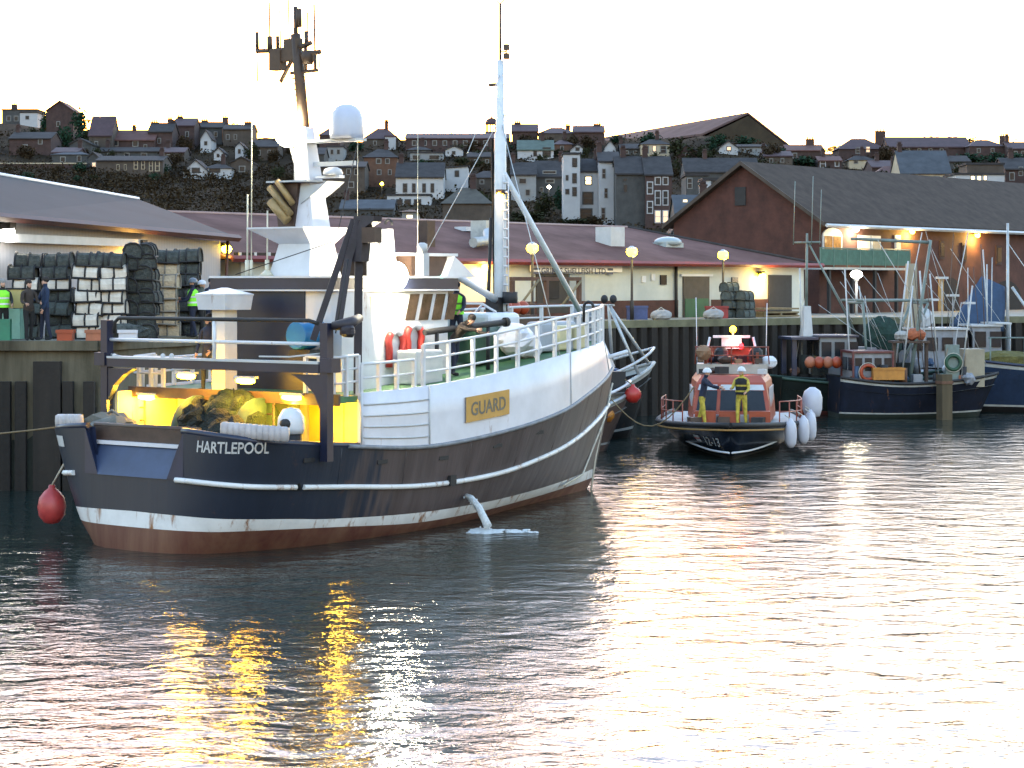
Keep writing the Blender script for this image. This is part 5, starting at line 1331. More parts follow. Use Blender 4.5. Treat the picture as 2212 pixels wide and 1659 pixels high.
m1 = MB(); m1.lathe([(.05, -.1), (.14, -.08), (.23, .04), (.23, .07)], (WB + .22, b1.y, b1.z), 14, 0, 'X'); m1.tube([(WB, b1.y, 5.875), (WB + .16, b1.y, b1.z - .05)], .03, 6); fo = m1.build('flood_lamp', GREYW, TR)
m1 = MB(); m1.ell((WB + .28, b1.y, b1.z), .16, .34, .32, 0, 16, 10); m1.build('lamp_glass', E_FLOOD, fo)  # glass wider than the housing, lamp glare put into its shape
lampL('bridge_flood', (WB + .5, b1.y - .1, b1.z - .15), (1, .82, .5), 70, .15, fo)
m1 = MB(); v = BF.at_x(953, 605, 1.62); m1.ell((1.63, v.y, v.z), .03, .05, .12, 0, 8, 6); m1.build('starboard_light', emit('green nav lamp', (.3, 1, .75), .3), wh)

# mushroom ventilator aft
v = BF.at_y(485, 770, 3.35)
mb = MB(); mb.box(v.x - .2, v.x + .2, 3.15, 3.55, 3.24, 5.1)
mb.frustum((v.x - .42, v.x + .42, 2.93, 3.77), (v.x - .46, v.x + .46, 2.89, 3.81), 5.1, 5.42)
mb.box(v.x - .47, v.x + .47, 2.88, 3.82, 5.422, 5.46); mb.frustum((v.x - .46, v.x + .46, 2.89, 3.81), (v.x - .05, v.x + .05, 3.3, 3.4), 5.462, 5.6)
mb.build('deck_ventilator', WHITE_CLEAN, TR)

# derrick of dark legs by the starboard quarter
mb = MB()
def P(u, v, t): return BF.at_y(u, v, t)
ap = P(772, 500, 3.9)
mb.tube([P(676, 735, 3.3), P(764, 474, 3.9)], .10, 4); mb.tube([P(730, 705, 3.5), P(752, 560, 3.75), P(776, 474, 3.9)], .12, 4)
mb.tube([P(772, 860, 4.2), P(775, 560, 4.0), P(782, 474, 3.9)], .12, 4)
mb.prism([P(764, 466, 3.8), P(808, 466, 3.8), P(806, 478, 3.8), P(786, 492, 3.8), P(779, 565, 3.8), P(757, 565, 3.8)], (0, .28, 0))
dk = mb.build('lifting_derrick', mat('purple black paint', (.022, .018, .026), .6, .3, 3), TR)
mb = MB(); mb.tube([P(802, 470, 3.9), P(802, 492, 3.9)], .02, 6); c = P(803, 508, 3.9); mb.cbox(c, .36, .25, .34); mb.build('hoist_block', DKBROWN, dk)
mb = MB(); mb.tube([P(718, 704, 2.45), P(752, 700, 2.6), P(776, 688, 3.2)], [.09, .14, .10], 8); c = P(752, 715, 2.6); mb.ell(c, .2, .15, .14, 0, 10, 6, .15, 2); mb.build('hauler_arm', mat('purple black paint', (.022, .018, .026)), dk)
mb = MB(); mb.tube([(v.x + .3, 3.4, 5.9), P(726, 520, 4.2), P(772, 310, 5.5)], .012, 5); mb.tube([P(725, 720, 3), P(752, 560, 3.6)], .015, 5); mb.build('wire_stays', BLACK, dk)

# rails round the shelter deck
def rails(path, h, n_rail, posts, name='guard_rail', r=.032, m=WHITE_CLEAN):
    mb = MB()
    for k in range(n_rail):
        f = (k + 1) / n_rail; mb.tube([p + Vector((0, 0, h * f)) for p in path], r * (1.15 if k == n_rail - 1 else .85), 6)
    ln = [0]
    for a, b in zip(path, path[1:]): ln.append(ln[-1] + (b - a).length)
    for i in range(posts):
        d = ln[-1] * i / (posts - 1)
        for j in range(len(path) - 1):
            if ln[j] <= d + 1e-6 and d <= ln[j + 1] + 1e-6:
                f = (d - ln[j]) / max(1e-6, ln[j + 1] - ln[j]); q = path[j] + (path[j + 1] - path[j]) * f
                mb.box(q.x - .045, q.x + .045, q.y - .035, q.y + .035, q.z - .05, q.z + h); break
    return mb.build(name, m, TR)
for s in (1, -1):
    pr = [p_of_t(5.85) + (10.97 - p_of_t(5.85)) * i / 24 for i in range(25)]
    rails([mir(hull6(p, -.05), s) for p in pr], .93, 3, 15)
    pr = [p_of_t(3.75) + (p_of_t(5.6) - p_of_t(3.75)) * i / 3 for i in range(4)]
    rails([mir(hull6(p, -.12), s) for p in pr], .62, 2, 4)
rails([Vector((2.2, 3.05, 3.24)), Vector((3.15, 3.05, 3.24)), Vector((3.15, 3.7, 3.28))], .85, 3, 5)
rails([Vector((-3.15, 3.7, 3.28)), Vector((-3.15, 3.05, 3.24)), Vector((-2.2, 3.05, 3.24))], .75, 2, 5)
# solid plate at the stemhead
mb = MB(); pr = [10.55 + .42 * i / 5 for i in range(6)]
for s in (1, -1): mb.loft([[mir(hull6(p, -.02), s) for p in pr], [mir(hull6(p, -.0), s) + Vector((0, 0, .9)) for p in pr]])
mb.build('stemhead_plate', mat('blue grey paint', (.26, .29, .33), .5, .1, 2), TR)
m1 = MB(); v = Vector((.25, 18.15, 3.55)); m1.tube([(0, 18.0, 3.6), (.35, 18.6, 3.78)], .06, 8); m1.build('bow_roller', WHITE_CLEAN, TR)

# foremast
MT = 13.1
mz = lambda v: BF.at_y(1083, v, MT).z
mx_ = lambda u: BF.at_y(u, 500, MT).x
mb = MB(); mb.tube([(0, MT, 3.9), (0, MT, mz(470)), (0, MT, mz(290)), (0, MT, mz(285)), (0, MT, mz(130))], [.17, .165, .155, .12, .085], 12)
fm = mb.build('foremast', mat('blue white paint', (.50, .54, .58), .45, .1, 2, rust=.1), TR)
m1 = MB(); m1.tube([(0, MT, mz(130)), (0, MT, mz(8))], .035, 6); m1.tube([(-.35, MT, mz(-12)), (0, MT, mz(8)), (.35, MT, mz(-12))], .02, 6); m1.build('mast_pole', mat('dark bronze paint', (.05, .03, .02)), fm)
for v, w in ((160, .22), (183, .2), (212, .16), (250, .2)): m1 = MB(); m1.tube([(-w, MT, mz(v)), (w, MT, mz(v))], .018, 5); m1.build('crosstree', GREYW, fm)
m1 = MB(); m1.cbox((.2, MT, mz(103)), .12, .12, .16); m1.cbox((.2, MT, mz(122)), .12, .12, .16); m1.tube([(0, MT, mz(112)), (.2, MT, mz(112))], .02, 5); m1.tube([(.2, MT, mz(100)), (.2, MT, mz(124))], .02, 5); m1.build('mast_head_lamp', mat('dark bronze paint', (.05, .03, .02)), fm); m1 = MB()
m1.cbox((-.22, MT, mz(182)), .25, .12, .08); m1.build('mast_horn', mat('dark bronze paint', (.05, .03, .02)), fm)
m1 = MB(); x0 = mx_(1093); x1 = mx_(1103)
for x in (x0, x1): m1.tube([(x, MT - .1, mz(382)), (x, MT - .1, mz(690))], .018, 5)
for k in range(15): m1.tube([(x0, MT - .1, mz(395 + 20 * k)), (x1, MT - .1, mz(395 + 20 * k))], .03, 5)
m1.build('mast_ladder', WHITE_CLEAN, fm)
m1 = MB(); m1.tube([(.12, MT, mz(375)), (.0, 16.75, 4.95)], .075, 8); m1.build('mast_strut', mat('blue white paint', (.5, .54, .58)), fm)
m1 = MB(); m1.tube([(-.12, MT, mz(465)), (-.2, MT - .1, mz(300)), (-.1, MT - .1, 4.6)], .03, 6); m1.tube([(-.3, MT, mz(470)), (-.45, MT, 4.0)], .05, 6); m1.build('mast_cable', BLACK, fm)
m1 = MB(); a = Vector((.0, MT - .15, mz(648))); b = Vector((1.2, t1 + .7, 5.95)); m1.tube([a, b], [.1, .085], 10); m1.tube([b, b + (b - a).normalized() * .3], .13, 10); m1.build('cargo_boom', WHITE_CLEAN, fm)
m1 = MB(); m1.cbox((-.05, MT - .1, mz(665)), .42, .4, .55); m1.lathe([(.2, 0), (.2, .3)], (.32, MT, mz(655)), 8, 0, 'Z'); m1.build('mast_winch', BLACK, fm)
m1 = MB(); m1.cbox((.14, MT - .15, mz(415)), .2, .2, .12); lg = m1.build('mast_lamp', DKBROWN, fm)
m1 = MB(); m1.ell((.14, MT - .2, mz(420)), .08, .08, .06, 0, 10, 6); m1.build('lamp_glass', E_WARM, lg); lampL('mast_light', (.16, MT - .3, mz(428)), (1, .6, .25), 12, .08, lg)
m1 = MB()
for s, q in ((1, hull6(p_of_t(11.5))), (-1, hull6(p_of_t(11.5)))): m1.tube([(0, MT, mz(255)), mir(q, s)], .012, 5)
m1.tube([(0, MT, mz(160)), BF.at_y(1010, 330, 9.0)], .01, 5); m1.build('mast_stays', STEEL, fm)

# fittings on the foredeck
v = BF.at_x(1075, 730, 1.0)
mb = MB(); mb.box(-.75, 1.05, 11.2, 12.6, 3.9, 4.95); dh = mb.build('deck_house', mat('blue white paint', (.5, .54, .58)), TR, .12)
m1 = MB(); m1.tube([(-.4, 11.6, 4.95), (-.1, 11.7, 5.18), (.4, 11.8, 5.18), (.7, 12, 4.95)], .03, 6); m1.tube([(-.2, 12.3, 4.95), (.1, 12.2, 5.16), (.6, 12.1, 4.97)], .03, 6); m1.build('deck_house_hoop', WHITE_CLEAN, dh)
mb = MB(); mb.box(.9, 1.9, 9.6, 11.0, 3.75, 4.5); mb.lathe([(.35, -.6), (.35, .6)], (1.5, 10.3, 4.3), 12, 0, 'Y'); mb.lathe([(.45, .6), (.45, .68)], (1.5, 10.3, 4.3), 14, 1, 'Y'); mb.build('anchor_winch', [DKGREEN, STEEL], TR)
mb = MB(); mb.ell((2.0, 11.0, 4.3), .5, .6, .42, 0, 14, 8, .12, 8); mb.ell((2.1, 11.5, 4.1), .35, .4, .3, 0, 12, 8, .12, 9); mb.build('covered_windlass', WHITE, TR)
mb = MB(); mb.frustum((1.2, 1.9, 12.2, 14.2), (1.35, 1.8, 12.4, 14.0), 3.95, 4.72); mb.build('covered_locker', mat('blue grey paint', (.26, .29, .33)), TR, .08)
for y in (13.0, 13.75):
    mb = MB(); mb.frustum((1.45, 1.95, y, y + .55), (1.4, 2.0, y - .03, y + .58), 3.98, 4.62); mb.build('deck_bin', mat('cream plastic', (.52, .48, .3), .5, .08, 2), TR, .05)
mb = MB(); mb.tube([(2.2, 7.2, 4.55), (2.45, 10.0, 4.75)], .075, 8); mb.tube([(2.45, 10, 4.75), (2.46, 10.1, 4.757)], .12, 10); mb.tube([(2.25, 7.6, 3.45), (2.25, 7.6, 4.6)], .05, 6); mb.tube([(2.4, 9.4, 3.6), (2.4, 9.4, 4.7)], .05, 6); mb.build('stowed_pipe', BLACK, TR)
mb = MB(); mb.cbox((2.3, 6.9, 3.75), .6, 1.0, .8); mb.build('deck_locker', GREYW, TR, .05)
# ropes on the bow and the ribbed guards on the bulwark
mb = MB()
mb.tube([hull_at(10.9, 2.6, .05), hull_at(10.55, 1.95, .06), hull_level(ZL3, 10.0, .07), hull_level(ZL3, 9.2, .07) - Vector((0, 0, .1))], .028, 6)
mb.tube([Vector((.12, 18.2, 2.9)), Vector((.14, 17.7, 1.9)), Vector((.16, 17.3, .9)), Vector((.2, 17.0, -.1))], .03, 6)
mb.build('bow_rope', ROPE, hull)
def guard(b0, b1, t0, t1, z0, z1, n):
    mb = MB()
    for i in range(n):
        f = (i + .5) / n; mb.lathe([(.05, -.16), (.1, -.13), (.11, 0), (.1, .13), (.05, .16)], (b0 + (b1 - b0) * f, t0 + (t1 - t0) * f, z0 + (z1 - z0) * f), 8)
    mb.build('bulwark_guard', mat('pinkish grey plastic', (.36, .34, .35), .6, .2, 3), hull)
a = BF.at_y(484, 937, .35); b = BF.at_y(617, 943, .9); guard(a.x, b.x, .3, .95, 2.66, 2.56, 11)
a = BF.at_y(118, 937, .35); b = BF.at_y(178, 932, .35); guard(a.x, b.x, .45, .3, 2.62, 2.66, 6)
mb = MB(); a = BF.at_y(235, 930, 1.4); mb.ell((a.x, 1.5, 2.5), .75, .4, .28, 0, 14, 8, .2, 4); mb.tube([(a.x - .6, 1.5, 2.5), (a.x + .1, 1.4, 2.85), (a.x + .6, 1.6, 2.5)], .03, 6); mb.build('heaped_tarpaulin', mat('grey tarpaulin', (.12, .12, .11), .9, .3, 3), TR)
v = BF.at_y(615, 920, 1.7)
mb = MB(); mb.lathe([(.25, 1.3), (.25, 2.55)], (v.x, 1.9, 0), 12, 1); mb.lathe([(.27, 2.5), (.3, 2.62), (.28, 2.85), (.18, 3.02), (0, 3.06)], (v.x, 1.9, 0), 14, 0); mb.ell((v.x + .05, 1.66, 2.72), .15, .08, .12, 1, 10, 6); mb.build('cowl_ventilator', [WHITE_CLEAN, BLACK], TR)
# scuppers with rust runs, weld seams
for s in (1, -1):
    for t in (2.0, 4.4, 6.6, 8.7, 10.6):
        p = p_of_t(t); q = hull_at(p, hull_level(ZL5, p).z - .32, .005); q = mir(q, s); mb = MB(); mb.cbox(q, .03, .34, .09); mb.build('scupper', BLACK, hull)
    for t in (3.0, 5.2, 7.6, 9.8, 11.8, 14.0, 16.0):
        p = p_of_t(t); mb = MB(); mb.tube([mir(hull_at(p, hull_level(ZL4, p).z + (hull_level(ZL5, p).z - hull_level(ZL4, p).z) * f, -.004), s) for f in (.06, .35, .65, .94)], .014, 5); mb.build('weld_seam', hullm, hull)
# discharge fitting on the side
p = p_of_t(7.0)
mb = MB(); q = hull_level(ZL4, p); mb.cbox(q + Vector((.06, 0, .05)), .14, .22, .24); mb.build('hull_outlet', BLACK, hull)


def BW(b, t, z): return BF.w(b, t, z)


# water pumped over the side
ju = [W(1000, 1068, 51.3), W(1018, 1076, 50.9), W(1034, 1096, 50.55), W(1046, 1120, 50.3), W(1054, 1137, 50.15)]
mb = MB(); mb.tube(ju, [.05, .075, .085, .09, .10], 9)
for i in range(40):
    f = rnd.random() ** .6 * 3.9; k_ = int(f); c_ = ju[k_] + (ju[k_ + 1] - ju[k_]) * (f - k_); mb.ell(c_ + Vector((rnd.gauss(0, .05), rnd.gauss(0, .05), rnd.gauss(-.04, .05))), .022, .022, .03, 0, 6, 4, .2, i)
foam = mat('white water', (.62, .66, .68), .5, .2, 12, bump=1.0)
e = ju[-1]
tag(mb.build('water_jet', foam), 'white jet of water pouring from the hull of the trawler', 'water jet')
mb = MB()
for i in range(46):
    f = rnd.random(); mb.ell((e.x - .3 + f * 1.4 + rnd.uniform(-.15, .1), e.y - .1 + rnd.uniform(-.5, .5) * (1 - f * .5), .0), .15 - .08 * f, .17 - .08 * f, .018, 0, 8, 4, .3, i)
tag(mb.build('foam', foam), 'patch of white foam where the jet meets the water', 'foam', kind='stuff')

# things hung and stood on the trawler
def boat_thing(name, label, cat, b, t, z, group=None, deg=0): return thing(name, label, cat, BW(b, t, z), -36.5 + deg, group)
for i, (u, v) in enumerate(((853, 735), (893, 722))):
    q = BF.at_x(u, v, WB + .05)
    o = boat_thing('lifebuoy', ('red and white horseshoe lifebuoy hung nearest the derrick on the wheelhouse side', 'red and white horseshoe lifebuoy hung under the bridge windows of the trawler')[i], 'lifebuoy', WB + .08, q.y, q.z - .15, 'lifebuoys on the trawler wheelhouse')
    R1 = .27
    arc = [math.pi * (1.15 - 1.3 * k / 16) for k in range(17)]
    for nm, sel, mm in (('white_band', range(5, 12), WHITE_CLEAN), ('red_arm', list(range(0, 6)), BUOYR), ('red_arm', list(range(11, 17)), BUOYR)):
        mb = MB(); pts = [Vector((0, R1 * math.cos(arc[k]), .1 + R1 * math.sin(arc[k]))) for k in sel]
        if nm == 'red_arm':
            if sel[0] == 0: pts = [pts[0] + Vector((0, .0, -.45)), pts[0] + Vector((0, 0, -.2))] + pts
            else: pts = pts + [pts[-1] + Vector((0, 0, -.2)), pts[-1] + Vector((0, 0, -.45))]
        mb.tube(pts, .085, 8); mb.build(nm, mm, o)
    mb = MB(); mb.box(-.04, -.01, -.3, .3, -.5, -.42); mb.build('bracket', GREYW, o)
q = BF.at_y(640, 725, 3.5)
o = boat_thing('plastic_drum', 'blue plastic drum lying on the aft shelter deck beside the dark casing', 'drum', q.x, 3.5, q.z)
mb = MB(); mb.lathe([(.29, -.02), (.31, 0), (.31, .4), (.32, .42), (.31, .44), (.31, .8), (.29, .82)], (0, 0, 0), 20, 0, 'Y'); mb.build('drum_body', BLUEP, o)
mb = MB(); mb.tube([(.33 * math.cos(a), .5, .33 * math.sin(a)) for a in [2 * math.pi * k / 20 for k in range(20)]], .03, 6, closed=True); mb.build('drum_hoop', WHITE, o)
mb = MB(); mb.box(-.3, .3, .1, .7, -.6, -.32); mb.build('drum_cradle', BLACK, o)

person('person in dark navy clothes standing behind the top rail of the stern gantry', BW(-.98, 3.3, 3.24), 150, CLOTHN, CLOTHN, CLOTHK, 'hair', 1.74, arms=((15, 30), (10, 20)))
person('person in lime hi-vis vest and navy trousers standing beside the bridge front', BW(.5, 10.6, 3.98), 160, CLOTHN, CLOTHN, CLOTHK, 'cap', 1.74, vest=HIVIS, arms=((25, 40), (20, 50)), stripes=mat('dark tape', (.05, .12, .03), .6, .1, 4))
q = BF.at_x(975, 760, 2.45)
person('person in brown jacket bending over a pipe at the starboard rail of the trawler', BW(2.2, 8.3, 3.5), -90 - 36.5, CLOTHB, CLOTHN, CLOTHK, 'hair', 1.74, lean=48, arms=((60, 20), (75, 15)), crouch=.04)

# the red buoy squeezed by the port quarter, hung from the trawler
q = W(112, 1094, 48.6)
o = thing('mooring_buoy', 'large dull red fender buoy squeezed against the port quarter of the trawler', 'fender buoy', q, 0)
mb = MB(); mb.lathe([(.0, -.40), (.17, -.36), (.29, -.2), (.32, .0), (.28, .2), (.17, .34), (.08, .41), (.07, .48), (0, .48)], (0, 0, 0), 18); mb.build('float', mat('dull red plastic', (.33, .035, .035), .45, .2, 3), o)
mb = MB(); mb.tube([(0, 0, .46), (.35, -.3, 1.0), (.55, -.5, 1.4)], .025, 6); mb.build('lanyard', ROPE, o)


# ------------------------------------------------------------------ generic small hull
def hull_mesh(L, B, zb, zs, mats, band=None, fl=.75, full=.55, n=28, rake=.12, transom=.8, mid=.35, zmid=None):
    """Hull along +Y: stern at y=0, stem at y=L. zb/zs: bow and stern gunwale heights. mats: bottom, side, (band)."""
    mb = MB(); zmid = zmid if zmid is not None else (zs * .85)
    def plan(f):
        if f < mid: return transom + (1 - transom) * math.sin(f / mid * math.pi / 2)
        g = (f - mid) / (1 - mid); return max(0.0, 1 - g ** (2.2 / full * .55)) ** .8 if g < 1 else 0
    def sheer(f): return zs + (zmid - zs) * math.sin(min(1, f / .4) * math.pi / 2) if f < .4 else zmid + (zb - zmid) * ((f - .4) / .6) ** 1.7
    lev = [(-.5, .35), (0, .0), (.25, .0), (.55, .0), (.8, .0), (1, .0)]
    rings = []
    for s in (1, -1):
        rows = []
        for li, fr in enumerate((-.4, 0, .12, .16, .5, .9, 1.0)):
            row = []
            for i in range(n + 1):
                f = i / n; zt = sheer(f); z = zt * fr if fr > 0 else fr
                k = fl + (1 - fl) * max(0, fr) ** .7 if fr >= 0 else fl * .5
                w = plan(f); kk = k - (1 - k) * .9 * f * f
                y = f * (L - rake * L * (1 - max(0, fr)) * 1.0) if True else 0
                row.append(Vector((s * B / 2 * w * max(.05, kk), y, z)))
            rows.append(row)
        mb.loft(rows, 0, mfun=lambda a, q: 0 if a < 2 else (2 if (a == 2 or a == 5) and len(mats) > 2 else 1))
        rings.append(rows)
    # transom and deck
    for a in range(6): mb.poly([rings[0][a][0], rings[1][a][0], rings[1][a + 1][0], rings[0][a + 1][0]], 0 if a < 2 else 1)
    return mb, (lambda f, s, dz=0, off=0: Vector((s * (B / 2 * plan(f) + off), f * L, sheer(f) + dz))), sheer, plan


def deck_in(par, gun, drop, m, n=24, lim=.97):
    mb = MB()
    for i in range(n):
        a, b = lim * i / n, lim * (i + 1) / n
        mb.poly([gun(a, 1, -drop, -.06), gun(b, 1, -drop, -.06), gun(b, -1, -drop, -.06), gun(a, -1, -drop, -.06)])
    return mb.build('deck', m, par)


def gunwale(par, gun, r, m, n=24, dz=0.0, name='gunwale', a0=0.0):
    mb = MB()
    for s in (1, -1): mb.tube([gun(a0 + (1 - a0) * i / n, s, dz) for i in range(n + 1)], r, 6)
    return mb.build(name, m, par)


def cabin(par, x0, x1, y0, y1, z0, z1, m, roofm, wins_front=2, wins_side=2, taper=.08, name='wheelhouse', aft_door=True, wz_=(.5, .88), ov=.12, glass=GLASS):
    mb = MB(); mb.frustum((x0, x1, y0, y1), (x0 + taper, x1 - taper, y0, y1 - taper * 2), z0, z1); wh = mb.build(name, m, par)
    mb = MB(); mb.box(x0 - ov + taper, x1 + ov - taper, y0 - ov, y1 + ov - taper * 2, z1 + .003, z1 + .09); mb.build('roof', roofm, wh)
    h = z1 - z0; za, zb = z0 + h * wz_[0], z0 + h * wz_[1]
    wd = x1 - x0
    for i in range(wins_front):
        c = x0 + wd * (i + .5) / wins_front; w2 = wd / wins_front * .38
        for yy, sg in ((y0, -1), (y1 - taper, 1)):
            if sg < 0 and aft_door and i == 0: continue
            mb = MB(); mb.box(c - w2, c + w2, min(yy, yy + sg * .03) - .02, max(yy, yy + sg * .03) + .02, za, zb); mb.build('window', glass, wh)
    if aft_door:
        c = x0 + wd * .5 / wins_front; mb = MB(); mb.box(c - .3, c + .3, y0 - .035, y0 - .003, z0 + .1, z0 + h * .92); mb.build('door', DKBROWN, wh)
    for i in range(wins_side):
        c = y0 + (y1 - y0) * (i + .5) / wins_side; w2 = (y1 - y0) / wins_side * .36
        for s, xx in ((1, x1), (-1, x0)):
            mb = MB(); mb.box(min(xx, xx - s * taper) - .0 + (0 if s < 0 else .0) - (.02 if s < 0 else -.0), max(xx, xx - s * taper) + (.02 if s > 0 else 0), c - w2, c + w2, za, zb); mb.build('window', glass, wh)
    return wh


# ------------------------------------------------------------------ lifeboat
LBL = 11.6
LBF = Frame(0, 0, 174.0)
st = W(1578, 960, 69.0)           # stem
fwd = LBF.ey
LBF = Frame(st.x - fwd[0] * LBL, st.y - fwd[1] * LBL, LBF.deg)
lb = thing('lifeboat', 'orange and navy lifeboat with flashing red light and yellow clad crew on its bow', 'lifeboat', LBF.w(0, 0, 0), LBF.deg)
LBN = mat('lifeboat navy', (.008, .012, .025), .25, .15, 1.5)
mb, gun, sheer, plan = hull_mesh(LBL, 5.1, 1.2, .98, None or (REDOX, LBN, mat('red white band', (.20, .21, .23), .4, .1, 2)), fl=.62, full=.78, rake=.10, transom=.85, mid=.45, zmid=.95)
lh = mb.build('hull', [BLACK, LBN, LBN], lb)
gunwale(lh, gun, .09, BLACK, name='belting'); gunwale(lh, gun, .035, mat('amber line', (.30, .17, .05), .6, .1, 3), dz=-.16, name='belting_line')
deck_in(lh, gun, .02, mat('grey deck', (.25, .27, .28), .7, .15, 2))
mb = MB()
for s in (1, -1):
    mb.tube([Vector((s * (2.55 * plan(f) * (.74 - .1 * f) + .05), f * LBL * .955, .12 + .62 * max(0, (.9 - f)) * .6 + .16)) for f in [.62 + .38 * i / 14 for i in range(15)]], .035, 5)
mb.build('spray_rail', WHITE_CLEAN, lh)
# cabin: orange superstructure with front windows, built from the deck up
cy0, cy1 = 3.4, 7.4
mb = MB()
mb.loft([[Vector(p) for p in q] for q in (
    [(-1.55, cy0, 1.05), (1.55, cy0, 1.05), (1.3, cy1 + .25, 1.05), (-1.3, cy1 + .25, 1.05)],
    [(-1.5, cy0, 1.75), (1.5, cy0, 1.75), (1.25, cy1, 1.75), (-1.25, cy1, 1.75)],
    [(-1.4, cy0, 2.35), (1.4, cy0, 2.35), (1.15, cy1 - .35, 2.35), (-1.15, cy1 - .35, 2.35)],
    [(-1.25, cy0, 2.56), (1.25, cy0, 2.56), (1.0, cy1 - .7, 2.56), (-1.0, cy1 - .7, 2.56)])], 0, True, False)
mb.poly([(-1.25, cy0, 2.56), (1.25, cy0, 2.56), (1.0, cy1 - .7, 2.56), (-1.0, cy1 - .7, 2.56)])
cb = mb.build('cabin', ORANGE, lb)
for x0, x1 in ((-1.12, -.48), (-.36, .36), (.48, 1.12)):
    def fy(z): return interp([1.05, 1.75, 2.35], [cy1 + .25, cy1, cy1 - .35], z) + .02
    mb = MB(); mb.prism([(x0 * 1.04, fy(1.42), 1.42), (x1 * 1.04, fy(1.42), 1.42), (x1 * .95, fy(2.08), 2.08), (x0 * .95, fy(2.08), 2.08)], (0, .03, 0)); mb.build('window', GLASS, cb)
    mb = MB(); mb.prism([(x0, fy(2.1), 2.1), (x1, fy(2.1), 2.1), (x1 * .95, fy(2.28), 2.28), (x0 * .95, fy(2.28), 2.28)], (0, .035, 0)); mb.build('window_hood', GREYW, cb)
for s in (1, -1):
    mb = MB()
    for i in range(7): y = 4.0 + i * .38; xx = s * (1.47 - .055 * (y - 3.4)); mb.box(xx - .03, xx + .03, y, y + .16, 1.5, 2.15)
    mb.build('side_louver', GREYW, cb)
mb = MB(); mb.box(-1.25, 1.25, cy1 + .3, cy1 + .5, 1.06, 1.3); mb.build('bow_step', WHITE_CLEAN, cb)
mb = MB()
for x in (-.95, .05, .85): mb.box(x - .35, x + .35, cy1 + .52, cy1 + 1.0, 1.06, 1.45)
mb.build('bow_locker', ORANGE, cb)
mb = MB(); mb.box(-1.25, 1.2, 3.5, 5.2, 2.563, 2.9); ub = mb.build('upper_coaming', mat('cream white paint', (.30, .28, .25), .5, .15, 2, rust=.1), lb)
mb = MB(); mb.box(-.9, .9, 3.6, 3.75, 2.9, 3.45)
for s in (-1, 1): mb.box(s * .9 - .05, s * .9 + .05, 3.6, 5.0, 2.9, 3.3)
mb.build('upper_steering_screen', mat('dark orange paint', (.16, .03, .012), .6, .3, 3), ub)
for x in (-.85, .35): mb = MB(); mb.ell((x, 4.6, 3.2), .26, .28, .3, 0, 10, 6, .08, 3); mb.build('helm_seat', BLACK, ub)
mb = MB()
for x in (-.95, .95): mb.tube([(x, 3.8, 2.9), (x * .8, 3.9, 3.8)], .05, 6)
mb.box(-.65, .65, 3.7, 4.1, 3.78, 3.86); mb.box(-.35, .35, 3.8, 4.0, 3.4, 3.78); mm_ = mb.build('radar_arch', WHITE_CLEAN, ub)
mb = MB(); mb.tube([(-.05, 3.9, 3.86), (-.05, 3.9, 4.0)], .04, 6); ab = mb.build('beacon_stem', WHITE_CLEAN, mm_)
mb = MB(); mb.ell((-.05, 3.95, 4.08), .12, .12, .12, 0, 10, 8); mb.build('amber_beacon', E_AMBER, ab); lampL('beacon_light', (-.05, 4.2, 4.1), (1, .5, .08), 14, .1, ab)
mb = MB(); mb.ell((-.32, 4.25, 3.5), .1, .1, .1, 0, 10, 8); mb.build('red_beacon', E_RED, mm_); lampL('red_light', (-.32, 4.5, 3.5), (1, .03, .03), 16, .1, mm_)
mb = MB(); mb.ell((-.12, 4.2, 3.66), .06, .06, .06, 0, 8, 6); mb.build('white_light', E_WHITE, mm_)
mb = MB(); mb.ell((-1.3, 4.6, 2.95), .3, .25, .22, 0, 12, 7, .1, 2); mb.build('raft_bundle', WHITE_CLEAN, ub)
mb = MB(); mb.ell((.95, 5.2, 3.3), .3, .3, .26, 0, 12, 7, .12, 5); mb.build('gear_bundle', mat('brown canvas', (.2, .12, .07), .9, .2, 3), ub)
g5 = random.Random(31)
for i in range(14):
    x = g5.uniform(-1.1, 1.1); y = g5.uniform(3.4, 6.3); z = 2.6 if y > 5.2 else 2.92; s_ = g5.uniform(.12, .24); mb = MB()
    if i % 3: mb.cbox((x, y, z + s_ * .5), s_ * 1.6, s_ * 1.4, s_, 0, g5.uniform(-.5, .5))
    else: mb.ell((x, y, z + s_ * .6), s_ * 1.2, s_, s_ * .7, 0, 10, 6, .15, i)
    mb.build('deck_kit', g5.choice((BLACK, DKBROWN, GREYW, MATS['brown canvas'], CLOTHN)), ub)
for x in (-1.3, -.75, .0, .7, 1.25):
    mb = MB(); mb.tube([(x, 5.25, 2.9), (x * .97, 5.3, 3.5)], .022, 5); mb.build('bridge_stanchion', MATS['dark orange paint'], ub)
mb = MB(); mb.tube([(-1.3, 5.28, 3.5), (1.25, 5.28, 3.5)], .025, 5); mb.tube([(-1.3, 5.28, 3.2), (1.25, 5.28, 3.2)], .02, 5); mb.build('bridge_rail', MATS['dark orange paint'], ub)
for x in (-.9, .25, 1.2):
    mb = MB(); mb.cbox((x, 8.3 + .3 * abs(x), 1.12), .4, .35, .3, 0, .3 * x); mb.build('foredeck_kit', BLACK if x < 0 else DKBROWN, lb)
mb = MB()
for s in (1, -1):
    pth = [gun(f, s, .0, -.12) for f in [.25 + .5 * i / 6 for i in range(7)]]
    mb.tube([q + Vector((0, 0, .75)) for q in pth], .022, 5); mb.tube([q + Vector((0, 0, .4)) for q in pth], .018, 5)
    for q in pth: mb.tube([q, q + Vector((0, 0, .76))], .022, 5)
mb.build('hand_rail', mat('red brown rail', (.25, .06, .035), .5, .1, 3), lb)
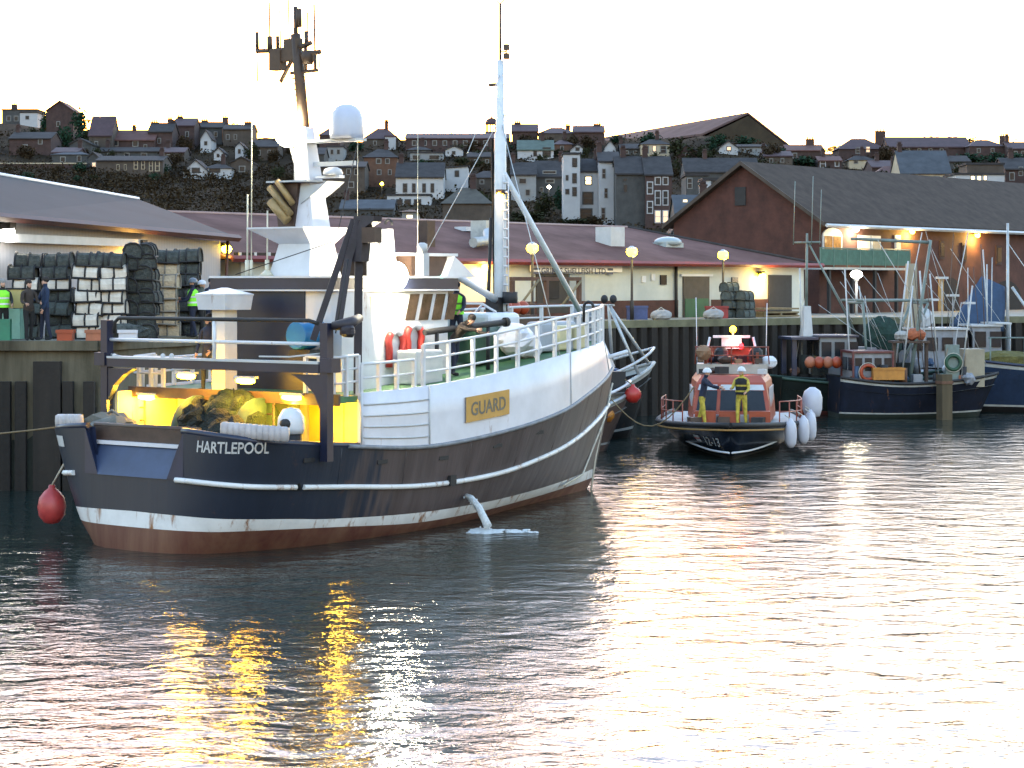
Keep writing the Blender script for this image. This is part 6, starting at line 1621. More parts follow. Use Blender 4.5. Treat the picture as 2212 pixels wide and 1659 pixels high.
for q_ in (((1.2, 4, 2.6), (1.25, 3.8, 5.2)), ((-1.2, 3.6, 2.6), (-1.25, 3.4, 5.0))): mb = MB(); mb.tube(q_, .015, 5); mb.build('whip_aerial', WHITE, lb)
def lb_side(x, y, s=-1):
    f = 1 - x / LBL; zt = sheer(f); fr = min(1, y / zt); k = .62 + .38 * max(0, fr) ** .7; kk = k - (1 - k) * .9 * f * f
    return Vector((s * (2.55 * plan(f) * max(.05, kk) + .02), f * (LBL - .1 * LBL * (1 - fr)), y))
lettering('hull_number', '12-13', .42, mat('white lettering', (.62, .62, .62)), lambda x, y: lb_side(1.5 - x, .42 + y, 1), lh, .004, 1.0)
mb = MB(); i = mb.add([lb_side(x, y, 1) for x in (1.85, 2.05, 2.25) for y in (.5, .72)])
for q in (0, 2): mb.face([i + q, i + q + 2, i + q + 3, i + q + 1])
fl_ = mb.build('flag_emblem', WHITE_CLEAN, lh)
mb = MB(); i = mb.add([lb_side(x, y, 1) + Vector((.008, .008, 0)) for x in (1.85, 2.05, 2.25) for y in (.59, .63)])
for q in (0, 2): mb.face([i + q, i + q + 2, i + q + 3, i + q + 1])
mb.build('flag_cross', BUOYR, fl_)


def lbw(x, y, z): return LBF.w(x, y, z)


fend_l = ('long pale grey fender hung nearest the lifeboat bow', 'long pale grey fender, second from the lifeboat bow', 'long pale grey fender, third from the lifeboat bow', 'long pale grey fender, farthest from the lifeboat bow')
for i in range(4):
    f = .74 - .12 * i; q = gun(f, -1, 0, .2)
    o = thing('boat_fender', fend_l[i], 'fender', lbw(q.x, q.y, .74 + .02 * i), LBF.deg, 'grey fenders on the lifeboat side')
    mb = MB(); mb.lathe([(0, -.48), (.1, -.45), (.18, -.32), (.205, -.1), (.2, .15), (.16, .34), (.08, .44), (.05, .5), (0, .5)], (0, 0, 0), 14); mb.build('fender_body', FENDG, o)
    mb = MB(); mb.tube([(0, 0, .48), (.2, 0, .62)], .02, 5); mb.build('lanyard', ROPE, o)
q = gun(.34, -1, 0, .3); o = thing('boat_fender', 'broad grey fender standing upright above the row of long ones on the lifeboat rail', 'fender', lbw(q.x, q.y, 1.5), LBF.deg)
mb = MB(); mb.lathe([(0, -.5), (.26, -.46), (.34, -.2), (.35, .2), (.28, .42), (.1, .55), (0, .56)], (0, 0, 0), 14); mb.build('fender_body', FENDG, o)
mb = MB(); mb.tube([(0, 0, .5), (.2, 0, .3)], .02, 5); mb.build('lanyard', ROPE, o)
person('lifeboat crew member in yellow oilskins and navy jacket hauling a rope, white helmet', lbw(.95, 8.75, 1.0), LBF.deg + 75, CLOTHN, YELLOWC, CLOTHK, 'helmet', 1.88, arms=((45, 35), (60, 25)), lean=12, stride=.15)
person('lifeboat crew member in full yellow oilskins with white helmet standing by the rail', lbw(-.35, 8.6, 1.0), LBF.deg - 15, YELLOWC, YELLOWC, CLOTHK, 'helmet', 1.9, arms=((20, 50), (30, 60)), vest=MATS['black cloth'], stripes=YELLOWC)
o = thing('tow_rope', 'slack tow rope running from the lifeboat crew to the red buoy boat', 'rope', (0, 0, 0))
pts = [lbw(1.2, 9.1, 2.3)]; e = W(1320, 862, 72.5)
pts = [pts[0] + (e - pts[0]) * (i / 10) - Vector((0, 0, 1.1 * math.sin(math.pi * i / 10))) for i in range(11)]
mb = MB(); mb.tube(pts, .022, 5); mb.build('rope_strand', ROPEB, o)


# ------------------------------------------------------------------ moored boats
def moored(label, u, v_, D, deg, L, B, zb, zs, mats, band=None, name='moored_boat', bow=False, **kw):
    P_ = W(u, 700, D)
    if bow: P_ = P_ - Vector((-math.sin(R(deg)), math.cos(R(deg)), 0)) * L
    o = thing(name, label, 'fishing boat', (P_.x, P_.y, 0), deg, 'boats moored at the far quay')
    mb, g_, sh, pl = hull_mesh(L, B, zb, zs, mats, **kw); h = mb.build('hull', list(mats) + [mats[1]] * (3 - len(mats)), o)
    gunwale(h, g_, .07, band or BLACK); deck_in(h, g_, .45, mat('worn grey deck', (.14, .14, .13), .8, .3, 2))
    return o, h, g_


def pole(par, pts, r, name, m): mb = MB(); mb.tube(pts, r, 7); return mb.build(name, m, par)


def clutter(par, L, B, z, seed, mh):
    g = random.Random(seed); cm = (DULLW if 'DULLW' in globals() else GREYW, DKBROWN, BLACK, mat('faded orange plastic', (.30, .10, .05), .5, .2, 3), RUSTY, NETD, mat('dull blue plastic', (.03, .06, .12), .6, .2, 3))
    for i in range(16):
        y = g.uniform(.08, .78) * L; x = g.uniform(.25, .8) * B / 2; m = g.choice(cm); mb = MB(); k = g.random(); s = g.uniform(.18, .4)
        if k < .4: mb.cbox((x, y, z + s * .6), s * 1.6, s * 2, s * 1.3, 0, g.uniform(-.4, .4)); nm = 'deck_box'
        elif k < .75: mb.ell((x, y, z + s * .7), s, s * 1.3, s * .8, 0, 10, 7, .2, i); nm = 'gear_heap'
        else: mb.lathe([(s * .7, 0), (s * .7, s * 2.2)], (x, y, z), 10); nm = 'deck_barrel'
        mb.build(nm, m, par)
    for i in range(7):
        y = g.uniform(.1, .8) * L; x = g.uniform(-.6, .8) * B / 2; h = g.uniform(.6, 1.0) * mh; mb = MB(); mb.tube([(x, y, z), (x + g.uniform(-.3, .3), y + g.uniform(-.8, .8), z + h)], g.choice((.025, .035, .05)), 6); mb.build('deck_pole', g.choice((MATS['galvanised steel'], DKBROWN, GREYW)), par)
    for i in range(4):
        y = g.uniform(.1, .5) * L; mb = MB(); mb.tube([(g.uniform(-1, 1), y, z + mh * g.uniform(.6, .95)), (g.uniform(0, 1), y + g.uniform(1.5, 4), z + g.uniform(.8, 2))], .014, 5); mb.build('rigging_wire', STEEL, par)


DKHULL = mat('black hull paint', (.009, .009, .010), .75, .3, 1.5, rust=.25, spec=.2); BLUEH = mat('blue hull paint', (.005, .008, .018), .75, .35, 1.5, rust=.25, spec=.2); GREENH = mat('dark green hull paint', (.005, .009, .008), .75, .35, 1.5, rust=.2, spec=.2)
BRNH = mat('brown grey hull paint', (.09, .06, .05), .6, .3, 1.5, rust=.35); LINEW = mat('weathered pale line', (.3, .31, .3), .6, .2, 3)
MINT = mat('mint green paint', (.13, .17, .16), .6, .25, 2, rust=.3)
DULLW = mat('dull boat white', (.19, .20, .225), .6, .2, 2, rust=.3); MAROON = mat('maroon paint', (.09, .02, .02), .5, .2, 2)
# dark boat just past the trawler bow, and the brown one nearer
bD, hD, gD = moored('black hulled boat with a tripod mast between the trawler bow and the quay piles', 1413, 0, 81.0, -60, 9, 3.6, 2.75, 1.8, (DKHULL, DKHULL, LINEW), LINEW, bow=True)
a = gD(.86, 1, .05); b = gD(.86, -1, .05)
pole(bD, [gD(.97, 0, .1), Vector((0, 7.0, 4.9))], .06, 'mast_leg', STEEL); pole(bD, [a, Vector((0, 7.0, 4.9))], .06, 'mast_leg', STEEL); pole(bD, [b, Vector((0, 7.0, 4.9))], .06, 'mast_leg', STEEL)
mb = MB(); mb.tube([(-.35, 7, 4.9), (.35, 7, 4.9)], .04, 6); mb.build('mast_head', STEEL, bD)
for x in (-.3, .3): mb = MB(); mb.ell((x, 7, 5.12), .14, .14, .16, 0, 10, 7); mb.build('deck_lamp', BLACK, bD)
mb = MB(); mb.tube([gD(.6 + .4 * i / 8, s, .55) for s in (1,) for i in range(9)] + [gD(1 - .4 * i / 8, -1, .55) for i in range(9)], .05, 6); mb.build('bow_rail', STEEL, bD)
mb = MB(); mb.ell((.2, 6.3, 2.4), .8, .9, .3, 0, 12, 6, .15, 6); mb.build('covered_gear', BLUEP if False else mat('blue tarpaulin', (.02, .05, .12), .8, .2, 3), bD)
cabin(bD, -1.1, 1.1, 1.6, 4.0, 1.4, 3.4, GREYW, DKBROWN)
bE, hE, gE = moored('rusty brown hulled boat with its bow pointing past the trawler stem', 1362, 0, 74.5, -62, 8, 3.2, 2.0, 1.4, (BRNH, BRNH, LINEW), STEEL, bow=True)
mb = MB(); mb.box(-.35, .35, 7.0, 7.6, 2.0, 2.7); mb.build('bow_winch', BLACK, bE)
mb = MB(); mb.tube([gE(.78 + .22 * i / 6, 1, .35) for i in range(7)] + [gE(1 - .22 * i / 6, -1, .35) for i in range(7)], .05, 6); mb.build('bow_rail', WHITE, bE)
cabin(bE, -1.0, 1.0, 1.2, 3.2, 1.2, 2.9, GREYW, BLACK)
q = W(1367, 853, 74.0); o = thing('mooring_buoy', 'bright red round buoy hung at the bow beside the brown hulled boat', 'fender buoy', q, 0)
mb = MB(); mb.lathe([(0, -.28), (.15, -.25), (.27, -.1), (.29, .05), (.22, .2), (.08, .28), (.06, .36), (0, .36)], (0, 0, 0), 16); mb.build('float', BUOYR, o)
mb = MB(); mb.tube([(0, 0, .33), (-.3, 0, .55), (-.75, .4, .85)], .02, 5); mb.build('lanyard', ROPEB, o)
q = W(1312, 897, 73.5); o = thing('mooring_buoy', 'ochre buoy hung low against the brown hulled boat', 'fender buoy', q, 0)
mb = MB(); mb.lathe([(0, -.24), (.13, -.22), (.23, -.08), (.25, .04), (.19, .17), (.07, .24), (.05, .31), (0, .31)], (0, 0, 0), 16); mb.build('float', BUOYO, o)
mb = MB(); mb.tube([(0, 0, .29), (-.05, .2, .9)], .02, 5); mb.build('lanyard', ROPEB, o)

# boat A: red bottomed boat behind the lifeboat
bA, hA, gA = moored('grey wheelhouse boat with a thick white mast and dull red hull behind the lifeboat', 1672, 0, 95.5, -84, 11, 4.0, 2.0, 1.6, (mat('dull red hull', (.10, .025, .02), .7, .3, 1.5), GREENH, GREENH), mat('dark green rail', (.02, .05, .04), .6, .2, 2))
wA = cabin(bA, -1.2, 1.2, 2.2, 4.4, 1.7, 3.35, RENDG, NAVYL, 2, 3, name='wheelhouse', aft_door=False)
mb = MB(); mb.box(-1.3, 1.3, .6, 2.1, 3.25, 3.36); mb.box(-1.1, -.9, .7, .95, 1.7, 3.25); mb.box(.9, 1.1, .7, .95, 1.7, 3.25); mb.build('awning', NAVYL, bA)
mb = MB(); mb.frustum((-.28, .28, 1.55, 2.1), (-.18, .18, 1.65, 2.0), 3.37, 4.7); wm_ = mb.build('mast_casing', GREYW, bA)
pole(wm_, [(0, 1.8, 4.7), (0, 1.85, 7.9)], [.09, .06], 'mast', MINT); pole(wm_, [(-.1, 1.8, 6.0), (-.12, 1.8, 6.02), (0, 1.85, 7.6), (0, 4.4, 4.0)], .02, 'mast_stay', STEEL); pole(wm_, [(0, 1.85, 7.6), (0, 4.6, 3.5)], .05, 'mast_strut', MINT)
for x, y, h in ((-.4, 1.2, 10.2), (.3, 2.0, 10.4), (.5, 2.4, 9.8)): pole(wm_, [(x, y, 7.4), (x, y + .1, h)], .022, 'whip_aerial', MINT)
mb = MB(); mb.tube([(-.5, 1.3, 7.5), (.6, 2.4, 7.5)], .05, 6); mb.build('crosstree', MINT, wm_)
for x in (-1.3, 1.3):
    pole(bA, [(x, 4.8, 1.9), (x, 4.55, 4.9)], .07, 'gallows_leg', MINT); pole(bA, [(x, 6.6, 1.9), (x, 8.2, 4.85)], .07, 'gallows_leg', MINT); pole(bA, [(x, 4.2, 4.95), (x, 8.4, 4.95)], .06, 'gallows_beam', MINT)
pole(bA, [(-1.3, 4.55, 4.85), (1.3, 4.55, 4.85)], .06, 'gallows_beam', MINT); pole(bA, [(-1.3, 8.2, 4.85), (1.3, 8.2, 4.85)], .06, 'gallows_beam', MINT)
mb = MB(); mb.ell((.1, 6.1, 3.3), .7, 1.1, .95, 0, 14, 9, .1, 3); mb.build('hung_net', mat('bottle green net', (.012, .035, .028), .95, .4, 5, bump=.8), bA)
mb = MB(); mb.box(-.6, .6, 4.5, 6.0, 1.72, 2.9); mb.build('net_store', DULLW, bA)
clutter(bA, 11, 4.0, 1.75, 21, 5.0)
bA.scale = (1, .8, 1)
# boat B: blue hull alongside, maroon shelter
bB, hB, gB = moored('blue hulled boat with a maroon framed shelter and a tall leaning derrick', 1800, 0, 92.8, -86, 11.2, 3.9, 1.85, 1.75, (mat('weed green boot', (.01, .018, .014), .8, .3, 2), BLUEH, LINEW), BLACK)
sB = cabin(bB, -1.2, 1.2, 1.0, 3.6, 1.4, 2.75, DULLW, MAROON, 2, 4, taper=.02, name='shelter', aft_door=False, wz_=(.45, .85))
mb = MB()
for y in (.95, 3.6):
    for x in (-1.24, 1.24): mb.box(x - .06, x + .06, y - .06, y + .06, 1.4, 2.76)
mb.build('shelter_post', MAROON, sB)
pole(bB, [(0, 5.2, 1.6), (0, 6.6, 7.55)], [.13, .1], 'derrick', MINT)
pole(bB, [(-.05, 6.55, 7.45), (-.05, 1.2, 7.6)], .07, 'derrick_boom', MINT)
pole(bB, [(0, 6.5, 7.4), (0, 10.4, 2.2)], .02, 'derrick_wire', STEEL); pole(bB, [(0, 3, 7.55), (.2, 6.2, 4.2)], .025, 'derrick_wire', STEEL)
for yy in (4.2, 8.2): pole(bB, [(1.2, yy, 1.7), (1.1, yy + .8, 5.6)], .05, 'side_pole', STEEL)
mb = MB(); mb.box(-.9, .4, 4.0, 6.4, 3.15, 3.24)
for y in (4.1, 6.3): mb.box(-.1, .1, y - .1, y + .1, 1.4, 3.15)
gt = mb.build('gear_platform', DKBROWN, bB)
mb = MB(); mb.ell((-.2, 5.6, 3.5), .45, .7, .28, 0, 12, 7, .15, 4); mb.build('orange_net', mat('orange net', (.3, .09, .04), .9, .3, 5), gt)
mb = MB(); mb.ell((-.2, 4.7, 3.45), .4, .5, .22, 0, 12, 7, .15, 7); mb.build('grey_net', mat('grey net', (.3, .3, .29), .9, .2, 5), gt)
mb = MB(); mb.box(.9, 1.15, 7.2, 8.1, 1.3, 3.1); mb.build('grey_locker', MATS['mint green paint'], bB)
mb = MB(); mb.box(-.6, .9, 8.6, 9.9, 1.3, 2.9); mb.build('buff_casing', mat('buff paint', (.25, .22, .16), .6, .15, 2), bB)
clutter(bB, 11.2, 3.9, 1.45, 22, 5.5)
bB.scale = (.9, .64, 1)
for lbv, y, z, m in (('orange lifebuoy hung on the maroon framed shelter', 1.9, 1.95, ORANGE), ('dark green lifebuoy hung on the mint locker of the blue hulled boat', 7.65, 2.35, DKGREEN)):
    P_ = Matrix.LocRotScale(bB.location, bB.rotation_euler, bB.scale) @ Vector((1.36 if y < 3 else 1.26, y, z)); o = thing('lifebuoy', lbv, 'lifebuoy', P_, -86)
    mb = MB(); mb.tube([(0, .3 * math.cos(q), .3 * math.sin(q)) for q in [2 * math.pi * k / 20 for k in range(20)]], .075, 8, closed=True); mb.build('ring', m, o)
    mb = MB(); mb.tube([(.02, .4 * math.cos(q), .4 * math.sin(q)) for q in [2 * math.pi * k / 20 for k in range(20)]], .015, 5, closed=True); mb.build('grab_line', ROPE, o)
def crate(lbl, u, v, D, m, sx=1.3, sy=.8, sz=.5, deg=0, group=None, name='fish_box'):
    o = thing(name, lbl, 'box', W(u, v, D), deg, group)
    mb = MB(); t = .04
    mb.box(-sx / 2, sx / 2, -sy / 2, sy / 2, 0, t); mb.box(-sx / 2, sx / 2, -sy / 2, -sy / 2 + t, t, sz); mb.box(-sx / 2, sx / 2, sy / 2 - t, sy / 2, t, sz); mb.box(-sx / 2, -sx / 2 + t, -sy / 2 + t, sy / 2 - t, t, sz); mb.box(sx / 2 - t, sx / 2, -sy / 2 + t, sy / 2 - t, t, sz)
    mb.build('box_body', m, o)
    mb = MB(); mb.box(-sx / 2 - .03, sx / 2 + .03, -sy / 2 - .03, -sy / 2 - .003, sz - .08, sz + .01); mb.box(-sx / 2 - .03, sx / 2 + .03, sy / 2 + .003, sy / 2 + .03, sz - .08, sz + .01); mb.build('box_rim', m, o)
    return o
crate('amber fish box on the deck edge of the blue hulled boat', 1918, 820, 91.5, mat('amber plastic', (.36, .15, .02), .5, .2, 3), 1.3, .6, .5)
for u, v, D, lbv in ((1780, 793, 93.2, 'orange heap of buoys on the rail of the red bottomed boat'),):
    o = thing('buoy_heap', lbv, 'buoys', W(u, v, D), 0)
    for i in range(4): mb = MB(); mb.ell((-.6 + .38 * i, 0, .2), .24, .24, .26, 0, 10, 7); mb.build('float', ORANGE if i % 2 else mat('faded orange plastic', (.42, .14, .06), .5, .2, 3), o)
# boat C: white wheelhouse boat behind
bC, hC, gC = moored('white wheelhouse boat with a long cabin behind the blue hulled boat', 1930, 0, 99.2, -88, 11, 3.8, 2.4, 1.9, (DKHULL, DKHULL, DKHULL), WHITE)
cC = cabin(bC, -1.2, 1.2, .8, 5.2, 1.9, 3.6, DULLW, mat('pale roof', (.42, .42, .42), .6, .1, 2), 2, 4, name='cabin', aft_door=False, wz_=(.45, .8))
cabin(bC, -1.25, 1.25, 5.4, 7.6, 1.9, 3.75, DULLW, GREYW, 2, 2, name='wheelhouse', aft_door=False)
mb = MB(); mb.box(-1.35, 1.35, 7.0, 8.2, 3.85, 3.93); mb.tube([(1.3, 8.1, 1.9), (1.3, 8.1, 3.85)], .05, 6); mb.tube([(-1.3, 8.1, 1.9), (-1.3, 8.1, 3.85)], .05, 6); mb.build('canopy', GREYW, bC)
mb = MB(); mb.frustum((-.4, .4, .9, 1.8), (-.3, .3, 1.0, 1.6), 3.7, 6.6); mb.build('funnel_casing', mat('buff paint', (.25, .22, .16)), bC)
for y, z in ((3.6, 5.9), (2.9, 4.9), (5.6, 4.75), (4.4, 5.1)):
    mb = MB(); mb.tube([(0, y, 3.7), (0, y, z)], .04, 6); mb.box(-.35, .35, y - .35, y + .35, z, z + .1); mb.build('scanner', GREYW, bC)
mb = MB(); mb.ell((.3, 2.2, 4.1), .5, .6, .45, 0, 12, 8, .1, 3); mb.build('covered_raft', GREYW, bC)
for y in (.4, 3.8): pole(bC, [(.9, y, 3.7), (.6, y + 1.5, 8.0)], .035, 'whip_pole', STEEL)
clutter(bC, 11, 3.8, 1.9, 23, 6.5)
bC.scale = (1, .62, 1)
o = thing('inflatable_dinghy', 'white and blue rolled dinghy hung off the stern beside the timber dolphin', 'dinghy', W(2072, 797, 95.5), 10)
mb = MB(); mb.ell((0, 0, 0), .8, .5, .33, 0, 16, 9); mb.build('tube', mat('white hypalon', (.55, .58, .62), .5, .08, 2), o); mb = MB(); mb.ell((.1, -.2, -.08), .62, .36, .2, 0, 14, 8); mb.build('floor', mat('blue hypalon', (.1, .14, .26), .5, .1, 2), o)
o = thing('timber_dolphin', 'square pale timber mooring post standing in the water by the blue hulled boat', 'mooring post', (W(2040, 700, 91).x, 91, 0), 20)
mb = MB(); mb.box(-.24, .24, -.24, .24, -1.5, 1.9); mb.build('post', mat('dull pale timber', (.065, .05, .028), .9, .3, 2, streak=True), o); mb = MB(); mb.box(-.27, .27, -.27, .27, 1.5, 1.62); mb.build('iron_band', RUSTY, o)
# boat F at the edge of the picture
bF, hF, gF = moored('blue boat with a pale waterline cut by the edge of the picture', 2096, 0, 97.5, -92, 12, 4.2, 2.2, 2.3, (DKHULL, mat('mid blue hull paint', (.010, .022, .05), .7, .25, 1.5, rust=.2, spec=.2), LINEW), NAVYL)
cabin(bF, -1.3, 1.3, 3.4, 6.6, 2.0, 3.9, DULLW, GREYW, 2, 3, aft_door=False)
mb = MB(); mb.ell((.6, 1.6, 2.3), .8, 1.5, .4, 0, 14, 8, .12, 3); mb.build('yellow_net', mat('olive yellow net', (.11, .10, .03), .95, .3, 5, bump=.8), bF)
mb = MB(); mb.tube([(1.6, .5, 3.3), (1.6, 7, 3.3)], .04, 6)
for k in range(5): mb.tube([(1.6, .6 + k * 1.5, 1.9), (1.6, .6 + k * 1.5, 3.3)], .035, 6)
mb.build('side_rail', MINT, bF)
o = thing('sailing_boat', 'boat with a tall bare mast and drooping blue sail by the warehouse', 'sailing boat', (W(2172, 700, 101).x, 101, 0), -95)
mb, gS, sh_, pl_ = hull_mesh(8, 2.6, 1.9, 1.6, (DKHULL, GREENH, LINEW)); hs = mb.build('hull', [DKHULL, GREENH, LINEW], o); deck_in(hs, gS, .1, GREYW)
mz1 = W(2172, 510, 101).z
pole(o, [(0, .1, 1.2), (0, .1, mz1 + .6)], [.09, .06], 'mast', STEEL); pole(o, [(0, .1, mz1 - .3), (0, 4, 1.9)], .02, 'stay', STEEL); pole(o, [(0, .3, W(2180, 620, 101).z), (0, 2.4, 2.4)], .07, 'boom', STEEL)
mb = MB(); A = Vector((0, .0, W(2172, 620, 101).z)); Tp = Vector((0, -1.1, W(2140, 596, 101).z)); Lc = Vector((.1, -2.6, W(2098, 708, 101).z)); Bc = Vector((.0, -.05, W(2172, 716, 101).z))
rows = []
for j in range(9):
    f = j / 8; a = Tp + (Lc - Tp) * f; b = A + (Bc - A) * f
    rows.append([a + (b - a) * (i / 8) + Vector((.25 * math.sin(i / 8 * math.pi) * (.4 + f) + .06 * math.sin(i * 2.1 + j), 0, 0)) for i in range(9)])
mb.loft(rows); ob = mb.build('sail', mat('blue canvas', (.03, .06, .12), .85, .2, 2), o); sd_ = ob.modifiers.new('thickness', 'SOLIDIFY'); sd_.thickness = .02

# ------------------------------------------------------------------ the quays: people, creels, boxes
def q_at(u, D): return Vector((W(u, 700, D).x, D, QZ))
HV = MATS['lime hi-vis cloth']
person('person in black with a lime hi-vis sash standing by the yellow bin', q_at(6, 61.2), 200, CLOTHK, CLOTHK, CLOTHK, 'hair', 1.70, vest=HV, headmat=mat('grey hair', (.2, .2, .2), .8, .2, 8), arms=((20, 50), (10, 30)))
person('person in dark brown coat standing beside the navy coated one', q_at(62, 61.0), 215, CLOTHB, CLOTHK, CLOTHK, 'hair', 1.68, arms=((15, 70), (20, 60)))
person('person in navy coat facing the brown coated one', q_at(98, 61.3), 120, mat('blue navy cloth', (.012, .025, .06), .9, .3, 6), CLOTHN, CLOTHK, 'hair', 1.76, arms=((5, 20), (25, 60)))
person('person in lime hi-vis coat and dark helmet by the dark creels', q_at(417, 64.6), 80, CLOTHN, CLOTHN, CLOTHK, 'helmet', 1.72, vest=HV, headmat=mat('slate helmet', (.10, .12, .15), .4, .1, 4), arms=((20, 60), (40, 50)))
person('person in grey green jacket and white helmet facing the hi-vis coat', q_at(436, 64.9), 250, mat('grey green cloth', (.06, .075, .065), .9, .2, 6), CLOTHK, CLOTHK, 'helmet', 1.66, arms=((30, 50), (20, 40)))
person('person in dark jacket and black cap beyond the white helmet', q_at(456, 66.0), 200, CLOTHN, CLOTHN, CLOTHK, 'cap', 1.74)


def creel(m_net, m_end):
    """One lobster creel: a D section frame with netting and pale ends, 0.75 m long."""
    t = thing('creel', 'creel', 'lobster pot', (0, 0, -60))
    prof = [(-.25, 0), (.25, 0), (.26, .2), (.2, .34), (.08, .4), (-.08, .4), (-.2, .34), (-.26, .2)]
    mb = MB(); mb.prism([(-.36, y, z) for y, z in prof], (.72, 0, 0)); mb.build('netting', m_net, t)
    mb = MB()
    for x in (-.38, 0, .38): mb.tube([(x, y * 1.04, z * 1.03 + .01) for y, z in prof], .028, 5, closed=True)
    for y in (-.26, .26): mb.tube([(-.38, y, .02), (.38, y, .02)], .03, 5)
    mb.build('frame', m_end, t)
    return t


PALE = mat('pale lit netting', (.5, .46, .40), .8, .25, 3, bump=.6); DARKN = mat('dark netting', (.02, .026, .024), .9, .4, 5, bump=.8, col2=(.05, .055, .05)); BUFFN = mat('buff lit netting', (.42, .33, .22), .85, .25, 4, bump=.6); GRN = mat('grey green netting', (.07, .085, .08), .9, .3, 4, bump=.7)  # lamp light on the stacks is put into the pale and buff tones
CR = {'pale': creel(PALE, BLACK), 'dark': creel(DARKN, BLACK), 'buff': creel(BUFFN, mat('grey netting frame', (.2, .18, .15), .8, .2, 4)), 'grey': creel(GRN, DARKN)}
_first = set()


def stack(kinds, u0, u1, D, rows, label, group, deg=0, jit=.09, dz=.41, depth=1, ends=False):
    x0, x1 = W(u0, 700, D).x, W(u1, 700, D).x
    pitch = .56 if ends else .8; n = max(1, round((x1 - x0) / pitch)); step = (x1 - x0) / n
    gone = set()
    for r in range(rows):
        for i in range(n):
            for d in range(depth):
                k = kinds(r, i) if callable(kinds) else kinds
                if k is None or i in gone: continue
                if r >= rows - 1 and rnd.random() < .14: gone.add(i); continue
                o = CR[k] if k not in _first else copy_tree(CR[k]); _first.add(k)
                o.location = (x0 + step * (i + .5) + rnd.uniform(-jit, jit), D + d * .6 + rnd.uniform(-jit, jit), QZ + .02 + r * dz)
                o.rotation_euler = (rnd.uniform(-.07, .07), rnd.uniform(-.07, .07), R(deg + (90 if ends else 0) + rnd.uniform(-11, 11)))
                lb_ = label[k] if isinstance(label, dict) else label
                tag(o, lb_, 'lobster pot', group)


stack(lambda r, i: ('grey', 'dark', 'grey', 'dark', 'pale', 'dark', 'dark')[r], 20, 165, 63.2, 7, {'dark': 'dark netted creel in the long stack behind the standing people', 'grey': 'grey green netted creel in the long stack behind the people', 'pale': 'pale netted creel in the upper rows of the long stack'}, 'creels in the long stack behind the people', dz=.34)
stack(lambda r, i: 'pale' if r < 6 else 'dark', 168, 266, 62.2, 7, {'pale': 'pale creel in the bright stack lit from the trawler', 'dark': 'dark creel capping the bright pale stack'}, 'creels in the bright pale stack', dz=.34)
stack('dark', 268, 334, 63.0, 8, 'dark creel standing end on in the tall black stack', 'creels in the tall black stack', ends=True, dz=.33)
stack(lambda r, i: 'buff' if r < 6 else 'dark', 326, 384, 64.6, 7, {'buff': 'buff creel in the lamp lit stack under the shed lamp', 'dark': 'dark creel on top of the lamp lit buff stack'}, 'creels in the lamp lit buff stack', dz=.36)
stack('dark', 384, 432, 66.5, 7, 'black creel in the stack behind the hi-vis coat', 'creels in the stack behind the hi-vis coat', dz=.37)
stack('grey', 1560, 1628, 100.8, 4, 'weathered grey green creel stacked in front of the market wall lamp', 'creels stacked against the market wall', deg=50, dz=.4)
for u, D, m, sx, lbv in ((142, 60.4, ORANGE, .42, 'orange fish box on the pier edge nearest the brown coated person'), (204, 60.4, mat('faded orange plastic', (.42, .14, .06)), .42, 'faded orange fish box on the pier edge between the orange and white ones'), (278, 60.4, WHITE, .5, 'white fish box on the pier edge under the bright creel stack')):
    P_ = q_at(u, D); o = crate(lbv, u, 733, 60.4, m, sx, .35, .3); o.location = (P_.x, P_.y, QZ + .003)
P_ = q_at(360, 61.0)
o = thing('net_bundle', 'black bundle of net dumped on the pier edge beside the gantry post', 'net bundle', (W(195, 700, 60.6).x + .9, 60.7, QZ), 0)
mb = MB(); mb.ell((0, 0, .22), .75, .35, .26, 0, 14, 8, .12, 3); mb.build('net', DARKN, o); mb = MB(); mb.tube([(-.3, -.3, .1), (-.28, 0, .46), (-.3, .3, .1)], .02, 5); mb.build('lashing', ROPEB, o)
o = thing('wheeled_bin', 'tall yellow and pale green bin beside the hi-vis sash', 'bin', q_at(28, 61.9), 0)
mb = MB(); mb.box(-.3, .3, -.3, .3, .9, 1.42); mb.build('bin_upper', mat('ochre yellow plastic', (.42, .34, .13), .6, .1, 3), o); mb = MB(); mb.box(-.3, .26, -.3, .3, .02, .88); mb.build('bin_lower', mat('pale green plastic', (.22, .42, .33), .6, .1, 3), o)
mb = MB(); mb.box(-.32, .32, -.32, .32, 1.423, 1.47); mb.build('lid', BLACK, o)
q = q_at(-6, 61.0); o = thing('crate_stack', 'green fish crate at the feet of the hi-vis sash', 'box', q, 0)
mb = MB(); mb.box(-.1, .42, -.3, -.05, 0, .6); mb.build('crate', mat('emerald plastic', (.015, .14, .08), .5, .15, 3), o)
# concrete blocks on the quay seen through the gantry
for i, (u, v0, D, sx, sz, lbv) in enumerate(((270, 0, 63.5, 1.5, .55, 'pale concrete block behind the gantry nearest the pier corner'), (345, 0, 66.5, 2.6, .75, 'long pale concrete block under the lamp lit creels'), (420, 0, 69.5, 2.6, .8, 'long pale concrete block under the helmeted people'))):
    P_ = Vector((-11.4 + (D - 60) * .364 - 1.6, D, QZ)); o = thing('concrete_block', lbv, 'concrete block', P_, 70, 'concrete blocks along the quay side')
    mb = MB(); mb.box(-sx / 2, sx / 2, -.4, .4, 0, sz); mb.build('block', CONC, o, .03); mb = MB(); mb.tube([(-.2, 0, sz - .05), (-.2, 0, sz + .12), (.2, 0, sz + .12), (.2, 0, sz - .05)], .03, 6); mb.build('lifting_eye', RUSTY, o)
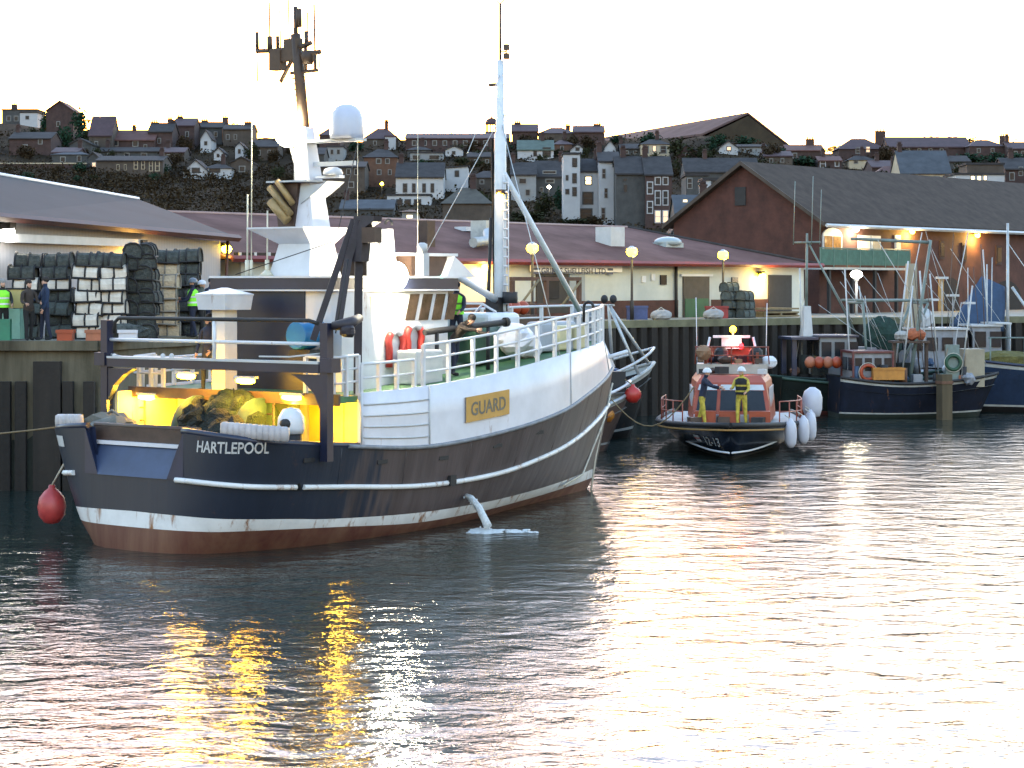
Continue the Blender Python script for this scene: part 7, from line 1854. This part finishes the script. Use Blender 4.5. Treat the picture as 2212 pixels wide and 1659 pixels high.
# sacks, boxes and gear along the market quay
for u, D, lbv in ((1428, 94.6, 'white bulk sack on the quay edge before the market downpipe'), (1541, 97.0, 'white bulk sack on the quay edge below the green loading door')):
    o = thing('bulk_sack', lbv, 'sack', q_at(u, D), 20, 'white sacks on the market quay edge')
    mb = MB(); mb.ell((0, 0, .2), .5, .35, .26, 0, 14, 8, .07, 5); mb.build('sack_body', mat('dull white sack', (.26, .26, .26), .9, .15, 3), o); mb = MB(); mb.tube([(-.3, 0, .36), (0, 0, .55), (.3, 0, .36)], .02, 5); mb.build('sack_loop', ROPE, o)
crate('red crate beside the weathered creels on the market quay', 1548, 690, 99.5, mat('red crate plastic', (.2, .02, .02), .6, .2, 3), 1.0, .6, .55).location.z = QZ
crate('blue crate against the market wall east of the foremast', 1376, 690, 96.0, mat('blue crate plastic', (.04, .06, .16), .6, .2, 3), .9, .6, .6).location.z = QZ
o = thing('pallet_stack', 'pile of broken pale pallets in front of the open doorway', 'pallets', q_at(1672, 103), 40)
mb = MB()
for k in range(3): mb.box(-1.2, 1.2, -.5, .5, .02 + k * .17, .1 + k * .17); 
ob = mb.build('boards', WOODP, o); mb = MB()
for x in (-1.1, 0, 1.1): mb.box(x - .06, x + .06, -.45, .45, .1, .19)
mb.build('bearers', WOODP, o)
# timber framed gear on the market quay beyond the foremast
o = thing('gear_rack', 'brown timber rack with pale struts on the quay beyond the trawler foredeck', 'rack', q_at(1180, 86.5), 52)
mb = MB()
for x in (-2.2, 0, 2.2): mb.box(x - .08, x + .08, -.08, .08, 0, 1.7)
mb.box(-2.3, 2.3, -.06, .06, 1.702, 1.85); mb.box(-2.3, 2.3, -.06, .06, .7, .8); mb.build('rack_frame', mat('brown timber', (.10, .05, .03), .85, .3, 2), o)
for p_, q_ in (((-2.0, -.1, .6), (-.6, -.1, 1.75)), ((.9, -.1, .7), (2.2, -.1, 1.7))): mb = MB(); mb.tube([p_, q_], .05, 6); mb.build('rack_strut', WOODP, o)
o = thing('buoy_heap', 'orange heap of floats behind the foremast on the quay', 'buoys', q_at(1112, 84.3), 50)
for i in range(3): mb = MB(); mb.ell((-.5 + .5 * i, 0, .65), .27, .25, .28, 0, 10, 7); mb.build('float', ORANGE, o)
mb = MB(); mb.box(-.9, .9, -.4, .4, 0, .38); mb.build('float_bin', DKBROWN, o)
# mooring lines of the trawler
for nm, a, b, sag, lbv in (('stern', BW(-2.9, .8, 2.5), Vector((-20.5, 60.0, 2.3)), .5, 'stern mooring line running to the pier wall'),):
    o = thing('mooring_line', lbv, 'rope', (0, 0, 0)); mb = MB(); mb.tube([a + (b - a) * (i / 10) - Vector((0, 0, sag * math.sin(math.pi * i / 10))) for i in range(11)], .022, 5); mb.build('rope_strand', ROPEB, o)
# tyres hung on the pile wall
for u, D, z in ((1480, 96.3, 2.6), (1378, 94.0, 2.5)):
    o = thing('wall_tyre', 'old rust tinted tyre hung on the pile wall %s' % ('behind the lifeboat bridge' if u > 1400 else 'above the red round buoy'), 'tyre', (W(u, 700, D).x, D - .25, z), 30, 'tyres on the pile wall')
    mb = MB(); mb.tube([(.38 * math.cos(q), 0, .38 * math.sin(q)) for q in [2 * math.pi * k / 18 for k in range(18)]], .14, 8, closed=True); mb.build('tyre_ring', RUSTY, o); mb = MB(); mb.tube([(0, .05, .4), (0, .1, 1.2)], .02, 5); mb.build('chain', BLACK, o)
